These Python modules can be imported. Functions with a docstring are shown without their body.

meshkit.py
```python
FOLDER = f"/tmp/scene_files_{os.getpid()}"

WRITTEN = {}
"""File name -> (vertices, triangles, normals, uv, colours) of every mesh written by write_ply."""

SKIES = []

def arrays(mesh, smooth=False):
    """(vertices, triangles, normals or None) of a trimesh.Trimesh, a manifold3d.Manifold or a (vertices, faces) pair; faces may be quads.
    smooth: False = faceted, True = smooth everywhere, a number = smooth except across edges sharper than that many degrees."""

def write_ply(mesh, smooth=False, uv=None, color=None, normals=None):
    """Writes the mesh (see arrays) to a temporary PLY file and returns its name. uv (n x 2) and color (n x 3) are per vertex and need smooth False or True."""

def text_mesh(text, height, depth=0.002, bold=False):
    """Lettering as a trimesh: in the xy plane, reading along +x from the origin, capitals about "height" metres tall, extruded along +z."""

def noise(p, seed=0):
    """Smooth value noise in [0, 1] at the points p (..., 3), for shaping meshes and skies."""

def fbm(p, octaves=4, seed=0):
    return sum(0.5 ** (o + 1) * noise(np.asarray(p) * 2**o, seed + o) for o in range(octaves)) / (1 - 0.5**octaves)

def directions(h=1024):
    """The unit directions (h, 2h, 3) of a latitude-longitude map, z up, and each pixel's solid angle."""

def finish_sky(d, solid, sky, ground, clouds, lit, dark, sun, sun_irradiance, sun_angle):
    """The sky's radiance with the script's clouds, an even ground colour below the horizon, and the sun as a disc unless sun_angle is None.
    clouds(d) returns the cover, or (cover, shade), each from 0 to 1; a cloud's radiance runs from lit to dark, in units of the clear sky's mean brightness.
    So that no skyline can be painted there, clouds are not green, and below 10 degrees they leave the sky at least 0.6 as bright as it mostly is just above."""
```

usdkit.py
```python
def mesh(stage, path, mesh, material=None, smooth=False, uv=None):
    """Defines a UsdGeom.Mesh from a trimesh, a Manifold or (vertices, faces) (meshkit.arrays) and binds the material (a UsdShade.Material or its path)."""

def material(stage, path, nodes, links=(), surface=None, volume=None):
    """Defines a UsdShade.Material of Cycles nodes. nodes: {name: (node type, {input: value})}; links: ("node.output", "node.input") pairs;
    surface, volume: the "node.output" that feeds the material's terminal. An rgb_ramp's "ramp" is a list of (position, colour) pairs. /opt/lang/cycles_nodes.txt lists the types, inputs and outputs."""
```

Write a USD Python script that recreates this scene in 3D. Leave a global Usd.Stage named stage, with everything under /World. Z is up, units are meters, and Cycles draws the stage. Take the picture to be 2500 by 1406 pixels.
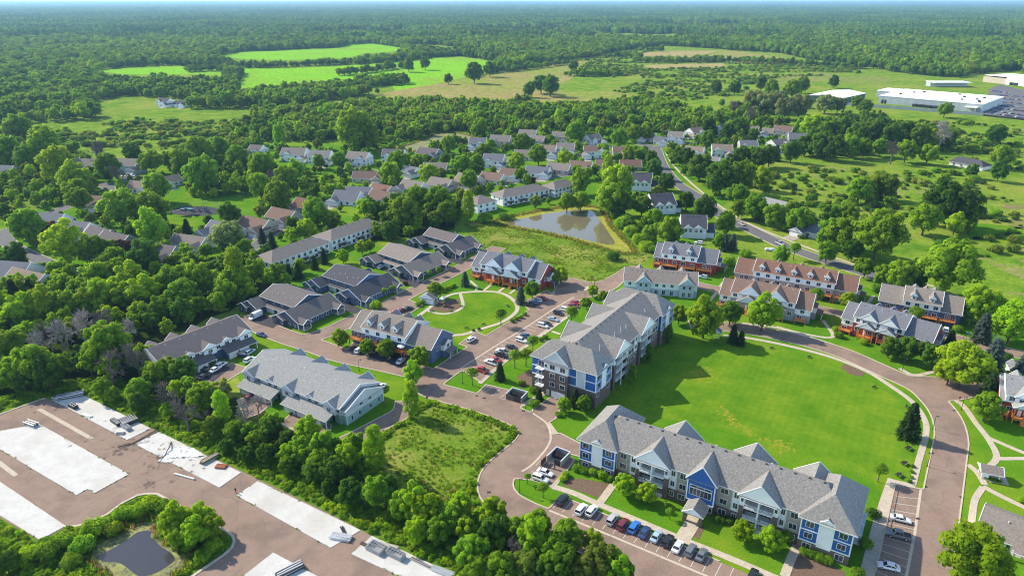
import math, random, numpy as np, trimesh, usdkit, meshkit
from pxr import Usd, UsdGeom, UsdLux, UsdShade, Gf, Sdf, Vt
from shapely.geometry import Polygon, LineString, Point, MultiPolygon, box as sbox
from shapely.ops import unary_union
from shapely import prepared
import shapely, shapely.affinity

stage = Usd.Stage.CreateInMemory()
UsdGeom.SetStageUpAxis(stage, 'Z'); UsdGeom.SetStageMetersPerUnit(stage, 1.0)
UsdGeom.Xform.Define(stage, '/World'); UsdGeom.Scope.Define(stage, '/World/Looks')

# ------------------------------------------------------------ camera, sky, sun, exposure
FPX, CAM_H, HORIZON = 1700.0, 118.0, -2.0            # focal length in photo pixels, flying height, horizon row
PITCH = math.atan((703 - HORIZON) / FPX)
cam = UsdGeom.Camera.Define(stage, '/World/camera')
cam.CreateHorizontalApertureAttr(36.0); cam.CreateFocalLengthAttr(36.0 * FPX / 2500)
cam.CreateClippingRangeAttr((1.0, 100000.0))
cam.AddTranslateOp().Set((0, 0, CAM_H)); cam.AddRotateXOp().Set(90 - math.degrees(PITCH))
EXPOSURE = 0.75
cam.CreateExposureAttr(EXPOSURE)
HAZE = 5.5e-5
SUN_AZ, SUN_EL = math.radians(-60), math.radians(36)
usdkit.material(stage, '/World/Looks/sky_look', {
    's': ('sky_texture', {'sky_type': 'single_scattering', 'sun_disc': False, 'sun_elevation': SUN_EL, 'sun_rotation': SUN_AZ, 'altitude': 200.0, 'air_density': 1.0, 'aerosol_density': 0.6, 'ozone_density': 1.5}),
    'b': ('background_shader', {'strength': 0.15})}, [('s.color', 'b.color')], surface='b.background')
dome = UsdLux.DomeLight.Define(stage, '/World/sky')
UsdShade.MaterialBindingAPI.Apply(dome.GetPrim()).Bind(UsdShade.Material.Get(stage, '/World/Looks/sky_look'))
sun = UsdLux.DistantLight.Define(stage, '/World/sun')
sun.CreateNormalizeAttr(True) if hasattr(sun, 'CreateNormalizeAttr') else None
UsdLux.LightAPI(sun.GetPrim()).CreateNormalizeAttr(True)
sun.CreateIntensityAttr(1.05); sun.CreateAngleAttr(0.53); sun.CreateColorAttr((1.0, 0.905, 0.73))
sun.AddRotateZOp().Set(-math.degrees(SUN_AZ)); sun.AddRotateXOp().Set(-(90 - math.degrees(SUN_EL)))   # the light shines along -z

C_, S_ = math.cos(PITCH), math.sin(PITCH)
def ground(u, v, z=0.0):
    """The point of the place, at height z, that stands at column u, row v of the 2500 x 1406 photograph."""
    x, y = (u - 1250) / FPX, -(v - 703) / FPX
    t = (CAM_H - z) / (S_ - y * C_)
    return np.array([x * t, (C_ + y * S_) * t])
def pixel(X, Y, z=0.0):
    dep = Y * C_ - (z - CAM_H) * S_; up = Y * S_ + (z - CAM_H) * C_
    return 1250 + FPX * X / dep, 703 - FPX * up / dep
CROP = dict(TL=(0, 0), TM=(834, 0), TR=(1666, 0), ML=(0, 469), MM=(834, 469), MR=(1666, 469), BL=(0, 937), BM=(834, 937), BR=(1666, 937), W=(0, 0))
def px(k, x, y):
    o = CROP[k]; s = 1.0 if k == 'W' else 2.9976
    return o[0] + x / s, o[1] + y / s
def at(k, x, y, z=0.0):
    return ground(*px(k, x, y), z)
def line(k, *xy, z=0.0):
    return [tuple(at(k, xy[i], xy[i + 1], z)) for i in range(0, len(xy), 2)]
def poly(k, *xy, z=0.0):
    return Polygon(line(k, *xy, z=z)).buffer(0)
def smooth_line(pts, n=8):
    """Catmull-Rom through the points."""
    P = np.array(pts, float); P = np.vstack([2 * P[0] - P[1], P, 2 * P[-1] - P[-2]])
    out = []
    for i in range(1, len(P) - 2):
        for t in np.linspace(0, 1, n, endpoint=False):
            a, b, c, d = P[i - 1:i + 3]
            out.append(.5 * (2 * b + (c - a) * t + (2 * a - 5 * b + 4 * c - d) * t * t + (3 * b - a - 3 * c + d) * t ** 3))
    out.append(P[-2])
    return [tuple(p) for p in out]
def smooth_poly(pts, n=6):
    P = [tuple(p) for p in pts]
    out, m = [], len(P)
    for i in range(m):
        a, b, c, d = (np.array(P[(i + k) % m]) for k in (-1, 0, 1, 2))
        for t in np.linspace(0, 1, n, endpoint=False):
            out.append(.5 * (2 * b + (c - a) * t + (2 * a - 5 * b + 4 * c - d) * t * t + (3 * b - a - 3 * c + d) * t ** 3))
    return Polygon(out).buffer(0)
def spoly(k, *xy):
    return smooth_poly(line(k, *xy))
def road(width, pts, n=8):
    return LineString(smooth_line(pts, n)).buffer(width / 2, cap_style='flat', join_style='round')

# ------------------------------------------------------------ naming
used = {}
def numbered(path):
    n = used.get(path, -1) + 1; used[path] = n
    return path if n == 0 else f'{path}_{n:03d}'
LABELS = {}
def tag(prim, label=None, cat=None, group=None, kind=None):
    p = prim.GetPrim() if hasattr(prim, 'GetPrim') else prim
    for k, v in (('label', label), ('category', cat), ('group', group), ('kind', kind)):
        if v: p.SetCustomDataByKey(k, v)
    return p
def mat_of(m):
    return m if isinstance(m, UsdShade.Material) else MAT[m]
def obj(name, mesh, m, parent='/World', smooth=False):
    path = numbered(f'{parent}/{name}')
    usdkit.mesh(stage, path, mesh, mat_of(m), smooth)
    return path
def thing(name, label, cat, loc=(0, 0, 0), rot=0.0, group=None, kind=None):
    path = numbered(f'/World/{name}')
    x = UsdGeom.Xform.Define(stage, path)
    x.AddTranslateOp().Set(Gf.Vec3d(*map(float, loc))); x.AddRotateZOp().Set(float(math.degrees(rot)))
    tag(x, label, cat, group, kind)
    return path
def copy_of(proto, name, label, cat, loc, rot, scale=(1, 1, 1), group=None):
    path = numbered(f'/World/{name}')
    x = UsdGeom.Xform.Define(stage, path)
    x.GetPrim().GetReferences().AddInternalReference(proto)
    x.AddTranslateOp().Set(Gf.Vec3d(*map(float, loc))); x.AddRotateZOp().Set(float(math.degrees(rot))); x.AddScaleOp().Set(Gf.Vec3f(*map(float, scale)))
    x.GetPrim().SetInstanceable(True)
    tag(x, label, cat, group)
    return path
def proto(name):
    """An abstract class prim that copies refer to."""
    path = f'/World/{name}'
    stage.CreateClassPrim(path)
    return path

# ------------------------------------------------------------ materials
MAT = {}
def mat(name, c1, c2=None, scale=1.0, rough=0.8, bump=0.0, detail=4.0, metallic=0.0, spec=0.3, c3=None, scale3=0.05, lo=.35, hi=.65, random=0.0, stretch=None, fine=None):
    """A surface of two colours mixed by noise in world space, a third for broad patches, bump from the same noise."""
    spec = 0.0 if rough >= .95 else spec * (.3 if rough >= .9 else 1)
    n, l = {'p': ('principled_bsdf', {'roughness': rough, 'metallic': metallic, 'specular_ior_level': spec})}, []
    n['g'] = ('geometry', {})
    src = 'g.position'
    if stretch:
        n['mp'] = ('mapping', {'mapping_type': 'point', 'scale': stretch}); l.append(('g.position', 'mp.vector')); src = 'mp.vector'
    c2 = c2 or c1
    n['n'] = ('noise_texture', {'scale': scale, 'detail': detail, 'roughness': 0.65}); l.append((src, 'n.vector'))
    n['r'] = ('rgb_ramp', {'ramp': [(0, c1), (lo, c1), (hi, c2), (1, c2)]}); l.append(('n.fac', 'r.fac'))
    col = 'r.color'
    if c3:
        n['n3'] = ('noise_texture', {'scale': scale3, 'detail': 5.0, 'roughness': .6}); l.append(('g.position', 'n3.vector'))
        n['r3'] = ('rgb_ramp', {'ramp': [(0, (0, 0, 0)), (.48, (0, 0, 0)), (.66, (1, 1, 1)), (1, (1, 1, 1))]}); l.append(('n3.fac', 'r3.fac'))
        n['m3'] = ('mix', {'mix_type': 'mix', 'color2': c3}); l += [('r3.color', 'm3.fac'), (col, 'm3.color1')]; col = 'm3.color'
    if fine:
        n['nf'] = ('noise_texture', {'scale': fine, 'detail': 3.0, 'roughness': .7}); l.append(('g.position', 'nf.vector'))
        n['rf'] = ('map_range', {'from_min': .3, 'from_max': .7, 'to_min': .72, 'to_max': 1.28}); l.append(('nf.fac', 'rf.value'))
        n['hf'] = ('hsv', {}); l += [('rf.result', 'hf.value'), (col, 'hf.color')]; col = 'hf.color'
    if random:
        n['o'] = ('object_info', {}); n['mr'] = ('map_range', {'to_min': 1 - random, 'to_max': 1 + random}); n['h'] = ('hsv', {})
        l += [('o.random', 'mr.value'), ('mr.result', 'h.value'), (col, 'h.color')]; col = 'h.color'
    l.append((col, 'p.base_color'))
    if bump:
        n['b'] = ('bump', {'strength': min(1.0, bump), 'distance': 0.1 * max(1.0, bump)}); l += [('n.fac', 'b.height'), ('b.normal', 'p.normal')]
    MAT[name] = usdkit.material(stage, f'/World/Looks/{name}', n, l, surface='p.BSDF')
    return MAT[name]
def leaf_mat(name, c1, c2, var=0.25, hue=0.02, trans=0.5):
    n = {'o': ('object_info', {}), 'g': ('geometry', {}), 'n': ('noise_texture', {'scale': 0.45, 'detail': 3.0}),
         'mix': ('mix', {'mix_type': 'mix', 'color1': c1, 'color2': c2}), 'rf': ('map_range', {'from_min': .35, 'from_max': .65, 'clamp': True}),
         'mv': ('map_range', {'to_min': 1 - var, 'to_max': 1 + var}), 'm7': ('math', {'math_type': 'multiply', 'value2': 7.31}), 'fr': ('math', {'math_type': 'fraction'}),
         'mh': ('map_range', {'to_min': .5 - hue, 'to_max': .5 + hue * .25}), 'h': ('hsv', {}),
         'isl': ('map_range', {'to_min': .68, 'to_max': 1.32}), 'h2': ('hsv', {}),
         'd': ('principled_bsdf', {'roughness': .8, 'specular_ior_level': .08}), 't': ('translucent_bsdf', {}), 'tb': ('mix', {'mix_type': 'multiply', 'fac': 1.0, 'color1': (1.75, 1.55, .9)}), 'mx': ('mix_closure', {'fac': trans})}
    l = [('g.position', 'n.vector'), ('n.fac', 'rf.value'), ('rf.result', 'mix.fac'), ('o.random', 'mv.value'), ('o.random', 'm7.value1'), ('m7.value', 'fr.value1'), ('fr.value', 'mh.value'),
         ('mix.color', 'h.color'), ('mv.result', 'h.value'), ('mh.result', 'h.hue'), ('g.random_per_island', 'isl.value'), ('isl.result', 'h2.value'), ('h.color', 'h2.color'),
         ('h2.color', 'd.base_color'), ('h2.color', 'tb.color2'), ('tb.color', 't.color'), ('d.BSDF', 'mx.closure1'), ('t.BSDF', 'mx.closure2')]
    MAT[name] = usdkit.material(stage, f'/World/Looks/{name}', n, l, surface='mx.closure')
def glass_mat(name, tint, rough=.05):
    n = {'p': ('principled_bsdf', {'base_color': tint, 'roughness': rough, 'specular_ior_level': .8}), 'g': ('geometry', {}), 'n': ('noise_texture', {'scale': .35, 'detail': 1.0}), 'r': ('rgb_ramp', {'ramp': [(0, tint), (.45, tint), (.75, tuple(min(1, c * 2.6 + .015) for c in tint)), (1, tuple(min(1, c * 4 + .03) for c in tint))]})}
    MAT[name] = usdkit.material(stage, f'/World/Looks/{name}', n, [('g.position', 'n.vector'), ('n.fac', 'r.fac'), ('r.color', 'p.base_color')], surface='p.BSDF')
def paint_mat(name, c):
    n = {'p': ('principled_bsdf', {'base_color': c, 'roughness': .3, 'coat_weight': .6, 'coat_roughness': .08, 'specular_ior_level': .5})}
    MAT[name] = usdkit.material(stage, f'/World/Looks/{name}', n, [], surface='p.BSDF')

mat('grass_base', (.085, .175, .014), (.125, .215, .020), scale=.22, rough=.95, bump=.6, detail=8, c3=(.125, .155, .03), scale3=.012, fine=2.0)
mat('lawn', (.070, .190, .008), (.098, .225, .010), scale=.16, rough=.95, bump=.3, detail=8, c3=(.17, .255, .016), scale3=.028, fine=2.5)
n_ = {'g': ('geometry', {}), 'mp': ('mapping', {'mapping_type': 'point', 'rotation': (0, 0, .55)}), 'w': ('wave_texture', {'scale': .14, 'distortion': 1.2, 'detail': 3.0, 'detail_scale': 1.5}), 'w2': ('wave_texture', {'scale': .11, 'distortion': 1.5, 'detail': 3.0, 'bands_direction': 'y'}),
      'n': ('noise_texture', {'scale': .09, 'detail': 9.0, 'roughness': .65}), 'r': ('rgb_ramp', {'ramp': [(0, (.055, .150, .008)), (.34, (.072, .176, .008)), (.52, (.112, .215, .011)), (.68, (.165, .245, .014)), (1, (.20, .25, .016))]}), 'nf': ('noise_texture', {'scale': 1.6, 'detail': 5.0, 'roughness': .7}),
      'a': ('math', {'math_type': 'multiply_add', 'value2': .06, 'value3': .84}), 'b': ('math', {'math_type': 'multiply_add', 'value2': .04}), 'c': ('math', {'math_type': 'multiply_add', 'value2': .30}), 'h': ('hsv', {}), 'p': ('principled_bsdf', {'roughness': .97, 'specular_ior_level': 0.0})}
MAT['mown_lawn'] = usdkit.material(stage, '/World/Looks/mown_lawn', n_, [('g.position', 'mp.vector'), ('mp.vector', 'w.vector'), ('mp.vector', 'w2.vector'), ('g.position', 'n.vector'), ('n.fac', 'r.fac'), ('g.position', 'nf.vector'), ('w.fac', 'a.value1'), ('w2.fac', 'b.value1'), ('a.value', 'b.value3'), ('nf.fac', 'c.value1'), ('b.value', 'c.value3'), ('c.value', 'h.value'), ('r.color', 'h.color'), ('h.color', 'p.base_color')], surface='p.BSDF')
mat('meadow', (.085, .175, .012), (.17, .235, .026), scale=.30, rough=.95, bump=1.0, detail=10, c3=(.26, .25, .06), scale3=.035, lo=.3, hi=.7, fine=1.2)
mat('marsh_grass', (.075, .18, .011), (.205, .285, .028), scale=.07, rough=.95, bump=1.0, detail=9, c3=(.22, .26, .04), scale3=.012, fine=.5)
mat('crop_field', (.165, .40, .010), (.20, .43, .014), scale=.02, rough=.95, detail=6, c3=(.20, .33, .025), scale3=.006, fine=.15)
mat('hay_field', (.235, .235, .055), (.30, .245, .095), scale=.010, rough=.95, detail=6, c3=(.20, .26, .035), scale3=.006, fine=.1)
mat('tan_field', (.36, .28, .13), (.28, .25, .08), scale=.02, rough=.95, detail=6, fine=.1)
mat('dry_reeds', (.29, .25, .11), (.15, .21, .035), scale=.12, rough=.95, bump=1.0, detail=9, fine=.8)
mat('dry_lawn', (.29, .265, .03), (.19, .225, .018), scale=.5, rough=.95, detail=8)
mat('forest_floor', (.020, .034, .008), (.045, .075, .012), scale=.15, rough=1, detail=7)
mat('asphalt', (.250, .178, .138), (.285, .205, .160), scale=.35, rough=.92, detail=9, c3=(.205, .148, .118), scale3=.11, fine=6)
mat('old_asphalt', (.125, .125, .13), (.155, .152, .152), scale=.3, rough=.92, detail=9, fine=6)
mat('fresh_asphalt', (.050, .050, .056), (.070, .070, .076), scale=.5, rough=.92, detail=9, fine=6)
mat('concrete', (.43, .365, .285), (.51, .435, .345), scale=.6, rough=.9, detail=8, fine=5)
mat('slab_concrete', (.50, .485, .455), (.575, .565, .54), scale=.3, rough=.9, detail=9, c3=(.47, .45, .41), scale3=.09, fine=5)
mat('kerb_concrete', (.46, .39, .30), (.54, .46, .36), scale=.8, rough=.9, detail=6)
mat('driveway', (.33, .29, .25), (.40, .35, .30), scale=.5, rough=.9, detail=6, fine=5)
mat('mulch', (.13, .085, .06), (.20, .14, .10), scale=2.2, rough=1, bump=1, detail=7, fine=6)
mat('bare_soil', (.25, .18, .11), (.15, .16, .04), scale=.6, rough=1, bump=.6, detail=8)
mat('line_paint', (.70, .68, .63), (.55, .52, .47), scale=2.5, rough=.8)
mat('algae', (.30, .28, .03), (.20, .24, .03), scale=.7, rough=.9, detail=9, c3=(.36, .33, .06), scale3=.25, bump=.4)
mat('pond_scum', (.24, .24, .07), (.085, .095, .055), scale=1.1, rough=.8, detail=10, c3=(.29, .30, .08), scale3=.3, lo=.42, hi=.58)
for nm, c, r in (('pond_water', (.15, .13, .075), .05), ('pond_water_dark', (.045, .044, .052), .06)):
    MAT[nm] = usdkit.material(stage, f'/World/Looks/{nm}', {'p': ('principled_bsdf', {'base_color': c, 'roughness': r, 'specular_ior_level': .7 if nm == 'pond_water' else .45}), 'g': ('geometry', {}), 'n': ('noise_texture', {'scale': 1.4, 'detail': 3.0}), 'b': ('bump', {'strength': .05, 'distance': .02})},
                              [('g.position', 'n.vector'), ('n.fac', 'b.height'), ('b.normal', 'p.normal')], surface='p.BSDF')
def roof_mat(name, c, var=.55, **k):
    mat(name, tuple(x * (1 - var * .5) for x in c), tuple(x * (1 + var * .5) for x in c), scale=2.3, rough=.9, detail=9, lo=.3, hi=.7, fine=7, **k)
roof_mat('shingle_grey', (.225, .215, .205), var=.75); roof_mat('shingle_light_grey', (.265, .268, .262), var=.7); roof_mat('shingle_slate', (.16, .165, .185))
roof_mat('shingle_brown', (.20, .135, .105)); roof_mat('shingle_taupe', (.225, .195, .172)); roof_mat('shingle_tan', (.26, .20, .155))
roof_mat('shingle_charcoal', (.082, .082, .095)); roof_mat('shingle_red_brown', (.20, .115, .085)); roof_mat('shingle_dark_taupe', (.150, .132, .130))
mat('siding_white', (.72, .72, .72), (.78, .78, .77), scale=.3, rough=.6)
mat('siding_off_white', (.62, .60, .55), (.68, .66, .60), scale=.3, rough=.6)
mat('siding_grey_blue', (.36, .41, .46), (.40, .45, .50), scale=.3, rough=.6)
mat('siding_tan', (.46, .39, .30), (.52, .44, .35), scale=.3, rough=.6)
mat('siding_taupe', (.30, .265, .215), (.34, .30, .25), scale=.3, rough=.6)
mat('siding_blue', (.022, .095, .30), (.028, .11, .34), scale=.3, rough=.5)
mat('siding_slate_blue', (.075, .115, .20), (.09, .135, .23), scale=.3, rough=.6)
mat('siding_navy', (.045, .062, .095), (.058, .078, .118), scale=.3, rough=.6)
mat('siding_sage', (.22, .34, .32), (.26, .38, .36), scale=.3, rough=.6)
mat('siding_brick_red', (.23, .035, .025), (.30, .05, .035), scale=2.5, rough=.8)
mat('siding_grey', (.26, .26, .27), (.30, .30, .31), scale=.3, rough=.6)
mat('siding_light_grey', (.50, .52, .54), (.55, .57, .59), scale=.3, rough=.6)
mat('brick_brown', (.105, .078, .068), (.175, .13, .112), scale=3.5, rough=.9, detail=8)
mat('cedar', (.52, .17, .035), (.60, .23, .06), scale=2, rough=.7)
mat('trim_white', (.76, .76, .75), rough=.5)
mat('garage_white', (.70, .71, .72), (.74, .74, .74), rough=.5)
mat('dark_void', (.015, .016, .02), (.03, .03, .035), scale=.5, rough=.8)
mat('metal_dark', (.03, .03, .032), (.05, .05, .05), rough=.45, metallic=.3)
mat('metal_galvanised', (.45, .46, .48), (.55, .56, .57), scale=3, rough=.45, metallic=.6)
mat('metal_rail', (.60, .62, .66), rough=.5)
mat('vent_metal', (.06, .06, .065), rough=.6)
mat('vent_white', (.7, .7, .7), rough=.5)
mat('lumber', (.42, .33, .22), (.55, .46, .33), scale=3, rough=.9)
mat('rust_steel', (.23, .085, .05), (.32, .13, .08), scale=3, rough=.9)
mat('plastic_sheet', (.72, .73, .75), (.80, .80, .80), scale=.8, rough=.35)
mat('store_roof', (.80, .80, .78), (.86, .86, .84), scale=.05, rough=.7)
mat('store_wall', (.36, .40, .42), (.40, .44, .46), scale=.1, rough=.7)
mat('shed_green', (.035, .075, .055), (.045, .085, .065), scale=.1, rough=.6)
mat('fence_grey', (.27, .30, .32), (.33, .36, .38), scale=.4, rough=.8)
mat('stone', (.30, .27, .23), (.42, .39, .34), scale=2, rough=.9)
mat('bark', (.085, .065, .05), (.14, .11, .085), scale=3, rough=1)
mat('dead_wood', (.26, .225, .20), (.36, .32, .28), scale=3, rough=1)
mat('twig', (.11, .088, .078), (.17, .14, .125), scale=3, rough=1)
mat('skin', (.45, .26, .18), rough=.6); mat('cloth_red', (.45, .04, .03), rough=.8); mat('cloth_dark', (.03, .035, .05), rough=.8); mat('cloth_pink', (.5, .22, .18), rough=.8)
mat('sign_red', (.30, .02, .02), rough=.5); mat('sign_blue', (.02, .12, .45), rough=.5); mat('sign_green', (.02, .2, .08), rough=.5)
mat('play_blue', (.018, .026, .10), rough=.4); mat('canopy_white', (.75, .76, .75), rough=.7); mat('canopy_teal', (.15, .5, .45), rough=.7); mat('rubber', (.02, .02, .022), rough=.9)
mat('lamp_glass', (.6, .6, .55), rough=.3)
glass_mat('window_glass', (.018, .022, .03)); glass_mat('car_glass', (.012, .014, .017), .03)
for nm, c in dict(car_white=(.75, .75, .76), car_silver=(.42, .43, .45), car_grey=(.14, .15, .16), car_black=(.015, .016, .018), car_red=(.35, .02, .025), car_maroon=(.16, .02, .03), car_blue=(.03, .17, .55), car_navy=(.03, .06, .16), car_pale_blue=(.36, .48, .55), car_brown=(.12, .08, .06)).items():
    paint_mat(nm, c)
mat('car_lamp', (.65, .65, .62), rough=.2); mat('car_tail', (.35, .02, .02), rough=.3)
leaf_mat('leaf_mid', (0.181, 0.384, 0.021), (0.275, 0.510, 0.029)); leaf_mat('leaf_bright', (0.275, 0.532, 0.018), (0.385, 0.608, 0.025)); leaf_mat('leaf_dark', (0.091, 0.229, 0.025), (0.150, 0.319, 0.031))
leaf_mat('leaf_yellow', (.35, .54, .022), (.43, .60, .028), hue=.008); leaf_mat('leaf_olive', (0.204, 0.319, 0.043), (0.299, 0.392, 0.057)); leaf_mat('leaf_grey_green', (0.255, 0.345, 0.125), (0.330, 0.416, 0.150))
leaf_mat('needle_dark', (0.051, 0.111, 0.030), (0.083, 0.156, 0.041)); leaf_mat('needle_blue', (0.143, 0.215, 0.181), (0.203, 0.273, 0.237)); leaf_mat('leaf_purple', (.15, .075, .05), (.20, .11, .055)); leaf_mat('leaf_pale', (.40, .40, .20), (.52, .50, .30))
leaf_mat('grass_blade', (0.173, 0.355, 0.017), (0.268, 0.443, 0.029), var=.3); leaf_mat('reed_blade', (0.450, 0.325, 0.138), (0.330, 0.325, 0.075), var=.3); leaf_mat('weed_leaf', (0.189, 0.428, 0.017), (0.299, 0.547, 0.029), var=.3)
# ------------------------------------------------------------ mesh helpers
def cat(ms):
    ms = [m for m in ms if m is not None]
    return trimesh.util.concatenate(ms) if len(ms) > 1 else ms[0]
def bx(x0, x1, y0, y1, z0, z1):
    m = trimesh.creation.box((abs(x1 - x0), abs(y1 - y0), abs(z1 - z0)))
    m.apply_translation(((x0 + x1) / 2, (y0 + y1) / 2, (z0 + z1) / 2)); return m
def solid(v, faces):
    """A closed mesh from vertices and polygon faces."""
    f = []
    for p in faces:
        for i in range(1, len(p) - 1): f.append((p[0], p[i], p[i + 1]))
    m = trimesh.Trimesh(np.array(v, float), np.array(f), process=False)
    if m.volume < 0: m.invert()
    return m
def bar(a, b, w, h=None):
    """A square bar from a to b."""
    a, b = np.array(a, float), np.array(b, float); d = b - a; L = np.linalg.norm(d)
    m = trimesh.creation.box((L, w, h or w))
    d /= L; up = np.array([0, 0, 1.0]) if abs(d[2]) < .95 else np.array([1.0, 0, 0])
    y = np.cross(up, d); y /= np.linalg.norm(y); z = np.cross(d, y)
    T = np.eye(4); T[:3, 0], T[:3, 1], T[:3, 2], T[:3, 3] = d, y, z, (a + b) / 2
    m.apply_transform(T); return m
def cone(a, b, r0, r1, n=7):
    a, b = np.array(a, float), np.array(b, float); d = b - a; L = np.linalg.norm(d); d /= L
    u = np.cross(d, (1, 0, 0) if abs(d[0]) < .8 else (0, 1, 0)); u /= np.linalg.norm(u); w = np.cross(d, u)
    t = np.linspace(0, 2 * np.pi, n, endpoint=False)
    ring = np.cos(t)[:, None] * u + np.sin(t)[:, None] * w
    v = np.vstack([a + ring * r0, b + ring * r1, a[None], b[None]])
    f = []
    for i in range(n):
        j = (i + 1) % n
        f += [(i, j, n + j), (i, n + j, n + i), (2 * n, j, i), (2 * n + 1, n + i, n + j)]
    return trimesh.Trimesh(v, np.array(f), process=False)
def polys(g):
    g = g.buffer(0)
    return [p for p in getattr(g, 'geoms', [g]) if isinstance(p, Polygon) and p.area > .02]
def sheet(g, z):
    out = []
    for p in polys(g):
        p = p.simplify(.02)
        v, f = trimesh.creation.triangulate_polygon(p, engine='earcut')
        if len(f) == 0: continue
        m = trimesh.Trimesh(np.c_[v, np.full(len(v), z)], f, process=False)
        if m.face_normals[:, 2].sum() < 0: m.invert()
        out.append(m)
    return cat(out)
def raised(g, z0, z1):
    out = []
    for p in polys(g):
        m = trimesh.creation.extrude_polygon(p.simplify(.03), z1 - z0, engine='earcut'); m.apply_translation((0, 0, z0)); out.append(m)
    return cat(out)
def struct(name, mesh, m, label=None, kind='structure', smooth=False):
    p = obj(name, mesh, m, smooth=smooth); tag(stage.GetPrimAtPath(p), label, None, None, kind); return p

# ------------------------------------------------------------ ground to the horizon
def big_ground():
    r = [0, 60, 150, 300, 600, 1200, 2500, 5000, 10000, 20000, 42000]; n = 48
    v, f = [(0, 0, 0)], []
    for R in r[1:]:
        for i in range(n):
            a = 2 * math.pi * i / n; v.append((R * math.cos(a), R * math.sin(a), 0))
    for i in range(n): f.append((0, 1 + i, 1 + (i + 1) % n))
    for k in range(len(r) - 2):
        for i in range(n):
            a, b = 1 + k * n + i, 1 + k * n + (i + 1) % n; f += [(a, a + n, b + n), (a, b + n, b)]
    return trimesh.Trimesh(np.array(v, float), np.array(f), process=False)
struct('ground', big_ground(), 'marsh_grass', 'wide flat ground of rough green grass reaching the horizon')

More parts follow.
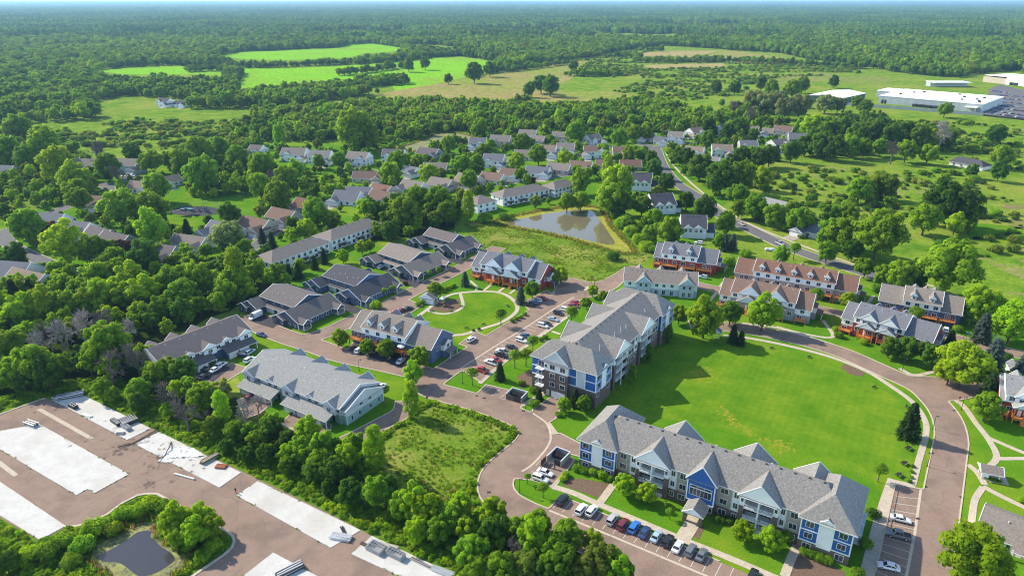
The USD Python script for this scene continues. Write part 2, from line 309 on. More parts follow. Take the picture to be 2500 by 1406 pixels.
# roads of the new quarter: brownish asphalt
W = 'W'
ROADS = [
    road(9.0, line('BM', 2900, 1605, 2400, 1395, 2000, 1220, 1700, 1098, 1500, 1016, 1330, 945, 1195, 865, 1128, 765, 1150, 655, 1255, 548, 1365, 455, 1415, 370, 1385, 300, 1275, 238, 1120, 178, 960, 128, 800, 84, 640, 30) + line('MM', 600, 1335, 350, 1270, 0, 1195) + line('ML', 2330, 1135, 2150, 1080, 1990, 1020, 1850, 955, 1770, 915)),
    road(8.6, line('MM', 640, 1400, 760, 1310, 905, 1215, 1175, 1042, 1440, 880, 1600, 785, 1720, 715, 1830, 680)),
    spoly('MM', 1560, 740, 1640, 632, 1850, 664, 1985, 612, 2090, 550, 2200, 552, 2100, 620, 2010, 700, 1930, 735, 1760, 785, 1660, 800),
    road(7.6, line('ML', 2180, 1085, 2330, 1050, 2480, 990) + line('MM', 60, 950, 350, 820, 540, 722, 800, 595, 980, 502, 1060, 455, 1150, 408)),
    poly('MM', 860, 1290, 1120, 1125, 1380, 965, 1560, 845, 1700, 765, 1765, 815, 1620, 912, 1450, 1040, 1240, 1190, 1090, 1310, 1015, 1385, 930, 1330),
    poly('MM', 1320, 815, 1500, 720, 1580, 780, 1400, 880), poly('MM', 862, 1112, 985, 1028, 1068, 1058, 950, 1140), poly('MM', 320, 870, 500, 795, 590, 828, 470, 905),
    road(8.2, line('BR', 1770, 1600, 1805, 1400, 1855, 1085, 1912, 760, 1950, 520, 1968, 380, 1930, 240, 1840, 120, 1720, 20) + line('MR', 1500, 1322, 1200, 1188, 1000, 1122, 800, 1068, 500, 1008, 300, 985, 60, 975)),
    road(7.5, line('MR', 1620, 1380, 1760, 1392, 1960, 1398, 2200, 1400, 2560, 1480)), road(7.0, line('BR', 1800, 90, 1960, 75, 2120, 40, 2300, -10)),
    road(7.0, line('MR', 1780, 1000, 1900, 1040, 2050, 1085, 2250, 1140, 2600, 1215)), road(6.5, line('MR', -20, 640, 150, 690, 320, 725, 560, 775, 850, 835, 1000, 858, 1230, 905)),
    poly('BR', 1562, 738, 1745, 772, 1640, 1300, 1590, 1560, 1370, 1560, 1480, 1100),
    poly('BM', 1500, 935, 1610, 825, 1800, 905, 2100, 1030, 2500, 1190, 2900, 1358, 3120, 1450, 3000, 1560, 2500, 1345, 2000, 1130),
    poly('BM', 1270, 690, 1500, 455, 1700, 555, 1640, 640, 1535, 745, 1390, 700), poly('BM', 975, 90, 1058, 8, 1250, 55, 1330, 140, 1290, 190), poly('BM', 1400, 190, 1540, 95, 1620, 130, 1560, 255, 1500, 290, 1420, 240),
    poly('BM', 1490, 380, 1600, 365, 1745, 440, 1745, 530, 1520, 470),
    road(6.2, line('BM', 470, 130, 440, 210, 300, 290, 60, 415, -60, 470)), poly('BL', 1740, 120, 1900, 70, 2000, 130, 1900, 215, 1800, 250), poly('BL', 2065, 285, 2150, 205, 2420, 300, 2400, 430, 2300, 400),
    poly('ML', 1400, 1330, 1700, 1255, 1810, 1290, 1560, 1440), poly('MM', 40, 1170, 100, 1080, 500, 1225, 640, 1330, 420, 1300), poly('ML', 1785, 905, 1925, 885, 2070, 950, 2010, 1005, 1850, 960)]
road_new = unary_union([r.buffer(0) for r in ROADS]).buffer(.8).buffer(-.8)
OLD = [
    road(9.0, line(W, 1560, 352, 1598, 362, 1608, 384, 1620, 410, 1650, 446, 1702, 480, 1766, 529, 1815, 552, 1879, 583, 1922, 603, 1990, 628, 2093, 661, 2140, 676, 2300, 722, 2560, 795)),
    road(8.0, line(W, 1598, 362, 1660, 352, 1710, 349, 1790, 343, 1850, 338, 1900, 337)), road(7.5, line('ML', 720, 680, 620, 625, 450, 560, 300, 500, 150, 430, 55, 365, 25, 315, 60, 280, 250, 215, 450, 125, 640, 55, 780, 0) + line('TL', 790, 1370, 720, 1345)),
    road(7.0, line(W, 270, 455, 300, 440, 330, 428, 350, 415)), road(7.0, line(W, 1600, 362, 1480, 375, 1340, 385, 1240, 395)), road(7.0, line(W, 870, 480, 1000, 462, 1150, 455, 1290, 440, 1400, 425, 1480, 415)),
    road(7.0, line(W, 500, 650, 560, 630, 610, 610, 680, 560, 740, 540, 800, 520)), road(6.5, line(W, 800, 395, 850, 405, 920, 420))]
road_old = unary_union([r.buffer(0) for r in OLD]).buffer(.8).buffer(-.8)

# construction yard at the lower left
yard = poly('BL', -300, 330, 330, 103, 420, 140, 600, 75, 1110, 325, 1900, 700, 2500, 990, 2710, 1105, 3300, 1395, 3400, 1700, 1000, 1700, 1390, 1420, 1500, 1345, 1640, 1250, 1708, 1190, 1712, 1120, 1660, 1080, 1560, 1020, 1400, 945, 1280, 872, 1150, 806, 1010, 815, 900, 870, 780, 958, 600, 1032, 490, 1046, 290, 1148, -300, 800)
pond_isle_edge = LineString(line('BL', 475, 1042, 540, 1043, 600, 1032, 780, 958, 900, 870, 1010, 815, 1080, 804, 1150, 806, 1280, 872, 1400, 945, 1560, 1020, 1660, 1080, 1705, 1115, 1715, 1150, 1700, 1195, 1640, 1250, 1500, 1345, 1390, 1420, 1200, 1560))
SLABS = [('slab of the largest pale concrete rectangle left of the yard road', poly('BL', -260, 430, 290, 296, 945, 661, 695, 800, 640, 770, 560, 815, -260, 320)),
         ('pale concrete slab along the left edge above the weeds', poly('BL', -300, 560, 0, 716, 482, 1040, 292, 1142, -300, 775)),
         ('concrete slab with stacked black formwork at the far end of the yard', poly('BL', 385, 118, 620, 88, 1105, 328, 930, 412)),
         ('concrete slab with torn white plastic sheet and fallen branches', poly('BL', 985, 440, 1165, 352, 1765, 650, 1606, 760)),
         ('long empty concrete slab below the tree belt', poly('BL', 1730, 816, 1888, 712, 2500, 1003, 2640, 1072, 2420, 1200)),
         ('concrete slab at the bottom with a pile of grey scrap', poly('BM', 70, 1245, 222, 1112, 830, 1400, 1000, 1500, 760, 1560)),
         ('pale slab cut by the lower edge with a bundle of dark steel', poly('BL', 2000, 1235, 2330, 1410, 2500, 1500, 1700, 1600, 1780, 1406))]
SLABS[0] = (SLABS[0][0], poly('BL', -300, 690 - 480, 0, 355 - 10, 290, 296, 945, 661, 695, 800, 640, 770, 560, 815, 0, 480, -300, 300))

# ponds
pond1_o = spoly('MM', 1140, 215, 1250, 185, 1450, 145, 1650, 115, 1780, 108, 1880, 125, 1920, 180, 1965, 260, 2035, 330, 2118, 425, 2060, 445, 1900, 402, 1700, 345, 1500, 300, 1300, 262, 1200, 238)
pond1_w = spoly('MM', 1205, 225, 1350, 190, 1500, 160, 1700, 133, 1825, 137, 1868, 180, 1915, 240, 1955, 300, 2000, 375, 1940, 385, 1800, 355, 1600, 310, 1400, 270, 1260, 245)
pond2_o = spoly('BL', 640, 1270, 690, 1190, 860, 1100, 1000, 1035, 1120, 1010, 1170, 1130, 1290, 1200, 1380, 1260, 1360, 1330, 1230, 1420, 1000, 1480, 820, 1440, 720, 1340)
pond2_w = spoly('BL', 725, 1260, 850, 1190, 930, 1140, 1010, 1085, 1110, 1075, 1105, 1120, 1180, 1190, 1265, 1250, 1270, 1300, 1150, 1380, 1020, 1406, 930, 1345, 870, 1310, 760, 1300)
pond3 = spoly('TM', 290, 1085, 480, 1068, 640, 1010, 700, 983, 850, 978, 960, 1010, 930, 1045, 800, 1062, 560, 1100, 500, 1115, 380, 1105)
struct('algae_margin', sheet(pond1_o.difference(pond1_w.buffer(-.3)), .10), 'algae', 'yellow green algae rim around the large pond')
struct('pond_water', sheet(pond1_w, .105), 'pond_water', 'still water of the large pond')
struct('algae_margin', sheet(pond2_o, .10), 'pond_scum', 'pond scum around the small dark pond in the yard')
wq = pond2_w
struct('pond_water', sheet(wq, .105), 'pond_water_dark', 'dark water of the small pond in the yard')
struct('pond_water', sheet(pond3, .10), 'pond_scum', 'scum covered pond behind the houses')

# fields and meadows
FIELDS = {}
def ragged(g, amp=7.0, step=3.0, seed=5):
    out = []
    for q in polys(g):
        L = q.exterior.length; pts = np.array([q.exterior.interpolate(d).coords[0] for d in np.arange(0, L, step)])
        nz = meshkit.fbm(np.c_[pts / 11.0, np.full(len(pts), seed)], 4, seed) - .5; nz2 = meshkit.fbm(np.c_[pts / 9.0, np.full(len(pts), seed + 3.5)], 4, seed + 1) - .5
        out.append(Polygon(pts + np.c_[nz, nz2] * amp * 3.2).buffer(0))
    return unary_union(out)
def mottled(g, seed, cover=.5, cell=6.0):
    """The region broken into ragged patches."""
    rs = np.random.default_rng(seed); x0, y0, x1, y1 = g.bounds; n = int(g.area * cover / 9.0); q = np.c_[rs.uniform(x0, x1, n * 3), rs.uniform(y0, y1, n * 3)]
    q = q[shapely.contains_xy(g, q[:, 0], q[:, 1])][:n]; nz = meshkit.fbm(np.c_[q / 22.0, np.zeros(len(q))], 3, seed); q = q[nz > .43]
    return unary_union([shapely.affinity.rotate(shapely.affinity.scale(Point(a).buffer(rs.uniform(.6, 2.4), 3), 1.7, .8), rs.uniform(-25, 25)) for a in q])
def field(name, m, label, g, z=.03):
    if name in ('reed_bed', 'soil_patch'): g = mottled(ragged(g.buffer(6)), len(label), .75)
    if name == 'lawn': g = ragged(g, 3)
    FIELDS.setdefault(name, []).append(g); struct(name, sheet(g, z), m, label)
crop1 = poly(W, 524, 138, 600, 127, 700, 123, 830, 117, 860, 110, 905, 107, 985, 118, 960, 127, 890, 131, 860, 139, 820, 144, 700, 147, 610, 146)
crop2 = poly(W, 228, 173, 300, 167, 400, 161, 560, 164, 700, 168, 834, 162, 1000, 150, 1060, 142, 1122, 139, 1215, 152, 1195, 165, 1140, 189, 1060, 206, 965, 222, 950, 200, 800, 202, 640, 213, 575, 218, 590, 192, 480, 183, 300, 182)
hay = poly(W, 640, 275, 760, 258, 900, 236, 965, 222, 1060, 206, 1140, 191, 1250, 175, 1330, 160, 1390, 152, 1445, 148, 1412, 165, 1398, 190, 1360, 215, 1380, 226, 1500, 224, 1575, 236, 1560, 247, 1400, 264, 1300, 260, 1180, 257, 1090, 268, 1040, 252, 900, 262, 760, 275)
field('crop_field', 'crop_field', 'far bright green crop field between woods', crop1)
field('crop_field', 'crop_field', 'large bright green crop field with a hedgerow island', crop2)
field('hay_field', 'hay_field', 'pale tan and green mown hay field', hay)
field('hay_field', 'tan_field', 'ripe tan strip of grain beyond the scrub', unary_union([poly(W, 1565, 131, 1620, 125, 1760, 124, 1690, 141, 1570, 142), poly(W, 1560, 161, 1660, 157, 1765, 155, 1775, 165, 1600, 168)]))
field('grain_field', 'hay_field', 'pale green field beside the far road', poly(W, 1700, 141, 1770, 124, 1800, 126, 1890, 138, 1975, 152, 1950, 158, 1800, 156))
field('grain_field', 'tan_field', 'small pale field far off in the woods', unary_union([poly(W, 1590, 63, 1700, 58, 1840, 61, 1815, 68, 1650, 71), poly(W, 880, 14, 960, 9, 1130, 10, 1180, 13, 1050, 16, 930, 17), poly(W, 560, 9, 700, 7, 850, 9, 840, 12.5, 650, 11)]))
field('reed_bed', 'dry_reeds', 'beige patch of dry reeds before the store', unary_union([spoly(W, 1840, 203, 1890, 190, 1960, 176, 2012, 177, 2018, 192, 1930, 207, 1870, 210), spoly(W, 2060, 190, 2120, 186, 2170, 196, 2110, 207, 2060, 203)]))
field('reed_bed', 'dry_reeds', 'beige reeds in the wet meadow on the right', unary_union([spoly(W, 2270, 588, 2340, 575, 2420, 605, 2560, 625, 2560, 705, 2440, 690, 2360, 650, 2310, 630), spoly(W, 1960, 405, 2080, 420, 2180, 440, 2150, 470, 2020, 440), spoly(W, 2150, 440, 2260, 450, 2290, 490, 2210, 500)]))
field('soil_patch', 'bare_soil', 'bare stony ground between trees on the right', spoly(W, 2400, 492, 2450, 500, 2560, 525, 2560, 560, 2470, 545, 2410, 520))
field('lawn', 'lawn', 'bright lawn patch in the right meadow', spoly(W, 2370, 552, 2430, 548, 2560, 570, 2560, 610, 2450, 600, 2370, 580))
dev = poly(W, 560, 820, 640, 720, 880, 600, 1160, 600, 1240, 680, 1480, 690, 1560, 640, 1640, 590, 1780, 640, 2100, 700, 2500, 770, 2760, 900, 2760, 1560, 1500, 1560, 1250, 1260, 1200, 1200, 860, 1080, 600, 1000)
oldq = poly(W, -150, 660, 60, 540, 180, 430, 300, 400, 620, 350, 900, 350, 1150, 322, 1500, 300, 1640, 300, 1960, 305, 1995, 370, 1740, 405, 1790, 470, 1700, 600, 1600, 622, 1480, 560, 1140, 540, 900, 600, 640, 720, 400, 760, 0, 740, -150, 720)
meadow1 = spoly('BM', 470, 230, 565, 150, 640, 128, 760, 132, 950, 186, 1130, 246, 1290, 325, 1308, 385, 1270, 455, 1130, 570, 1040, 680, 1015, 740, 1005, 800, 1090, 930, 1120, 1000, 1000, 1040, 700, 950, 400, 850, 250, 700, 100, 520, 300, 345)
meadow2 = spoly('MM', 900, 230, 1150, 215, 1250, 258, 1500, 325, 1700, 355, 1900, 408, 2120, 425, 2270, 450, 2240, 500, 2060, 590, 1985, 610, 1900, 655, 1750, 640, 1620, 610, 1530, 550, 1300, 470, 1150, 440, 1000, 400, 970, 340)
woods_floor = [poly(W, -250, 700, 0, 715, 120, 700, 220, 640, 330, 620, 420, 620, 500, 650, 640, 640, 690, 690, 610, 730, 560, 760, 510, 775, 420, 830, 350, 850, 400, 900, 470, 950, 610, 960, 680, 1040, 850, 1090, 930, 1180, 980, 1240, 1190, 1260, 1290, 1270, 1450, 1340, 1560, 1406, 1560, 1500, 1130, 1500, 1095, 1404, 870, 1293, 640, 1186, 370, 1046, 206, 966, 110, 971, -250, 1070),
               poly(W, 900, 510, 1000, 490, 1110, 510, 1110, 560, 1000, 580, 900, 590)]
yard_isle = Polygon(list(pond_isle_edge.coords) + [tuple(at('BL', -300, 1900)), tuple(at('BL', -300, 790)), tuple(at('BL', 290, 1146))]).buffer(0)
roads_all = unary_union([road_new, road_old, yard])
lawn_g = unary_union([dev, oldq]).difference(unary_union(woods_floor + [meadow1, meadow2, pond1_o.buffer(4), pond3, yard, yard_isle]))
struct('lawn', sheet(lawn_g.difference(roads_all), .02), 'lawn', 'mown lawns around the houses')
struct('meadow', sheet(meadow1.difference(road_new), .035), 'meadow', 'rough meadow inside the bend of the street')
struct('meadow', sheet(meadow2.difference(unary_union([road_new, pond1_o])), .035), 'meadow', 'rough meadow below the large pond')
struct('weedy_verge', sheet(unary_union([unary_union(woods_floor).intersection(yard.buffer(9))]).difference(roads_all), .032), 'grass_base', 'weedy verge beside the yard')
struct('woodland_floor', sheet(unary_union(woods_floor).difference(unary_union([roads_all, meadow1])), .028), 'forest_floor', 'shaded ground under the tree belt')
struct('weedy_ground', sheet(yard_isle.difference(unary_union([pond2_o, yard])), .024), 'grass_base', 'weedy ground around the small pond')
big_lawn = spoly(W, 1475, 985, 1530, 920, 1600, 860, 1700, 830, 1800, 838, 1900, 862, 2040, 900, 2140, 945, 2215, 1000, 2250, 1060, 2240, 1120, 2220, 1180, 2160, 1200, 2100, 1130, 1900, 1080, 1700, 1030)
oval = spoly('MM', 575, 905, 640, 880, 760, 895, 860, 870, 895, 820, 885, 745, 1080, 735, 1200, 760, 1258, 820, 1250, 870, 1200, 920, 1120, 960, 900, 1025, 780, 1045, 650, 960)
dry = unary_union([spoly('BR', 480, 370, 560, 380, 700, 430, 800, 450, 780, 480, 640, 460, 520, 400), spoly('BR', 250, 180, 320, 200, 430, 290, 470, 350, 420, 330, 330, 260), spoly('MR', 60, 1320, 150, 1280, 215, 1320, 190, 1380, 90, 1380), spoly('MM', 2000, 1450, 2010, 1440, 2030, 1460, 2010, 1480)])

# roads, kerbs, slabs
struct('road', sheet(road_new, .055), 'asphalt', 'brownish asphalt streets and parking lots of the new quarter')
struct('road', sheet(road_old.difference(road_new), .05), 'old_asphalt', 'grey asphalt streets of the older quarter')
struct('yard_pavement', sheet(yard, .05), 'asphalt', 'brownish asphalt of the empty building yard')
FRESH = [poly('MM', 400, 608, 480, 618, 592, 664, 540, 702, 430, 655), poly('MM', 750, 478, 800, 470, 905, 508, 880, 532, 760, 500), poly('ML', 1795, 912, 1925, 892, 2052, 948, 2000, 998, 1860, 955), poly('MM', -70, 800, 20, 790, 155, 860, 95, 892, -30, 850), poly('MM', 300, 545, 420, 590, 400, 612, 270, 560), poly('MM', 50, 1160, 110, 1085, 480, 1220, 440, 1285), poly('ML', 1430, 1330, 1640, 1270, 1690, 1285, 1560, 1390)]
struct('driveway', sheet(unary_union(FRESH), .062), 'fresh_asphalt', 'dark fresh asphalt driveways by the navy houses')
k_new = road_new.buffer(.38, join_style='round').difference(road_new)
street_ends = unary_union([Point(*at('BM', 2900, 1605)).buffer(12), Point(*at('BR', 1770, 1600)).buffer(10), Point(*at('ML', 1800, 920)).buffer(9)])
struct('kerb', raised(k_new.difference(unary_union([street_ends] + [f.buffer(.5) for f in FRESH])), 0, .16), 'kerb_concrete', 'pale kerb along the brownish streets')
struct('kerb', raised(road_old.buffer(.38).difference(unary_union([road_old, road_new.buffer(.4)])), 0, .15), 'kerb_concrete', 'pale kerb along the grey streets')
struct('kerb', raised(pond_isle_edge.buffer(.32), 0, .2), 'kerb_concrete', 'curved kerb between the yard and the small pond')
struct('kerb', raised(LineString(line('BL', -300, 335, 330, 103)).buffer(.25), 0, .2), 'kerb_concrete', 'straight kerb at the far edge of the yard')
GUT = [smooth_line(line('BM', 1320, 640, 1400, 585, 1500, 470, 1530, 390, 1500, 290, 1400, 215)), line('BM', 1520, 925, 2000, 1122, 2500, 1332, 2900, 1500), line('BR', 1745, 770, 1700, 1095, 1640, 1400, 1610, 1560), line('MM', 870, 1290, 1120, 1130, 1380, 970, 1560, 850, 1700, 768)]
struct('gutter', sheet(unary_union([LineString(g).buffer(.3, cap_style='flat') for g in GUT]), .059), 'kerb_concrete', 'flush concrete gutter between street and parking stalls')
for lab, g in SLABS:
    tag(stage.GetPrimAtPath(obj('concrete_slab', raised(g, .0, .16), 'slab_concrete')), lab, None, None, 'structure')
STRIP = [poly('BL', 265, 188, 305, 180, 690, 396, 650, 404), poly('BL', -150, 490, -110, 475, 135, 662, 100, 678)]
struct('drain_strip', sheet(unary_union(STRIP), .056), 'concrete', 'pale drainage strips in the yard asphalt')

CR = []; rsK = np.random.default_rng(31)
for pts_, wd_ in ((line('BM', 2400, 1395, 2000, 1220, 1700, 1098, 1500, 1016, 1330, 945, 1195, 865, 1128, 765, 1150, 655, 1255, 548, 1365, 455, 1415, 370, 1385, 300, 1275, 238, 1120, 178, 960, 128, 800, 84, 640, 30) + line('MM', 350, 1270, 0, 1195), 9), (line('BR', 1805, 1400, 1855, 1085, 1912, 760, 1950, 520, 1968, 380, 1930, 240, 1840, 120) + line('MR', 1500, 1322, 1200, 1188, 1000, 1122, 800, 1068, 500, 1008), 8), (line('MM', 760, 1310, 905, 1215, 1175, 1042, 1440, 880, 1600, 785), 8), (line('MM', 60, 950, 350, 820, 540, 722, 800, 595, 980, 502), 7)):
    cl = LineString(smooth_line(pts_)); dd = 4.0
    while dd < cl.length - 4:
        a = np.array(cl.interpolate(dd).coords[0]); b = np.array(cl.interpolate(dd + .5).coords[0]); u = (b - a) / np.linalg.norm(b - a); nn = np.array([-u[1], u[0]])
        ts = np.linspace(-wd_ * .52, wd_ * .52, 9) if rsK.random() < .7 else np.linspace(-wd_ * .5, wd_ * rsK.uniform(-.1, .3), 6)
        CR.append(LineString([tuple(a + nn * t + u * rsK.normal() * .28) for t in ts]).buffer(.055)); 
        if rsK.random() < .35: CR.append(LineString([tuple(a + nn * rsK.normal() * .3 + u * q) for q in np.linspace(0, rsK.uniform(4, 9), 6)]).buffer(.05))
        dd += rsK.uniform(9, 19)
for _ in range(26):
    a = np.array([*at('BL', *((300, 200), (1200, 640), (1900, 900), (900, 760), (2200, 1150))[rsK.integers(0, 5)])]) + rsK.normal(size=2) * 6; u = rsK.normal(size=2); u /= np.linalg.norm(u); CR.append(LineString([tuple(a + u * t + rsK.normal(size=2) * .25) for t in np.linspace(0, rsK.uniform(4, 12), 7)]).buffer(.06))
struct('sealed_cracks', sheet(unary_union(CR).intersection(unary_union([road_new, yard])).difference(unary_union([g for _, g in SLABS])), .0605), 'old_asphalt', 'thin sealed cracks across the brownish asphalt')
# sidewalks and garden paths
SW = []
def path(w, *segs): SW.append(LineString(smooth_line(sum(segs, []), 6)).buffer(w / 2, cap_style='flat'))
path(1.9, line('BM', 1545, 752, 1700, 800, 1880, 880, 2500, 1140), line('BR', 260, 1240, 500, 1340, 800, 1470))
path(2.0, line('BM', 1890, 870, 1990, 735)); path(3.6, line('BR', -10, 1150, 60, 1040, 105, 960)); path(2.0, line('BR', 745, 1410, 790, 1290, 840, 1180))
path(2.8, line('BR', 1290, 1600, 1350, 1380, 1425, 1080, 1490, 860, 1545, 700)); path(1.6, line('BR', 1545, 712, 1640, 735, 1700, 760))
path(1.7, line('BR', 1685, 735, 1730, 560, 1782, 370, 1772, 260, 1680, 130, 1500, 0), line('MR', 1350, 1312, 1100, 1212, 800, 1132, 500, 1072, 300, 1050))
path(1.6, line('BR', 2080, 1240, 2115, 1010, 2140, 850, 2200, 755)); path(1.6, line('BR', 2215, 740, 2160, 650, 2090, 590)); path(1.6, line('BR', 2200, 750, 2350, 830, 2560, 930))
path(1.7, line('BR', 1990, 115, 2060, 165, 2150, 290, 2240, 405, 2300, 530, 2240, 610, 2160, 655)); path(1.5, line('BR', 2230, 390, 2380, 455, 2560, 530)); path(1.5, line('BR', 2290, 548, 2560, 545))
path(1.7, line('MM', 790, 1052, 900, 1040, 1000, 1008, 1150, 962, 1235, 915, 1285, 862, 1270, 805, 1195, 750, 1080, 728, 900, 735, 800, 752, 720, 792, 640, 850, 560, 910))
path(1.4, line('MM', 868, 742, 888, 830, 840, 872, 760, 892, 690, 886, 630, 868)); path(1.3, line('MM', 940, 650, 985, 690, 985, 720)); path(1.3, line('MM', 1040, 722, 1080, 690, 1120, 655)); path(1.3, line('MM', 1150, 730, 1190, 700)); path(1.3, line('MM', 1230, 745, 1290, 700))
path(1.6, line('MM', 1010, 1400, 1120, 1300, 1260, 1190, 1460, 1050, 1640, 920, 1730, 850)); path(1.4, line('MM', 1430, 1060, 1500, 1100)); path(1.4, line('MM', 1540, 1020, 1600, 1040))
path(1.6, line('BM', 1050, 110, 1200, 155, 1330, 195, 1420, 225)); path(2.4, line('BM', 1490, 275, 1560, 370)); path(1.6, line('BM', 1540, 760, 1590, 690, 1650, 640)); path(1.8, line('BM', 1280, 175, 1370, 130, 1500, 60))
path(1.5, line('MM', 660, 1320, 770, 1240, 810, 1180, 770, 1120)); path(1.5, line('MM', 1510, 760, 1590, 710, 1640, 640, 1590, 590)); path(1.4, line('MR', 150, 840, 230, 760, 300, 660)); path(1.4, line('MR', 690, 985, 900, 1040, 1100, 1060, 1030, 940)); path(1.4, line('MR', 1280, 900, 1340, 830, 1400, 760)); path(1.5, line('MR', 1590, 1290, 1700, 1340, 1860, 1310)); path(1.5, line('MR', 440, 960, 700, 995, 1000, 1085, 1200, 1150))
path(1.5, line('ML', 1990, 1010, 2090, 970)); path(1.4, line('BL', 2070, 285, 2150, 330, 2300, 395)); path(1.6, line(W, 1625, 372, 1645, 405, 1700, 458, 1790, 525, 1900, 577, 2100, 650, 2300, 705))
struct('sidewalk', raised(unary_union(SW).difference(unary_union([road_new.buffer(.39), road_old.buffer(.39)])), 0, .11), 'concrete', 'pale concrete sidewalks and garden paths')
rsD = np.random.default_rng(17); blobs = []
for g_ in polys(dry):
    gb = g_.buffer(2.2); x0, y0, x1, y1 = gb.bounds
    for _ in range(int(gb.area * 3.0)):
        q = Point(rsD.uniform(x0, x1), rsD.uniform(y0, y1)); dd = g_.boundary.distance(q) * (1 if g_.contains(q) else -1)
        if rsD.random() < np.clip(.36 + .18 * dd, 0, .75): blobs.append(shapely.affinity.rotate(shapely.affinity.scale(q.buffer(rsD.uniform(.12, .5), 3), 1.6, .8), rsD.uniform(0, 180)))
struct('mown_lawn', sheet(unary_union([big_lawn.buffer(1), oval]).difference(unary_union([roads_all.buffer(.5)] + SW)), .026), 'mown_lawn', 'evenly mown big lawn and oval green')
struct('dry_patch', sheet(unary_union(blobs), .034), 'dry_lawn', 'yellowed patches in the big lawn')
mul = [poly('BM', 1650, 700, 1750, 690, 1990, 735, 1895, 840, 1620, 740), poly('BR', 80, 1110, 110, 1030, 170, 1045, 120, 1140), poly('BR', 800, 1300, 850, 1200, 1200, 1380, 1150, 1480, 790, 1430), poly('MM', 1290, 1350, 1390, 1290, 1410, 1400, 1300, 1440), poly('MR', 1160, 1280, 1190, 1255, 1340, 1320, 1320, 1350, 1220, 1330), poly('MM', 640, 860, 720, 800, 860, 780, 870, 850, 760, 880)]
struct('mulch_bed', sheet(unary_union(mul), .04), 'mulch', 'brown mulch beds by the apartment block')
island = Point(*at('MM', 1830, 712)).buffer(3.4)
struct('planter_island', raised(island, 0, .2), 'kerb_concrete', 'small round planter island in the turning circle')
# painted stall lines
SL = []
def stripe(k, a, b, w=.12): SL.append(LineString([tuple(at(k, *a)), tuple(at(k, *b))]).buffer(w / 2, cap_style='flat'))
for t in np.linspace(0, 1, 14):
    a = np.array((1562, 822)) * (1 - t) + np.array((1392, 1470)) * t; b = np.array((1738, 836)) * (1 - t) + np.array((1602, 1545)) * t
    stripe('BR', a, (b[0], a[1] + 12 + 75 * t * 1.0 + 8))
for i in range(17):
    a = at('BM', 1540, 915) + (at('BM', 2500, 1325) - at('BM', 1540, 915)) * (i * 2.75 / np.linalg.norm(at('BM', 2500, 1325) - at('BM', 1540, 915)))
    d = (at('BM', 2500, 1325) - at('BM', 1540, 915)); d /= np.linalg.norm(d); nrm = np.array([-d[1], d[0]]); nrm *= np.sign(nrm[1])
    SL.append(LineString([tuple(a + nrm * .4), tuple(a + nrm * 5.6)]).buffer(.06, cap_style='flat'))
p0, p1 = at('MM', 880, 1290), at('MM', 1680, 775); d = (p1 - p0) / np.linalg.norm(p1 - p0); nrm = np.array([d[1], -d[0]])
PARK_N = (p0, d, nrm)
for i in range(int(np.linalg.norm(p1 - p0) / 2.75)):
    a = p0 + d * (3 + i * 2.75); SL.append(LineString([tuple(a + nrm * .4), tuple(a + nrm * 5.4)]).buffer(.06, cap_style='flat'))
for s in (((1000, 40), (1060, 0)), ((1050, 60), (1110, 20)), ((1100, 85), (1160, 40)), ((1155, 105), (1210, 65)), ((1170, 115), (1200, 110)), ((1420, 600), (1450, 565)), ((1450, 565), (1500, 580)), ((1390, 640), (1440, 660))): stripe('BM', *s)
struct('stall_lines', sheet(unary_union(SL).intersection(road_new), .0635), 'line_paint', 'white painted lines between parking stalls')
for t in ((575, 280), (585, 262)): pass
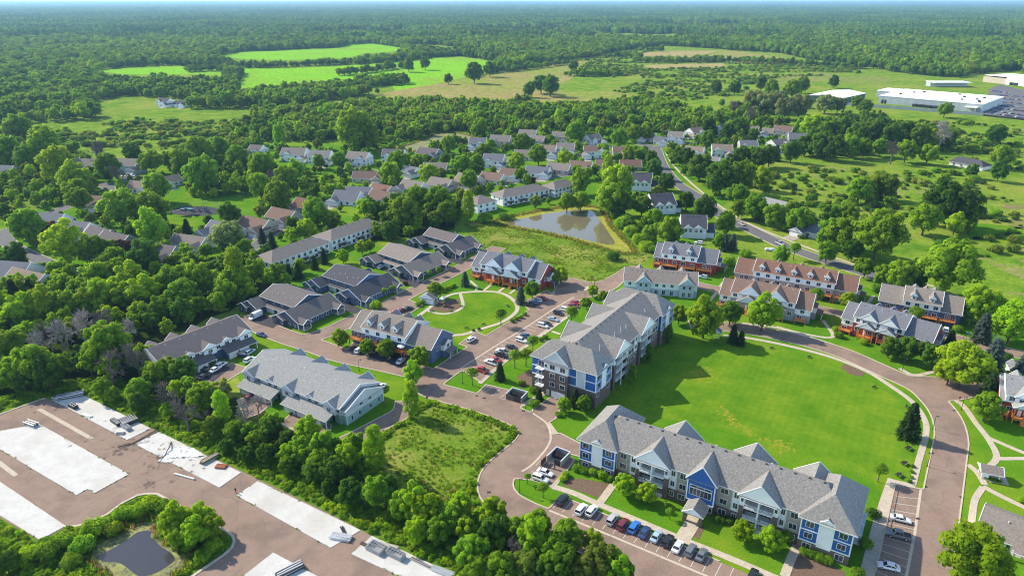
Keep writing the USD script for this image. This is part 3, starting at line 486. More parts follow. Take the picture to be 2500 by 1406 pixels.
# ------------------------------------------------------------ buildings
LANDMARKS = []      # (x, y, short phrase) used in the labels of trees and cars
class Building:
    def __init__(s, name, label, cat_, P0, P1, group=None, mark=None):
        P0, P1 = np.array(P0, float), np.array(P1, float)
        s.o, d = P0, P1 - P0; s.L = np.linalg.norm(d); s.dx = d / s.L; s.dy = np.array([-s.dx[1], s.dx[0]])
        s.rot = math.atan2(s.dx[1], s.dx[0])
        s.path = thing(name, label, cat_, (P0[0], P0[1], 0), s.rot, group); s.M = {}
        s.mark = mark
    def lx(s, k, x, y, z=0.0): return float((at(k, x, y, z) - s.o) @ s.dx)
    def ly(s, k, x, y, z=0.0): return float((at(k, x, y, z) - s.o) @ s.dy)
    def add(s, part, m, mesh): s.M.setdefault((part, m), []).append(mesh)
    def one(s, part, m, mesh, parent=None): return obj(part, mesh, m, parent or s.path)
    def wall(s, m, x0, x1, y0, y1, z0, z1, part='wall'): s.add(part, m, bx(x0, x1, y0, y1, z0, z1))
    def face(s, f, plane, u0, u1, z0, z1, d0, d1):
        a, b = d0, d1
        if f == 'F': return bx(u0, u1, plane - b, plane - a, z0, z1)
        if f == 'B': return bx(u0, u1, plane + a, plane + b, z0, z1)
        if f == 'L': return bx(plane - b, plane - a, u0, u1, z0, z1)
        return bx(plane + a, plane + b, u0, u1, z0, z1)
    def panel(s, f, plane, u0, u1, z0, z1, m, part='wall', d=.05): s.add(part, m, s.face(f, plane, u0, u1, z0, z1, -.2, d))
    def win(s, f, plane, u, z, w=1.1, h=1.4, n=2, frame='trim_white', d=.0, part='window'):
        fr = s.face(f, plane, u - w / 2 - .11, u + w / 2 + .11, z - .11, z + h + .11, -.05, .07 + d)
        p = s.one(part, frame, fr)
        pw = (w - .07 * (n - 1)) / n
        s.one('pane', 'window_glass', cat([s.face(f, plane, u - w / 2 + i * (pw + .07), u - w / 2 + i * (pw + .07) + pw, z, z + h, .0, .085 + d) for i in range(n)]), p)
    def door(s, f, plane, u, w=1.0, h=2.1, m='metal_dark', z=0.0, part='door'): s.one(part, m, s.face(f, plane, u - w / 2, u + w / 2, z, z + h, -.05, .07))
    def garage(s, f, plane, u, w=5.0, h=2.3, m='garage_white', z=0.0):
        n = 4
        s.one('garage_door', m, cat([s.face(f, plane, u - w / 2, u + w / 2, z + i * h / n + .02, z + (i + 1) * h / n - .015, -.05, .06) for i in range(n)]))
    def roof(s, m, x0, x1, y0, y1, z, h, axis='x', hip=(0, 0), over=.45, gable=None, part='roof', trim='trim_white', th=.22):
        """A ridged roof over the rectangle; axis is the ridge's direction, hip the length of each hipped end (0 = gable end with a wall of the material gable)."""
        ox = over if axis == 'y' or hip[0] else .3; 
        X0, X1, Y0, Y1 = x0 - (over if axis == 'y' else (over if hip[0] else .35)), x1 + (over if axis == 'y' else (over if hip[1] else .35)), y0 - (over if axis == 'x' else (over if hip[0] else .35)), y1 + (over if axis == 'x' else (over if hip[1] else .35))
        c = [(X0, Y0), (X1, Y0), (X1, Y1), (X0, Y1)]
        v = [(x, y, z - th) for x, y in c] + [(x, y, z) for x, y in c]
        if axis == 'x':
            ym = (Y0 + Y1) / 2; v += [(X0 + hip[0], ym, z + h), (X1 - hip[1], ym, z + h)]
            F = [(3, 2, 1, 0), (0, 1, 5, 4), (1, 2, 6, 5), (2, 3, 7, 6), (3, 0, 4, 7), (4, 5, 9, 8), (6, 7, 8, 9), (7, 4, 8), (5, 6, 9)]
        else:
            xm = (X0 + X1) / 2; v += [(xm, Y0 + hip[0], z + h), (xm, Y1 - hip[1], z + h)]
            F = [(3, 2, 1, 0), (0, 1, 5, 4), (1, 2, 6, 5), (2, 3, 7, 6), (3, 0, 4, 7), (5, 6, 9, 8), (7, 4, 8, 9), (4, 5, 8), (6, 7, 9)]
        s.add(part, m, solid(v, F))
        # white rakes and gable walls on the open ends, gutters on the eaves
        ends = [(0, X0 if axis == 'x' else Y0, -1), (1, X1 if axis == 'x' else Y1, 1)]
        for i, p, sg in ends:
            if hip[i]: continue
            a0, a1 = (Y0, Y1) if axis == 'x' else (X0, X1)
            am = (a0 + a1) / 2
            P = (lambda a, zz, q: (q, a, zz)) if axis == 'x' else (lambda a, zz, q: (a, q, zz))
            for a in (a0, a1): s.add('trim', trim, bar(P(a, z - .06, p + sg * .02), P(am, z + h - .04, p + sg * .02), .16, .24))
            if gable:
                q0, q1 = p - sg * .5, p + sg * .012; k = .93
                b0, b1 = am - (am - a0) * k, am + (a1 - am) * k
                vv = [P(b0, z - .02, q0), P(b1, z - .02, q0), P(am, z + h * k, q0), P(b0, z - .02, q1), P(b1, z - .02, q1), P(am, z + h * k, q1)]
                s.add('gable', gable, solid(vv, [(0, 2, 1), (3, 4, 5), (0, 1, 4, 3), (1, 2, 5, 4), (2, 0, 3, 5)]))
        if axis == 'x':
            for yy in (Y0, Y1): s.add('gutter', trim, bx(X0, X1, yy - .07, yy + .04, z - .2, z - .03))
        else:
            for xx in (X0, X1): s.add('gutter', trim, bx(xx - .07, xx + .04, Y0, Y1, z - .2, z - .03))
        if hip[0]: s.add('gutter', trim, bx(X0 - .07, X0 + .04, Y0, Y1, z - .2, z - .03) if axis == 'x' else bx(X0, X1, Y0 - .07, Y0 + .04, z - .2, z - .03))
        if hip[1]: s.add('gutter', trim, bx(X1 - .04, X1 + .07, Y0, Y1, z - .2, z - .03) if axis == 'x' else bx(X0, X1, Y1 - .04, Y1 + .07, z - .2, z - .03))
    def shed(s, m, x0, x1, y0, y1, z0, z1, th=.18, part='lower_roof', trim='trim_white'):
        """A roof that rises from z0 at y0 to z1 at y1."""
        v = [(x0, y0, z0 - th), (x1, y0, z0 - th), (x1, y1, z1 - th), (x0, y1, z1 - th), (x0, y0, z0), (x1, y0, z0), (x1, y1, z1), (x0, y1, z1)]
        s.add(part, m, solid(v, [(3, 2, 1, 0), (4, 5, 6, 7), (0, 1, 5, 4), (1, 2, 6, 5), (2, 3, 7, 6), (3, 0, 4, 7)]))
        s.add('gutter', trim, bx(x0, x1, y0 - .08, y0 + .03, z0 - .17, z0 - .02))
    def vent(s, x, y, z, m='vent_metal', w=.38, h=.34, part='roof_vent'): s.one(part, m, bx(x - w / 2, x + w / 2, y - w / 2, y + w / 2, z - .2, z + h))
    def pipe(s, x, y, z, h=.55): s.one('vent_pipe', 'vent_white', cone((x, y, z - .3), (x, y, z + h), .11, .11, 6))
    def deck(s, x0, x1, y0, y1, z, m='cedar', post=True, part='deck', rail=1.0):
        ms = [bx(x0, x1, y0, y1, z - .22, z)]
        for a, b in (((x0, y0), (x1, y0)), ((x0, y0), (x0, y1)), ((x1, y0), (x1, y1))):
            ms.append(bar((*a, z + rail), (*b, z + rail), .09)); ms.append(bar((*a, z + .15), (*b, z + .15), .07))
            n = max(2, int(math.hypot(b[0] - a[0], b[1] - a[1]) / .32))
            for t in np.linspace(0, 1, n + 1): q = (a[0] + (b[0] - a[0]) * t, a[1] + (b[1] - a[1]) * t); ms.append(bar((*q, z), (*q, z + rail), .06))
        s.one(part, m, cat(ms))
        if post:
            for xx in (x0 + .15, x1 - .15): s.one('deck_post', m, bx(xx - .12, xx + .12, y0 + .02, y0 + .26, 0, z - .2))
    def done(s, mark=True):
        for (part, m), ms in s.M.items():
            if part in ('trim', 'gutter', 'corner_trim', 'band'): s.one(part, m, cat(ms))
            else:
                for one in ms: s.one(part, m, one)
        if s.mark:
            c = s.o + s.dx * s.L / 2 + s.dy * 6; LANDMARKS.append((c[0], c[1], s.mark, s))
        return s

# ---- the two apartment blocks
def apartments(label, P0, P1, depth, wall_top, secs, ground_brick, lower, mark, endface):
    b = Building('apartment_building', label, 'apartment building', P0, P1, mark=mark)
    L, zt, g, D = b.L, wall_top, lower, depth
    R = 5.0; fl = [g + .9, g + 3.95, g + 7.0]
    zb = g + 3.0                                            # top of the brick
    b.wall('siding_taupe', 3, L - 3, 2.9, D - 2.5, 0, zt)
    for x0, x1, kind in secs:
        w = x1 - x0; xm = (x0 + x1) / 2
        if kind == 'wing':
            b.wall('brick_brown', x0, x1, 0, D, 0, zb, 'base_wall'); b.wall('siding_blue', x0 + .03, x1 - .03, .03, D - .03, zb, zt)
            c0, c1 = x0 + w * .36, x0 + w * .64
            b.panel('F', .0, c0, c1, zb - .6, zt + .6, 'siding_white', 'white_panel', .10)
            for q in (x0 + .12, c0, c1, x1 - .12): b.panel('F', 0, q - .12, q + .12, zb - .1, zt, 'trim_white', 'corner_trim', .13)
            for zz in (zb + .02, zb + 3.1): 
                b.panel('F', 0, x0, c0, zz - .13, zz + .13, 'trim_white', 'band', .125); b.panel('F', 0, c1, x1, zz - .13, zz + .13, 'trim_white', 'band', .125)
            for q in ((x0 + c0) / 2, (c1 + x1) / 2):
                for z in fl: b.win('F', 0, q, z, 1.7, 1.45)
            b.roof('shingle_grey', x0, x1, 0, D, zt, R, 'y', (w * .5, w * .5), over=.7)
            b.roof('shingle_grey', c0 - .2, c1 + .2, -.05, 2.6, zt - .1, 1.5, 'y', over=.35, gable='siding_white', part='small_gable_roof')
        elif kind in ('taupe', 'white'):
            m = 'siding_taupe' if kind == 'taupe' else 'siding_white'
            b.wall('brick_brown', x0, x1, 1.1, 3.2, 0, zb, 'base_wall'); b.wall(m, x0 + .01, x1 - .01, 1.2, 3.1, zb, zt)
            for q in (x0, x1): b.panel('F', 1.2, q - .1, q + .1, zb, zt, 'trim_white', 'corner_trim', .06)
            us = [xm] if w < 4.2 else [xm - w * .2, xm + w * .2]
            for z in fl:
                for u in us: b.win('F', 1.1 if z < zb else 1.2, u, z, min(1.7, w * .5), 1.45)
        elif kind == 'balc':
            for q in (x0, x1):
                s0, s1 = (q, q + 1.15) if q == x0 else (q - 1.15, q)
                b.wall('siding_white', s0, s1, .3, 3.0, g + 3.05 + 3.05, zt); b.wall('brick_brown', s0 - .02, s1 + .02, .25, 3.0, 0, g + 6.1, 'base_wall'); b.win('F', .3, (s0 + s1) / 2, g + 7.3, .6, 1.0, 1)
            b.wall('brick_brown', x0 + 1.1, x1 - 1.1, 2.7, 3.0, 0, zb, 'base_wall'); b.wall('siding_taupe', x0 + 1.1, x1 - 1.1, 2.72, 3.0, zb, zt)
            for k, z in enumerate((g + .05, g + 3.1, g + 6.15)):
                b.one('balcony_floor', 'trim_white', bx(x0 + 1.15, x1 - 1.15, -.2, 2.75, z - .22, z))
                for u in (x0 + 1.15 + (w - 2.3) * .27, x0 + 1.15 + (w - 2.3) * .73):
                    b.win('F', 2.7, u, z + .12, 2.5, 2.1, 3)
                n = int((w - 2.3) / .28); rail = [bx(x0 + 1.15, x1 - 1.15, -.2, -.12, z + .95, z + 1.03), bx(x0 + 1.15, x1 - 1.15, -.2, -.12, z + .1, z + .17)]
                rail += [bx(u - .035, u + .035, -.19, -.13, z + .12, z + 1.0) for u in np.linspace(x0 + 1.2, x1 - 1.2, n)]
                b.one('balcony_railing', 'metal_rail', cat(rail))
            b.wall('trim_white', xm - .15, xm + .15, -.25, .05, 0, zt, 'balcony_post')
            b.wall('trim_white', xm - .12, xm + .12, .05, 2.7, g + 3.1, zt, 'balcony_divider')
            b.wall('siding_white', x0, x1, -.25, .3, zt - .45, zt, 'balcony_beam')
            b.roof('shingle_grey', x0, x1, -.2, D / 2 + .6, zt, R * .86, 'y', over=.55, gable='siding_white', part='cross_gable_roof')
            b.shed('shingle_slate', x0 + .4, x1 - .4, -.75, -.2, zt - .05, zt + .5, part='pent_roof')
        elif kind == 'bay':
            b.wall('brick_brown', x0, x1, .1, 3.1, 0, zb + .2, 'base_wall'); b.wall('siding_blue', x0 - .1, x1 + .1, -.5, 3.0, zb + .2, zt)
            for q in (x0, x1): b.panel('F', -.5, q - .12, q + .12, zb + .2, zt, 'trim_white', 'corner_trim', .06)
            b.panel('F', -.5, x0, x1, zb + .1, zb + .4, 'trim_white', 'band', .07)
            for i in (-1, 0, 1):
                b.win('F', -.5, xm + i * w * .27, g + 5.0, 1.7, 1.9, 2); b.win('F', -.5, xm + i * w * .27, g + 7.2, 1.7, .55, 1)
            b.win('F', .1, xm - w * .3, g + .9, 1.6, 1.5); b.win('F', .1, xm + w * .33, g + .9, 1.6, 1.5)
            b.roof('shingle_grey', x0, x1, -.5, D / 2 + .6, zt, R * .9, 'y', over=.55, gable='siding_blue', part='cross_gable_roof')
            # entry porch
            e0, e1 = xm - 2.0, xm + 2.0
            for q in (e0, e1): b.one('porch_pillar', 'brick_brown', bx(q - .4, q + .4, -5.2, -4.4, 0, 2.9))
            b.wall('siding_white', e0 - .3, e1 + .3, -5.1, .1, 2.6, 3.0, 'porch_beam')
            b.roof('shingle_grey', e0 - .3, e1 + .3, -5.2, .1, 3.0, 1.7, 'y', over=.35, gable='siding_white', part='porch_roof')
            b.door('F', .1, xm, 2.2, 2.3)
    b.roof('shingle_grey', 2.5, L - 2.5, 1.2, D - 2.4, zt + .02, R + .15, 'x', (6, 6), over=.6)
    for i, x in enumerate(np.arange(6.5, L - 6, 3.3)):
        b.vent(x, D / 2 - .9, zt + R - .35, 'vent_metal', .55, .42)
    rs = random.Random(5)
    for i in range(9):
        x = 8 + (L - 16) * (i + .5) / 9 + rs.uniform(-1, 1)
        for k in range(rs.choice((1, 2, 3))): b.pipe(x + k * .9, 4.6 + k * .5, zt + 2.2 + k * .3, .45)
    for t in (.34, .62, .84):                                # cross gables at the back
        x = L * t; b.roof('shingle_grey', x - 5, x + 5, D / 2 - .5, D - 1.6, zt, R * .86, 'y', over=.55, gable='siding_white', part='back_gable_roof')
    for x in np.arange(8, L - 6, 5.0):
        for z in fl: b.win('B', D - 2.5, x, z, 1.7, 1.4)
    endface(b, L, D, zt, g, fl, zb)
    b.done(); return b
pA0, pA1 = at('BM', 1745, 398, 9.4), at('BR', 1262, 1095, 9.4)
tmp = Building.__new__(Building); tmp.o = np.array(pA0); d_ = np.array(pA1) - pA0; LA = np.linalg.norm(d_); tmp.dx = d_ / LA; tmp.dy = np.array([-tmp.dx[1], tmp.dx[0]])
X = [tmp.lx(*q, 9.4) for q in (('BM', 2012, 480), ('BM', 2110, 512), ('BM', 2160, 535), ('BM', 2405, 607), ('BM', 2460, 625), ('BR', 60, 655), ('BR', 255, 728), ('BR', 372, 765), ('BR', 432, 790), ('BR', 718, 885), ('BR', 772, 905), ('BR', 882, 945))]
secA = [(0, X[0], 'wing'), (X[0], X[1], 'taupe'), (X[1], X[2], 'white'), (X[2], X[3], 'balc'), (X[3], X[4], 'white'), (X[4], X[5], 'taupe'), (X[5], X[6], 'bay'), (X[6], X[7], 'taupe'), (X[7], X[8], 'white'), (X[8], X[9], 'balc'), (X[9], X[10], 'white'), (X[10], X[11], 'taupe'), (X[11], LA, 'wing')]
def endA(b, L, D, zt, g, fl, zb):
    for z in fl:
        for y in (3, 6.5): b.win('R', L, y, z, 1.5, 1.4)
        b.one('balcony_floor', 'trim_white', bx(L, L + 1.5, 8.6, 13.2, z - 1.05, z - .85)); b.one('balcony_railing', 'metal_rail', cat([bx(L + 1.42, L + 1.5, 8.6, 13.2, z + .05, z + .15)] + [bx(L + 1.43, L + 1.49, y - .03, y + .03, z - .9, z + .1) for y in np.arange(8.7, 13.2, .3)]))
        b.win('R', L, 10.9, z - .8, 2.4, 2.1, 3)
        for y in (4, 10, 15): b.win('L', 0, y, z, 1.5, 1.4)
apartments('long blue and white apartment block with entry porch, facing the row of parked cars', pA0, pA1, 18.0, 9.4, secA, 3.0, 0.0, 'the lower apartment block', endA)
pB0, pB1 = at('MM', 1865, 1334, 12.4), at('MM', 2432, 822, 12.4)
LB = float(np.linalg.norm(pB1 - pB0))
fB = [0, .15, .20, .24, .38, .42, .50, .54, .58, .72, .76, .83, 1.0]
secB = [(0, LB * .17, 'wing'), (LB * .17, LB * .21, 'white'), (LB * .21, LB * .37, 'balc'), (LB * .37, LB * .41, 'white'), (LB * .41, LB * .49, 'taupe'), (LB * .49, LB * .53, 'white'), (LB * .53, LB * .69, 'balc'), (LB * .69, LB * .73, 'white'), (LB * .73, LB * .82, 'taupe'), (LB * .82, LB, 'wing')]
def endB(b, L, D, zt, g, fl, zb):
    P = lambda *a, **k: b.panel('L', 0.0, *a, **k)
    P(6.6, 6.85, zb, zt, 'trim_white', 'corner_trim', .14); P(3.6, 3.85, zb, zt, 'trim_white', 'corner_trim', .14); P(3.8, 6.65, zb - .1, zt, 'siding_light_grey', 'white_panel', .10)
    for zz in (zb + .02, zb + 3.1): P(0, 3.6, zz - .13, zz + .13, 'trim_white', 'band', .125); P(6.8, 9.4, zz - .13, zz + .13, 'trim_white', 'band', .125); P(18, D, zz - .13, zz + .13, 'trim_white', 'band', .125)
    b.wall('brick_brown', -1.0, 1, 9.4, 18.0, 0, g + 6.1, 'base_wall'); b.wall('siding_white', -1.02, 1, 9.38, 18.02, g + 6.1, zt)
    b.roof('shingle_grey', -1.0, 7, 9.2, 18.2, zt, 4.3, 'x', over=.5, gable='siding_light_grey', part='cross_gable_roof')
    b.add('pent_roof', 'shingle_slate', solid([(-1.9, 9, zt), (-1.9, 18.4, zt), (-1.3, 18.4, zt + .55), (-1.3, 9, zt + .55), (-1.9, 9, zt - .15), (-1.9, 18.4, zt - .15), (-1.3, 18.4, zt - .15), (-1.3, 9, zt - .15)], [(0, 1, 2, 3), (4, 7, 6, 5), (0, 4, 5, 1), (1, 5, 6, 2), (2, 6, 7, 3), (3, 7, 4, 0)]))
    for z in fl:
        for y in (11.2, 14.9): b.win('L', -1.0, y, z, 1.7, 1.5)
    b.win('L', -1.02, 17.3, fl[2] + .2, .8, 1.0, 1)
    b.garage('L', -1.0, 12.6, 5.0, 2.4); b.door('L', -1.0, 16.4, 1.1, 2.2, 'siding_tan')
    for z in (g + .05, g + 3.1, g + 6.15):
        b.one('balcony_floor', 'trim_white', bx(-1.9, 0, 18.1, 20.9, z - .22, z)); b.one('balcony_railing', 'metal_rail', cat([bx(-1.9, -1.8, 18.1, 20.9, z + .92, z + 1.02)] + [bx(-1.89, -1.81, y - .03, y + .03, z, z + .95) for y in np.arange(18.2, 20.9, .3)] + [bx(-1.9, 0, 20.8, 20.88, z + .92, z + 1.02)]))
        b.win('L', 0, 19.5, z + .1, 1.9, 2.1, 2)
apartments('blue, white and brick apartment block beside the big lawn, with a garage door', pB0, pB1, 23.0, 12.4, secB, 3.0, 3.0, 'the upper apartment block', endB)

# ---- town houses with steep end wings
def townhouse(label, P0, P1, D, base, style, roofm, nd=3, mark=None, cfrac=(.17, .80), ze=5.6, zc=7.9, rise=3.6, lower_wall=None):
    b = Building('town_house', label, 'town house', P0, P1, mark=mark)
    L = b.L; c0, c1 = L * cfrac[0], L * cfrac[1]; dz = zc - ze; slope = rise / (D / 2)
    b.wall(base, 0, L, 0, D, 0, ze, 'wing_wall')
    b.wall(base, c0, c1, -.5, D + .3, 0, 5.4, 'lower_wall'); b.wall('siding_white', c0 - .03, c1 + .03, -.55, D + .35, 5.4, zc, 'upper_wall')
    b.roof(roofm, 0, L, 0, D, ze, rise + dz - 1.0, 'x', over=.5, gable=base, part='wing_roof')
    b.roof(roofm, c0, c1, -.5, D + .3, zc, rise, 'x', over=.45, gable='siding_white', part='main_roof')
    for x in (c0 - .03, c1 + .03): b.wall('siding_white', x - .12, x + .12, 1.5, D - 1.5, ze + .5, zc + .6, 'upper_wall')
    W_ = c1 - c0; zr = zc + rise
    for i in range(8): b.vent(c0 + W_ * (i + .7) / 8.5, D * .5 - 1.7 + (i % 3) * .5, zr - .95 + (i % 3) * .18, 'vent_white' if i % 2 else 'vent_metal', .26, .3)
    if style == 'deck':
        for i in range(nd):
            x = c0 + W_ * (.14 + .30 * i) if nd == 3 else c0 + W_ * (.5 + i) / nd
            b.wall('siding_white', x - .85, x + .85, .45, 3.8, zc + .2, zc + 1.95, 'dormer_wall'); b.win('F', .45, x, zc + .75, .7, .85, 2)
            b.roof(roofm, x - .85, x + .85, .4, 5.2, zc + 1.95, 1.35, 'y', over=.4, gable='siding_white', part='dormer_roof')
        n = max(4, int(W_ / 4.0))
        for i in range(n):
            x = c0 + W_ * (i + .5) / n
            b.win('F', -.55, x, 5.95, 1.5, 1.35); b.win('F', -.5, x, 3.1, 1.6 if i % 2 else 1.9, 1.9 if i % 2 == 0 else 1.4)
        for i in range(n): b.one('garage_opening', 'dark_void', b.face('F', -.5, c0 + W_ * (i + .08) / n, c0 + W_ * (i + .92) / n, .05, 2.4, -.1, .04))
        for x in (c0 * .5, (c1 + L) / 2):
            b.win('F', 0, x - .9, 3.2, 1.3, 1.4); b.win('F', 0, x + 1.1, 2.9, 1.5, 2.0, 2)
        b.deck(.2, c0 - .2, -2.2, 0, 2.75)
        m = int(round(W_ / 7.5))
        for i in range(m):
            x = c0 + W_ * (i + .5) / m; b.deck(x - W_ / m * .44, x + W_ / m * .44, -2.6, -.5, 2.75)
        b.deck(c1 + .3, L - 1.4, -2.4, 0, 2.75)
    else:
        for i, x in enumerate((c0 + W_ * .30, c0 + W_ * .70)):
            wd = W_ * .17
            b.wall('siding_white', x - wd, x + wd, -1.3, 3, 5.4, zc, 'bay_wall'); b.roof(roofm, x - wd, x + wd, -1.3, D * .5, zc, wd * .92, 'y', over=.4, gable='siding_white', part='cross_gable_roof'); b.win('F', -1.3, x + (wd * .45 if i else -wd * .4), 6.0, 1.4, 1.3)
            b.wall('siding_white', x - wd + .1, x + wd + .1, -3.2, -.6, 4.9, 5.3, 'porch_beam')
            b.roof(roofm, x - wd, x + wd, -3.3, -.5, 5.3, wd * .72, 'y', over=.45, gable='siding_light_grey', part='porch_roof')
            for q in (x - wd + .3, x, x + wd - .3): b.one('porch_column', 'cedar', bx(q - .16, q + .16, -3.2, -2.88, 0, 4.9))
            b.deck(x - wd + .3, x + wd - .3, -3.1, -.5, 1.3, post=False, part='porch_deck')
            b.add('stair', 'cedar', cat([bx(x - .7, x + .7, -3.4 - .3 * k, -3.1 - .3 * k, 0, 1.15 - .25 * k) for k in range(4)]))
            b.door('F', -.5, x - .8, 1.0, 2.1, 'trim_white', 1.3); b.win('F', -.5, x + 1.0, 2.0, 1.4, 1.5)
        for x in (c0 + 1.6, c0 + W_ * .5, c1 - 1.6):
            b.win('F', -.55, x, 6.0, 1.5, 1.35); b.win('F', -.5, x, 2.4, 1.5, 1.5)
        for x in (c0 * .5, (c1 + L) / 2):
            b.win('F', 0, x, 3.9, 1.5, 1.3); b.win('F', 0, x - .8, .7, 1.7, 2.0)
            b.deck(x - 2.2, x + 2.0, -2.0, 0, 1.5)
        b.wall('siding_white', .0, c0 - .2, -.03, 1, 3.2, ze, 'upper_wall'); b.wall('siding_white', c1 + .2, L, -.03, 1, 3.2, ze, 'upper_wall')
    # end gable bay with a low porch
    for y, z in ((D * .75, 3.6), (D * .82, .9), (D * .3, 3.4)): b.win('R', L, y, z, 1.2, 1.4)
    b.wall('siding_white', L, L + 1.6, D * .42, D * .72, 2.7, 5.0, 'end_bay_wall'); b.wall(base, L, L + 1.55, D * .42, D * .72, 0, 2.7, 'end_bay_wall')
    b.win('R', L + 1.6, D * .6, 3.3, 1.4, 1.3)
    b.roof(roofm, L - .5, L + 1.6, D * .42, D * .72, 5.0, 1.5, 'x', over=.35, gable='siding_white', part='end_bay_roof')
    v = [(L + 1.6, D * .42, 3.0), (L + 1.6, D * .80, 3.0), (L + 4.0, D * .80, 2.4), (L + 4.0, D * .42, 2.4)]
    b.add('porch_roof', roofm, solid([(x, y, z - .15) for x, y, z in v] + v, [(3, 2, 1, 0), (4, 5, 6, 7), (0, 1, 5, 4), (1, 2, 6, 5), (2, 3, 7, 6), (3, 0, 4, 7)]))
    for y in (D * .45, D * .77): b.one('porch_column', 'trim_white', bx(L + 3.7, L + 3.9, y - .1, y + .1, 0, 2.4))
    for t in (.25, .55, .8):
        x = c0 + W_ * t; b.roof(roofm, x - 1.6, x + 1.6, D * .55, D + .5, zc, 2.0, 'y', over=.35, gable='siding_white', part='back_gable_roof')
    b.done(); return b
townhouse('slate blue town house row with three dormers, taupe roof and orange decks', at('MM', 72, 1000, 5.6), at('MM', 655, 1152, 5.6), 13.8, 'siding_slate_blue', 'deck', 'shingle_taupe', 3, 'the blue dormer row', (.155, .70))
townhouse('red brick town house row with cedar porches facing the oval green', at('MM', 955, 540, 5.6), at('MM', 1455, 640, 5.6), 14.5, 'siding_brick_red', 'porch', 'shingle_slate', 2, 'the red row by the oval green', (.14, .82))
townhouse('red town house row with grey roof left of the brown dormer row', at('MM', 2290, 470, 5.6), at('MR', 245, 530, 5.6), 13.5, 'siding_brick_red', 'deck', 'shingle_slate', 2, 'the red row above the alley', (.12, .70))
townhouse('long brown roofed town house row with five white dormers', at('MR', 385, 585, 5.6), at('MR', 1270, 735, 5.6), 13.5, 'siding_taupe', 'deck', 'shingle_red_brown', 5, 'the five dormer row', (.16, .83))
townhouse('brown roofed town house row with gabled porches behind two big trees', at('MR', 275, 745, 5.6), at('MR', 940, 870, 5.6), 13.5, 'siding_grey', 'porch', 'shingle_brown', 2, 'the brown porch row', (.13, .83))
townhouse('navy town house row with two dormers, brown roof and long orange decks', at('MR', 1440, 790, 5.6), at('MR', 2040, 900, 5.6), 14.0, 'siding_slate_blue', 'deck', 'shingle_taupe', 2, 'the two dormer row', (.30, .75))
townhouse('red town house row with dark grey roof beside the curving street', at('MR', 1170, 920, 5.6), at('MR', 1830, 1100, 5.6), 13.0, 'siding_brick_red', 'porch', 'shingle_slate', 2, 'the red row on the curve', (.14, .70))
townhouse('red town house with cedar balcony cut by the right edge', at('BR', 2330, 110, 5.6), at('BR', 2960, 230, 5.6), 13.0, 'siding_brick_red', 'porch', 'shingle_light_grey', 2, 'the red house at the right edge', (.05, .85))

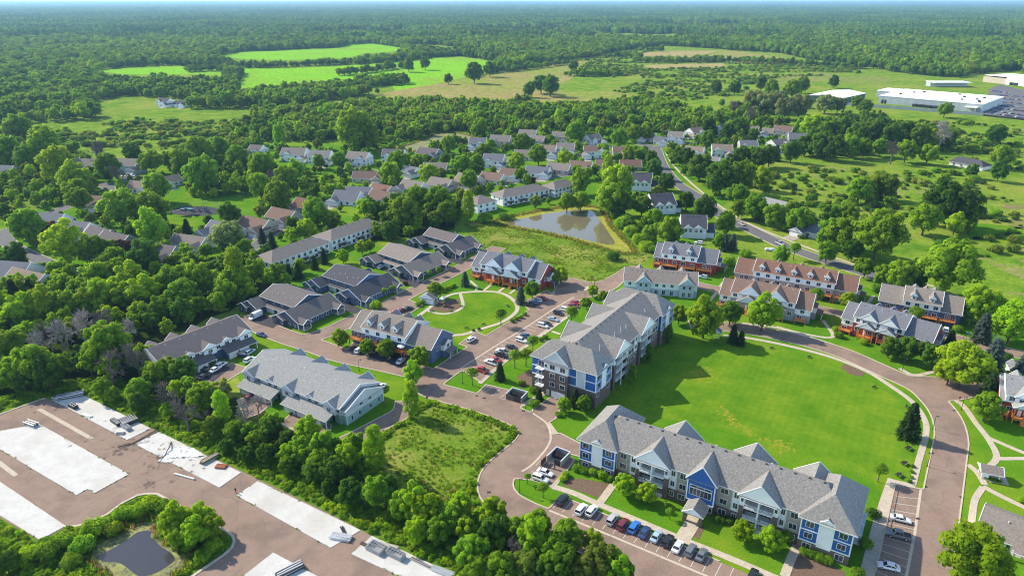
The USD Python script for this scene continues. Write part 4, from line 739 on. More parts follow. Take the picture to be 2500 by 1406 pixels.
# ---- navy single storey houses round a raised middle block
def navy_house(label, P0, P1, side, m, roofm, mark, deep=9.0):
    b = Building('quad_house', label, 'house', P0, P1, mark=mark)
    L = b.L; S = side; e = 3.0
    a1 = L * .27; r0 = L * .62
    b.wall(m, 0, a1, 0, S * .8, 0, e, 'left_wing_wall'); b.wall(m, r0, L, 0, S, 0, e, 'right_wing_wall'); b.wall(m, a1 - .1, r0 + .1, 4.6, S - 1, 0, e, 'middle_wall')
    b.roof(roofm, 0, a1, 0, S * .8, e, 2.6, 'y', over=.45, gable=m, part='left_wing_roof'); b.roof(roofm, r0, L, 0, S, e, 3.6, 'y', over=.45, gable=m, part='right_wing_roof')
    b.roof(roofm, -.8, a1 * .5, -1.2, 3, e - .1, 1.6, 'y', over=.3, gable=m, part='front_gable_roof'); b.wall(m, -.7, a1 * .5 - .1, -1.1, .1, 0, e - .1, 'front_gable_wall')
    b.roof(roofm, r0 - .9, r0 + (L - r0) * .45, -1.2, 3, e - .1, 1.6, 'y', over=.3, gable=m, part='front_gable_roof'); b.wall(m, r0 - .8, r0 + (L - r0) * .45 - .1, -1.1, .1, 0, e - .1, 'front_gable_wall')
    u0, u1 = L * .16, L * .76
    b.wall(m, u0, u1, 5.6, S - 2.2, e, 5.7, 'upper_wall'); b.roof(roofm, u0, u1, 5.6, S - 2.2, 5.7, 2.9, 'x', over=.5, gable=m, part='upper_roof')
    b.shed(roofm, a1 - .2, r0 + .2, 3.9, 5.7, 2.75, 3.5)
    for i in range(4): b.win('F', 5.6, L * .25 + L * .145 * i, 4.2, 1.0, 1.0)
    gw = (r0 - a1) / 2
    for i in (0, 1): b.garage('F', 4.6, a1 + gw * (i + .5) + (.35 if i else -.35), gw * .78, 2.2)
    b.door('F', 4.6, (a1 + r0) / 2, .9)
    for u in (.8, a1 * .5 - .6): b.win('F', -1.1, u - .3, 1.0, .8, .9, 1)
    b.win('F', 0, a1 * .8, 1.0, .8, 1.0, 1)
    for u in (r0 + .5, r0 + (L - r0) * .36): b.win('F', -1.1, u, 1.0, .8, .9, 1)
    for u in (.62, .85): b.win('F', 0, r0 + (L - r0) * u, .9, .8, 1.0, 1)
    for y in np.arange(4.5, S - 4, 2.6): b.win('R', L, y, .9, .9, 1.4, 1)
    for y0 in (.4, S - 4.2):                               # corner porches on the street side
        y1 = y0 + 3.8
        b.roof(roofm if y0 > 5 else roofm, L - 2.2, L + 2.6, y0, y1, 2.9, 1.5, 'x', over=.3, gable=m, part='porch_roof')
        for y in (y0 + .15, y1 - .15): b.one('porch_column', 'trim_white', bx(L + 2.35, L + 2.6, y - .12, y + .12, 0, 2.75))
        b.one('porch_floor', 'concrete', bx(L, L + 2.8, y0, y1, 0, .3))
    for x in (0.12, L - .12): b.panel('F', 0, x - .12, x + .12, 0, e, 'trim_white', 'corner_trim', .06)
    for y in (.12, S - .12): b.panel('R', L, y - .12, y + .12, 0, e, 'trim_white', 'corner_trim', .06)
    for i in range(6): b.pipe(L * (.3 + .08 * i), 8 + (i % 3) * .7, 6.8 + (i % 3) * .3, .4)
    for i in range(4): b.pipe(L * .87, 5 + i * 2.6, 4.8, .5)
    b.roof(roofm, L * .35, L * .55, S - 4, S + .6, e, 2.8, 'y', over=.4, gable=m, part='back_gable_roof')
    b.done()
def navy(label, p0, p1, p2, m, r, mark):
    A_, B_, C = at(*p0, 3.0), at(*p1, 3.0), at(*p2, 3.0)
    navy_house(label, A_, B_, float(np.clip(np.linalg.norm(C - B_), 14, 23)), m, r, mark)
navy('navy house with white van in its drive, nearest of the four navy houses', (W, 590, 741), (W, 727, 789), (W, 829, 741), 'siding_navy', 'shingle_dark_taupe', 'the navy house with the van')
navy('navy house with dark charcoal roof, second from the blue dormer row', (W, 746, 690), (W, 880, 733), (W, 968, 688), 'siding_slate_blue', 'shingle_charcoal', 'the charcoal roofed navy house')
navy('navy house with sunlit brown upper roof beside the navy street', (W, 885, 632), (W, 1008, 672), (W, 1084, 633), 'siding_navy', 'shingle_taupe', 'the brown topped navy house')
navy('farthest navy house at the edge of the meadow', (W, 1000, 587), (W, 1112, 619), (W, 1154, 593), 'siding_navy', 'shingle_dark_taupe', 'the farthest navy house')

# ---- gabled rows with garages
def gable_row(label, P0, P1, D, upper, lower, roofm, mark, z=5.8, peaks=5, drives=((.02, .40), (.50, .96)), end_porch=True):
    b = Building('gabled_row_house', label, 'town house', P0, P1, mark=mark)
    L = b.L
    b.wall(lower, 0, L, 0, D, 0, 3.1, 'lower_wall'); b.wall(upper, .02, L - .02, .02, D - .02, 3.1, z, 'upper_wall')
    b.roof(roofm, 0, L, 0, D, z, 3.9, 'x', over=.5, gable=upper, part='main_roof')
    for i in range(peaks):
        x = L * (i + .35) / (peaks - .25); w = 2.5 if i % 2 == 0 else 1.5
        if i % 2 == 0: b.wall(upper, x - w + .2, x + w - .2, -1.0, 1, 3.2, z, 'bay_wall')
        b.roof(roofm, x - w, x + w, -.9 if i % 2 == 0 else .0, D * .36 if i % 2 == 0 else D * .22, z, w * .75, 'y', over=.35, gable=upper, part='front_gable_roof')
        b.win('F', -1.0 if i % 2 == 0 else 0, x, 4.0, 1.5, 1.2)
        b.win('F', .02, min(L - 1, x + w + 1.2), 4.0, 1.4, 1.1)
    for a, c in drives:
        x0, x1 = L * a, L * c
        b.shed(roofm, x0, x1, -4.4, .1, 2.75, 4.3); b.wall(lower, x0 + .4, x1 - 2.6, -3.6, .1, 0, 2.7, 'garage_wall')
        n = max(2, int((x1 - x0) / 6)); ww = (x1 - x0 - 3.4) / n
        for i in range(n): b.garage('F', -3.6, x0 + .6 + ww * (i + .5), ww * .84, 2.2)
        b.one('porch_column', 'trim_white', bx(x1 - .35, x1 - .1, -4.2, -3.95, 0, 2.7)); b.door('F', 0, x1 - 1.2, 1.0, 2.1, 'dark_void')
    if end_porch:
        b.wall(lower, L - .5, L + 1.9, .5, D - .5, 0, 3.1, 'end_wall'); b.wall(upper, L - .5, L + 1.88, .52, D - .52, 3.1, z - .6, 'end_wall')
        b.roof(roofm, L - 1.0, L + 1.9, .5, D - .5, z - .7, 3.5, 'x', over=.5, gable=upper, part='end_roof'); L += 1.9
        for i, y in enumerate((D * .16, D * .36, D * .62, D * .84)):
            b.win('R', L, y, .9, 1.1 if i in (1, 2) else .7, 1.5, 1 if i in (0, 3) else 2)
        for y in (D * .4, D * .62): b.win('R', L, y, 4.0, 1.3, 1.5)
        b.panel('R', L, .5, D - .5, 3.0, 3.25, 'trim_white', 'band', .07); b.panel('R', L, .5, .75, 0, z - .7, 'trim_white', 'corner_trim', .07); b.panel('R', L, D - .75, D - .5, 0, z - .7, 'trim_white', 'corner_trim', .07)
        L -= 1.9
    for i in range(24):
        b.vent(L * (.05 + .9 * i / 23), D / 2 - 1.1, z + 3.9 - .75, 'vent_white' if i % 4 == 3 else 'vent_metal', .28, .28)
    for i in range(16): b.vent(L * (.08 + .84 * i / 15), D / 2 + 1.0, z + 3.9 - .7, 'vent_metal', .26, .26)
    for i in range(4):
        x = L * (.15 + .24 * i); w = 2.2
        b.roof(roofm, x - w, x + w, D * .62, D + .9, z, 1.9, 'y', over=.35, gable=upper, part='back_gable_roof')
    b.done()
gable_row('light grey gabled row house with sage end wall facing the meadow', at(W, 596, 906, 5.8), at(W, 829, 996, 5.8), 17.5, 'siding_light_grey', 'siding_sage', 'shingle_light_grey', 'the grey gabled row')
gable_row('white gabled row house with dark taupe roof, white cars in its drive', at(W, 396, 893, 5.8), at(W, 612, 806, 5.8), 16.5, 'siding_white', 'siding_slate_blue', 'shingle_dark_taupe', 'the white gabled row', peaks=5, drives=((.10, .50), (.62, .98)), end_porch=False)

# ---- white walk-out rows, hip roofed
def white_row(label, P0, P1, D, mark, roofm='shingle_taupe', z=5.6, n=None, decks=0, wallm='siding_white'):
    b = Building('white_row_house', label, 'town house', P0, P1, mark=mark); L = b.L; n = n or max(3, int(L / 3.2))
    b.wall(wallm, 0, L, 0, D, 0, z); b.roof(roofm, 0, L, 0, D, z, 3.2, 'x', (D * .5, D * .5), over=.6)
    for i in range(n):
        x = L * (i + .5) / n
        b.win('F', 0, x, 3.4, 1.5, 1.3); b.win('F', 0, x, .5, 1.6, 1.8 if i % 3 == 1 else 1.3); b.win('F', 0, x, 4.95, 1.5, .35, 1)
    for y in (D * .3, D * .7): b.win('L', 0, y, 3.3, 1.1, 1.3); b.win('R', L, y, 3.3, 1.1, 1.3)
    for i in range(decks): x = L * (i + .5) / decks; b.deck(x - 1.9, x + 1.9, -2.8, 0, 2.5, m='bark')
    for i in range(6): b.vent(L * (.2 + .12 * i), D * .5 - .9, z + 2.7, 'vent_metal', .3, .3)
    b.done()
white_row('long white row house with taupe hip roof, nearest one behind the woods', at('ML', 1990, 518, 5.6), at('ML', 2408, 368, 5.6), 13.5, 'the nearest white row', decks=3)
white_row('long white row house beside the tall tree cluster', at('MM', -75, 355, 5.6), at('MM', 302, 228, 5.6), 13.5, 'the white row by the tall trees', decks=3)
white_row('white row house overlooking the far bank of the large pond', at('MM', 1180, 42, 5.6), at('MM', 1520, -22, 5.6), 13.0, 'the white row above the pond', n=9, decks=4)
white_row('short white row house partly hidden right of the pond row', at('MM', 1560, -20, 5.6), at('MM', 1720, -60, 5.6), 12.0, 'the short white row')
white_row('white house with walk-out wall left of the pond row', at('MM', 995, 92, 5.6), at('MM', 1135, 62, 5.6), 14.0, 'the white house left of the pond', n=3)

# ---- white town houses with twin gables by the turning circle
def twin_white(label, P0, P1, D, mark, roofm='shingle_taupe'):
    b = Building('white_town_house', label, 'town house', P0, P1, mark=mark); L = b.L
    b.wall('siding_grey_blue', 0, L, .05, D, 0, 3, 'lower_wall'); b.wall('siding_white', 0, L, 0, D, 3, 5.8, 'upper_wall'); b.roof(roofm, 0, L, 0, D, 5.8, 3.6, 'x', over=.5, gable='siding_white', part='main_roof')
    for t in (.27, .86):
        x = L * t; b.wall('siding_grey_blue', x - 3, x + 3, -.9, 1, 0, 5.8, 'bay_wall'); b.roof(roofm, x - 3, x + 3, -.9, D * .5, 5.8, 3.0, 'y', over=.4, gable='siding_grey_blue', part='cross_gable_roof')
        for q in (-1.2, 1.2): b.win('F', -.9, x + q, 3.9, 1.1, 1.4, 1); b.win('F', -.9, x + q, .5, 1.2, 1.9)
    for t in (.08, .45, .55, .66): b.win('F', 0, L * t, 3.9, 1.2, 1.3); b.win('F', .05, L * t, .4, 1.3, 2.0)
    for i in range(12): b.vent(L * (.1 + .07 * i), D * .5 - 1.4, 8.6, 'vent_metal', .28, .3)
    for t in (.2, .5, .8): b.roof(roofm, L * t - 2, L * t + 2, D * .6, D + .6, 5.8, 2.6, 'y', over=.35, gable='siding_white', part='back_gable_roof')
    for y in (D * .3, D * .7): b.win('R', L, y, 3.8, 1.1, 1.3)
    b.done()
twin_white('white town house with grey gables between the turning circle and the upper apartment block', at('MM', 2068, 645, 5.8), at('MR', 150, 690, 5.8) - np.array([2.0, -1.0]), 13.5, 'the white house by the turning circle')

# ---- white gabled houses with dark roofs along the grey road
def dark_roof_house(label, P0, P1, D, mark):
    b = Building('dark_roofed_house', label, 'house', P0, P1, mark=mark); L = b.L
    b.wall('siding_white', 0, L, 0, D, 0, 5.6); b.roof('shingle_charcoal', 0, L, 0, D, 5.6, 5.4, 'x', over=.5, gable='siding_white', part='main_roof')
    for t in (.27, .68): b.roof('shingle_charcoal', L * t - 2.2, L * t + 2.2, -.3, D * .25, 5.6, 1.9, 'y', over=.3, gable='siding_white', part='front_gable_roof'); b.wall('siding_white', L * t - 2, L * t + 2, -.2, .2, 2.6, 5.6, 'bay_wall')
    for t in (.18, .36, .60, .78): b.win('F', -.2, L * t, 3.5, 1.2, 1.4)
    for t in (.27, .68): b.garage('F', 0, L * t, L * .3, 2.2)
    for y in (D * .3, D * .55, D * .75): b.win('L', 0, y, 3.4, 1.1, 1.3); b.win('L', 0, y, .9, 1.1, 1.3)
    b.roof('shingle_charcoal', L - .2, L + 4.5, 2, D - 2, 2.9, 3.2, 'x', over=.3, gable='siding_white', part='side_wing_roof'); b.wall('siding_white', L, L + 4.4, 2.1, D - 2.1, 0, 2.9, 'side_wing_wall')
    for i in range(5): b.vent(L * (.25 + .12 * i), D * .5 - 1.2, 10.2, 'vent_metal', .3, .3)
    b.done()
dark_roof_house('white house with charcoal roof, topmost of three along the grey road', at('TM', 2118, 1335, 5.6), at('TM', 2265, 1342, 5.6), 15, 'the topmost charcoal roofed house')
dark_roof_house('white house with charcoal roof, middle one of three along the grey road', at('MM', 2285, 102, 5.6), at('MM', 2450, 92, 5.6), 15, 'the middle charcoal roofed house')
dark_roof_house('white house with charcoal roof, lowest of three along the grey road', at('MR', -5, 262, 5.6), at('MR', 178, 270, 5.6), 15, 'the lowest charcoal roofed house')

# ---- single family houses of the older quarter
HOUSE_N = [0]
LINKS = set('with by below just cut left right at in among against behind beside near between facing backing on alone half stretching above of the a to and from down next up one its by itself hidden onto wide double two white grey tan round tall far dark light slate hip orange red'.split())
def short_phrase(label):
    w = label.split(',')[0].split()[:5]
    while len(w) > 2 and w[-1] in LINKS: w.pop()
    return ' '.join(w)
def house(k, x, y, deg, w=12, d=9, st=2, roofm='shingle_taupe', wallm='siding_white', label='', gar=1, gw=6.6):
    w *= 1.3; d *= 1.2; gw *= 1.1
    z = 5.6 if st == 2 else 3.1
    c = at(k, x, y, z + 1.2); a = math.radians(deg); dx = np.array([math.cos(a), math.sin(a)]); dy = np.array([-dx[1], dx[0]])
    P0 = c - dx * w / 2 - dy * d / 2
    b = Building('family_house', label, 'house', P0, P0 + dx * w, mark='the ' + short_phrase(label))
    b.wall(wallm, 0, w, 0, d, 0, z); b.roof(roofm, 0, w, 0, d, z, d * .36, 'x', over=.45, gable=wallm, part='main_roof')
    rs = random.Random(int(x * 7 + y))
    g0 = w - gw + 1.5 if gar > 0 else -1.5; g1 = g0 + gw
    b.wall(wallm, g0, g1, -4.2, d * .5, 0, 2.85, 'garage_wall'); b.roof(roofm, g0, g1, -4.2, d * .5, 2.85, gw * .34, 'y', over=.4, gable=wallm, part='garage_roof')
    b.garage('F', -4.2, (g0 + g1) / 2, gw * .78, 2.2, 'garage_white')
    us = np.linspace(1.3, w - 1.3, 3 if w < 12 else 4)
    for u in us:
        if st == 2: b.win('F', 0, u, 3.5, 1.2, 1.3); b.win('B', d, u, 3.4, 1.2, 1.3)
        if not g0 - .8 < u < g1 + .8: b.win('F', 0, u, .8, 1.3, 1.4)
        b.win('B', d, u, .7, 1.4, 1.5)
    for v in (d * .3, d * .7):
        for f, p in (('L', 0), ('R', w)):
            if st == 2: b.win(f, p, v, 3.4, 1.0, 1.2)
            b.win(f, p, v, .8, 1.0, 1.2)
    b.door('F', 0, (g0 - 1.0) if gar > 0 else g1 + 1.0, 1.0, 2.1, rs.choice(('metal_dark', 'siding_brick_red', 'trim_white')))
    if st == 2: b.roof(roofm, w * (.12 if gar > 0 else .55), w * (.45 if gar > 0 else .88), -.5, d * .4, z, w * .13, 'y', over=.3, gable=wallm, part='front_gable_roof'); b.wall(wallm, w * (.13 if gar > 0 else .56), w * (.44 if gar > 0 else .87), -.4, .2, 2.7, z, 'bay_wall')
    for i in range(3): b.vent(w * (.3 + .2 * i), d * .5 + .7, z + d * .36 - .5, 'vent_metal', .3, .3)
    if rs.random() < .4: b.one('chimney', 'brick_brown', bx(w * .3, w * .3 + .7, d * .62, d * .62 + .7, z - 1, z + d * .36 + .7))
    dr = Polygon([tuple(P0 + dx * q + dy * r) for q, r in ((g0 + .3, -4.2), (g1 - .3, -4.2), (g1 - .3, -11), (g0 + .3, -11))])
    DRIVES.append(dr)
    b.done(); HOUSE_N[0] += 1
DRIVES = []
T, S2 = 'shingle_taupe', 2
HS = '''TL 1885 1085 -20 9 9 2 dark_taupe white|small white two storey house by itself below the marsh
TL 2160 1110 -8 15 10 2 taupe white|wide white house with grey garage gable below the marsh, left of its twin
TL 2350 1130 -8 13 10 2 grey white|white house with light grey roof at the marsh edge
TL 640 1195 -6 15 11 1 taupe grey|low grey house with taupe roof near the left cul-de-sac
TL 945 1190 -8 13 10 2 taupe grey_blue|grey blue two storey house with garage by the cul-de-sac
TL 1050 1355 -15 14 9 1 tan white|white house with tan roof in front of the cul-de-sac
TL 1240 1310 50 10 8 1 tan off_white|small cream house with tan roof between trees
TL 2050 1275 -4 12 9 1 red_brown tan|small house with red brown roof above the playground trees
TL 30 1240 -8 13 10 1 slate grey|grey roofed house cut by the left edge
TM 130 1140 -18 13 10 2 taupe white|white two storey house with two garage gables, below the scum pond
TM 385 1120 -8 13 10 2 dark_taupe white|white house with dark taupe roof on the scum pond shore
TM 640 1110 -25 14 10 1 dark_taupe grey|grey house with tan gables on the scum pond shore
TM 1000 1030 -8 11 9 2 slate white|white house with dark slate roof behind trees
TM 1165 1015 -12 13 10 2 taupe tan|tan house with taupe roof right of the slate roofed one
TM 1365 975 -14 12 10 2 taupe off_white|cream house at the edge of the far wood
TM 1440 1015 -22 9 9 2 taupe tan|tan gabled house just below the far wood
TM 1600 985 -14 10 9 2 taupe tan|tan two storey house against the dark wood
TM 1835 1005 40 11 9 2 taupe white|white house with tall gable against the dark wood
TM 1345 1125 -10 13 10 1 taupe off_white|low cream house with taupe roof among trees
TM 1505 1085 -12 11 9 2 tan white|white house with tan roof by the round tree
TM 1640 1070 -8 11 9 2 taupe off_white|cream house with pale taupe gable roof
TM 1865 1090 -4 15 9 2 brown white|wide white house with brown roof near the grey road
TM 2045 1095 -4 10 9 1 brown tan|brown house beside the grey road's bend
TM 1120 1155 -14 12 10 2 slate white|plain white house with slate gable roof in the middle of the old quarter
TM 690 1215 -5 13 9 1 taupe grey|low house with dark grey roof between trees
TM 515 1240 -35 9 8 1 slate white|small white house half hidden by trees
TM 190 1280 -3 15 9 1 brown tan|long brown roofed house behind yellow green trees
TM 530 1355 -32 13 10 1 taupe off_white|cream house with taupe roof, left one of the middle row
TM 735 1335 -32 13 10 1 taupe tan|tan house with wide gable and garage, middle row
TM 935 1310 -35 13 11 1 tan tan|tan house with hipped garage behind a round tree
TM 1110 1290 -30 13 9 1 brown off_white|cream house with orange brown roof and white garage
TM 1245 1260 -22 12 9 1 brown white|white house with brown roof left of the pale blue gable
TM 1440 1245 -18 13 9 1 slate white|white house with slate roof and two white garage doors
TM 1595 1220 -25 13 9 1 taupe tan|tan house with dark open garage
TM 1755 1205 -22 13 9 1 brown tan|tan house with red brown roof and two gables
TM 1925 1195 -12 10 9 1 brown tan|tan house behind a tall bright tree
TM 2115 1195 -6 12 9 1 red_brown grey|red brown roofed house with dark garage by the grey road
TM 300 1378 -35 12 9 1 red_brown tan|house with red brown hip roof above the white rows
TM 130 1400 -10 13 10 1 slate white|white house with slate roof and gables above the white rows
TM 2245 995 -22 10 9 1 tan white|white house with tan roof left of the cul-de-sac tree
TM 2340 1020 -22 9 8 1 slate off_white|small house with slate roof by the far cul-de-sac
TM 2450 985 -22 10 9 2 taupe white|white house with curved shrubs at the far cul-de-sac
TR 90 955 35 11 9 2 tan white|white house with brown gable behind the far cul-de-sac
TR 280 935 65 10 9 2 charcoal white|white house with charcoal roof and steep gable
TR 510 942 -20 9 8 1 taupe tan|tan house against the far right trees
TR 650 960 -25 11 9 1 taupe tan|low tan house with brown roof at the right cul-de-sac
TR 740 945 -28 12 10 2 brown tan|tall brown house at the right cul-de-sac
TR 850 1000 -12 13 10 1 slate grey|grey house with slate roof at the quarter's right end
TR 700 1040 30 13 9 2 taupe off_white|cream two storey house backing onto the wood
TR 480 1050 -5 11 9 2 slate tan|tan house with slate roof facing the meadow
TR 290 1080 -10 12 9 2 tan off_white|cream house with brown gable beside the slate roofed one
TR 90 1095 -25 11 9 2 tan white|white house with tan roof left of the cream pair
TR 150 1170 -35 20 11 1 grey white|long pale grey roof stretching down to the grey road
ML 700 60 -14 13 10 1 brown tan|brown house with deck above the playground
ML 380 195 -12 14 11 1 slate white|grey slate roofed house beside the big round tree
ML 570 250 -18 14 10 1 slate white|white house with grey hip roof behind the yellow tree
ML 745 300 -28 13 10 1 dark_taupe tan|dark brown house behind the yellow tree
ML 860 345 -25 14 11 1 dark_taupe grey|dark house right of the yellow tree with chimney
ML 1195 430 -20 13 11 1 dark_taupe grey_blue|grey house with white double garage beside the wood
ML 1400 350 -20 15 9 1 taupe off_white|cream house with taupe roof below the spruce
ML 1640 265 -30 14 11 1 slate light_grey|pale grey house with wide gable behind a spreading tree
ML 1880 225 -30 15 10 1 brown tan|brown brick house with double gable right of the playground
ML 2080 160 -30 14 10 1 brown tan|brown house next up the row from the playground
ML 2260 85 -28 14 10 1 red_brown tan|dark red brown roofed house at the top of that row
ML 60 575 -10 20 14 1 slate off_white|large house with pale roofs at the lower left edge
ML 230 640 -24 16 13 1 tan off_white|wide pale tan roof behind the woods at the left edge
MM 50 28 -15 13 11 1 slate white|white gabled house with slate roof beside the tall tree cluster
MM 300 25 -25 12 10 1 brown tan|tan house behind the tall tree cluster
MR 680 90 -52 19 10 1 light_grey light_grey|long light grey house between trees right of the grey road
MR 1000 270 -52 15 9 1 slate light_grey|slate roofed house among trees right of the grey road
TL 1210 735 -25 14 9 2 charcoal white|white farmhouse alone in the far left wood
TL 1330 755 -15 13 9 1 charcoal white|low white garage beside the farmhouse'''
for i, row in enumerate(HS.split('\n')):
    f, lab = row.split('|'); k, x, y, deg, w, d, st, r, wl = f.split()
    house(k, float(x), float(y), float(deg), float(w), float(d), int(st), 'shingle_' + r, 'siding_' + wl, lab, 1 if i % 3 else -1)
drv = unary_union(DRIVES).difference(unary_union([road_new, road_old]))
struct('driveway', sheet(drv, .058), 'driveway', 'pale driveways of the older quarter')

# ---- rambler and pavilions at the lower right
b = Building('family_house', 'white rambler with taupe roof and stone skirting at the lower right edge', 'house', at('BR', 2160, 1065, 2.9), at('BR', 2380, 1155, 2.9), mark='the rambler at the right edge')
b.wall('siding_white', 0, 20, 0, 12, 0, 2.9); b.roof('shingle_taupe', 0, 26, 0, 12, 2.9, 3.4, 'x', over=.6, gable='siding_white', part='main_roof'); b.wall('stone', -.06, 20, -.06, 12, 0, .8, 'stone_skirting')
b.win('F', 0, 3, 1.0, 2.6, 1.4, 3); b.win('F', 0, 6.3, .9, .7, 1.6, 1); b.win('L', 0, 4, 1, 1.2, 1.4); b.win('L', 0, 8, 1, 1.2, 1.4)
b.wall('siding_white', 11, 19, -7, 1, 0, 2.9, 'garage_wall'); b.roof('shingle_taupe', 11, 19, -7, 6, 2.9, 3.0, 'y', over=.5, gable='siding_grey_blue', part='garage_roof'); b.garage('F', -7, 15, 5.2, 2.3); b.door('F', 0, 8.6, 1.0, 2.1, 'trim_white')
for q in (7.4, 10.6): b.one('porch_column', 'trim_white', bx(q - .2, q + .2, -2.2, -1.8, 0, 2.7))
b.shed('shingle_taupe', 7, 11.2, -2.5, 0, 2.6, 3.1, part='porch_roof'); b.pipe(5, 4, 5.2, .6); b.done()
b = Building('garden_pavilion', 'small open pavilion with brown roof beside the right hand path', 'pavilion', at('BR', 2195, 640, 2.4), at('BR', 2355, 672, 2.4), mark='the right hand pavilion')
for q in ((.3, .3), (4.2, .3), (.3, 3.2), (4.2, 3.2)): b.one('post', 'trim_white', bx(q[0] - .14, q[0] + .14, q[1] - .14, q[1] + .14, 0, 2.4))
b.wall('trim_white', .2, 1.8, .2, .4, 0, 2.2, 'screen_wall'); b.roof('shingle_taupe', 0, 4.6, 0, 3.6, 2.4, 1.3, 'x', over=.5, gable='siding_white'); b.wall('concrete', -.3, 6.5, -.3, 3.9, 0, .14, 'floor_slab'); b.done()
b = Building('garden_pavilion', 'white garden pavilion with grey gable roof by the oval green', 'pavilion', at('MM', 575, 770, 2.5), at('MM', 668, 785, 2.5), mark='the pavilion by the oval green')
w = b.L; b.wall('siding_white', 0, w, 0, 1.2, 0, 2.5)
for q in ((.2, 3.9), (w - .2, 3.9)): b.one('post', 'trim_white', bx(q[0] - .16, q[0] + .16, q[1] - .16, q[1] + .16, 0, 2.5))
b.roof('shingle_taupe', 0, w, 0, 4.2, 2.5, 1.9, 'y', over=.45, gable='siding_white'); b.wall('concrete', -.3, w + .3, -.3, 4.5, 0, .12, 'floor_slab'); b.done()
b = Building('garden_pavilion', 'tiny white pavilion between the willows at the big lawn', 'pavilion', at('MR', 215, 1025, 2.4), at('MR', 275, 1035, 2.4), mark='the tiny white pavilion')
for q in ((.2, .2), (b.L - .2, .2), (.2, 2.6), (b.L - .2, 2.6)): b.one('post', 'trim_white', bx(q[0] - .12, q[0] + .12, q[1] - .12, q[1] + .12, 0, 2.4))
b.roof('shingle_slate', 0, b.L, 0, 2.8, 2.4, 1.6, 'y', over=.4, gable='siding_white'); b.done()
b = Building('garden_shed', 'small white shed with slate roof among blue spruces at the right edge', 'shed', at('MR', 2400, 1290, 2.4), at('MR', 2470, 1300, 2.4))
b.wall('siding_white', 0, b.L, 0, 4, 0, 2.4); b.roof('shingle_slate', 0, b.L, 0, 4, 2.4, 1.8, 'y', over=.3, gable='siding_grey_blue'); b.win('F', 0, b.L / 2, .8, .9, 1.0); b.done()
for wx in ((2330, 1030),): pass

# ---- the store with its lumber yard
b = Building('store', 'large flat white roofed store beyond the meadow at the right', 'store', at('TR', 1432, 755, 0), at('TR', 2185, 825, 0), mark='the store')
L = b.L; D = 95
b.wall('store_wall', 0, L, 0, D, 0, 8.5); b.one('roof', 'store_roof', bx(-.3, L + .3, -.3, D + .3, 8.5, 9.1)); b.wall('store_wall', -22, 4, 55, D, 0, 8.0, 'rear_wing_wall'); b.one('wing_roof', 'store_roof', bx(-22.3, -.4, 54.7, D + .3, 8.0, 8.6))
for i, (u, v) in enumerate(((.12, .3), (.18, .6), (.25, .75), (.7, .55), (.74, .25), (.85, .4), (.88, .6), (.9, .25), (.6, .8), (.93, .12))): b.one('roof_unit', 'metal_dark', bx(L * u, L * u + 2.6, D * v, D * v + 2.2, 9.1, 10.4))
for i in range(12): b.one('wall_panel_joint', 'fence_grey', bx(L * (i + .5) / 12 - .08, L * (i + .5) / 12 + .08, -.06, .02, 0, 8.4))
for x in (.03, .06): b.one('dock_opening', 'dark_void', bx(L * x, L * x + 2.4, -.12, .05, 0, 4.5))
b.one('corner_canopy', 'store_roof', bx(L * .86, L * .97, -9, -.1, 5.2, 5.8))
for q in (.87, .96): b.one('canopy_post', 'store_wall', bx(L * q - .4, L * q + .4, -8.8, -8, 0, 5.2))
for x in (.36, .42, .45, .5, .56): b.one('loading_box', 'metal_dark', bx(L * x, L * x + 5, -4.5, -.3, 0, 3.0))
b.done()
b = Building('lumber_shed', 'long dark green lumber shed with pale roof left of the store', 'shed', at('TR', 915, 745, 0), at('TR', 1165, 770, 0), mark='the green lumber shed')
L = b.L; b.wall('shed_green', 0, L, 0, 70, 0, 8); b.roof('store_roof', 0, L, 0, 70, 8, 2.4, 'y', over=.6, gable='shed_green'); b.done()
b = Building('lumber_shed', 'low open shed with white roof behind the store', 'shed', at('TR', 1840, 640, 0), at('TR', 2110, 640, 0))
L = b.L; b.wall('store_wall', 0, L, 10, 22, 0, 6); b.one('roof', 'store_roof', bx(-.5, L + .5, -.5, 23, 6, 6.6)); b.done()
b = Building('shop_building', 'tan and white shop building beyond the car park at the right edge', 'shop', at('TR', 2195, 600, 0), at('TR', 2560, 640, 0), mark='the far shop')
L = b.L; b.wall('siding_tan', 0, L * .5, 0, 60, 0, 8); b.wall('siding_white', L * .5, L, -3, 60, 0, 10, 'front_wall'); b.one('roof', 'store_roof', bx(0, L, 1, 60, 10, 10.4)); b.one('entrance', 'window_glass', bx(L * .58, L * .75, -3.2, -2.9, 0, 4)); b.done()
b = Building('family_house', 'workshop with slate roof alone in the right meadow', 'house', at('TR', 1955, 1180, 2.8), at('TR', 2200, 1225, 2.8), mark='the workshop in the meadow')
L = b.L; b.wall('siding_off_white', 0, L, 0, 13, 0, 2.8); b.roof('shingle_charcoal', 0, L, 0, 13, 2.8, 3.6, 'x', (3, 6), over=.5, gable='siding_off_white', part='main_roof')
for i in range(4): b.win('F', 0, L * (.15 + .22 * i), .9, 1.4, 1.2)
b.garage('F', 0, L * .9, 3.4, 2.3); b.done()
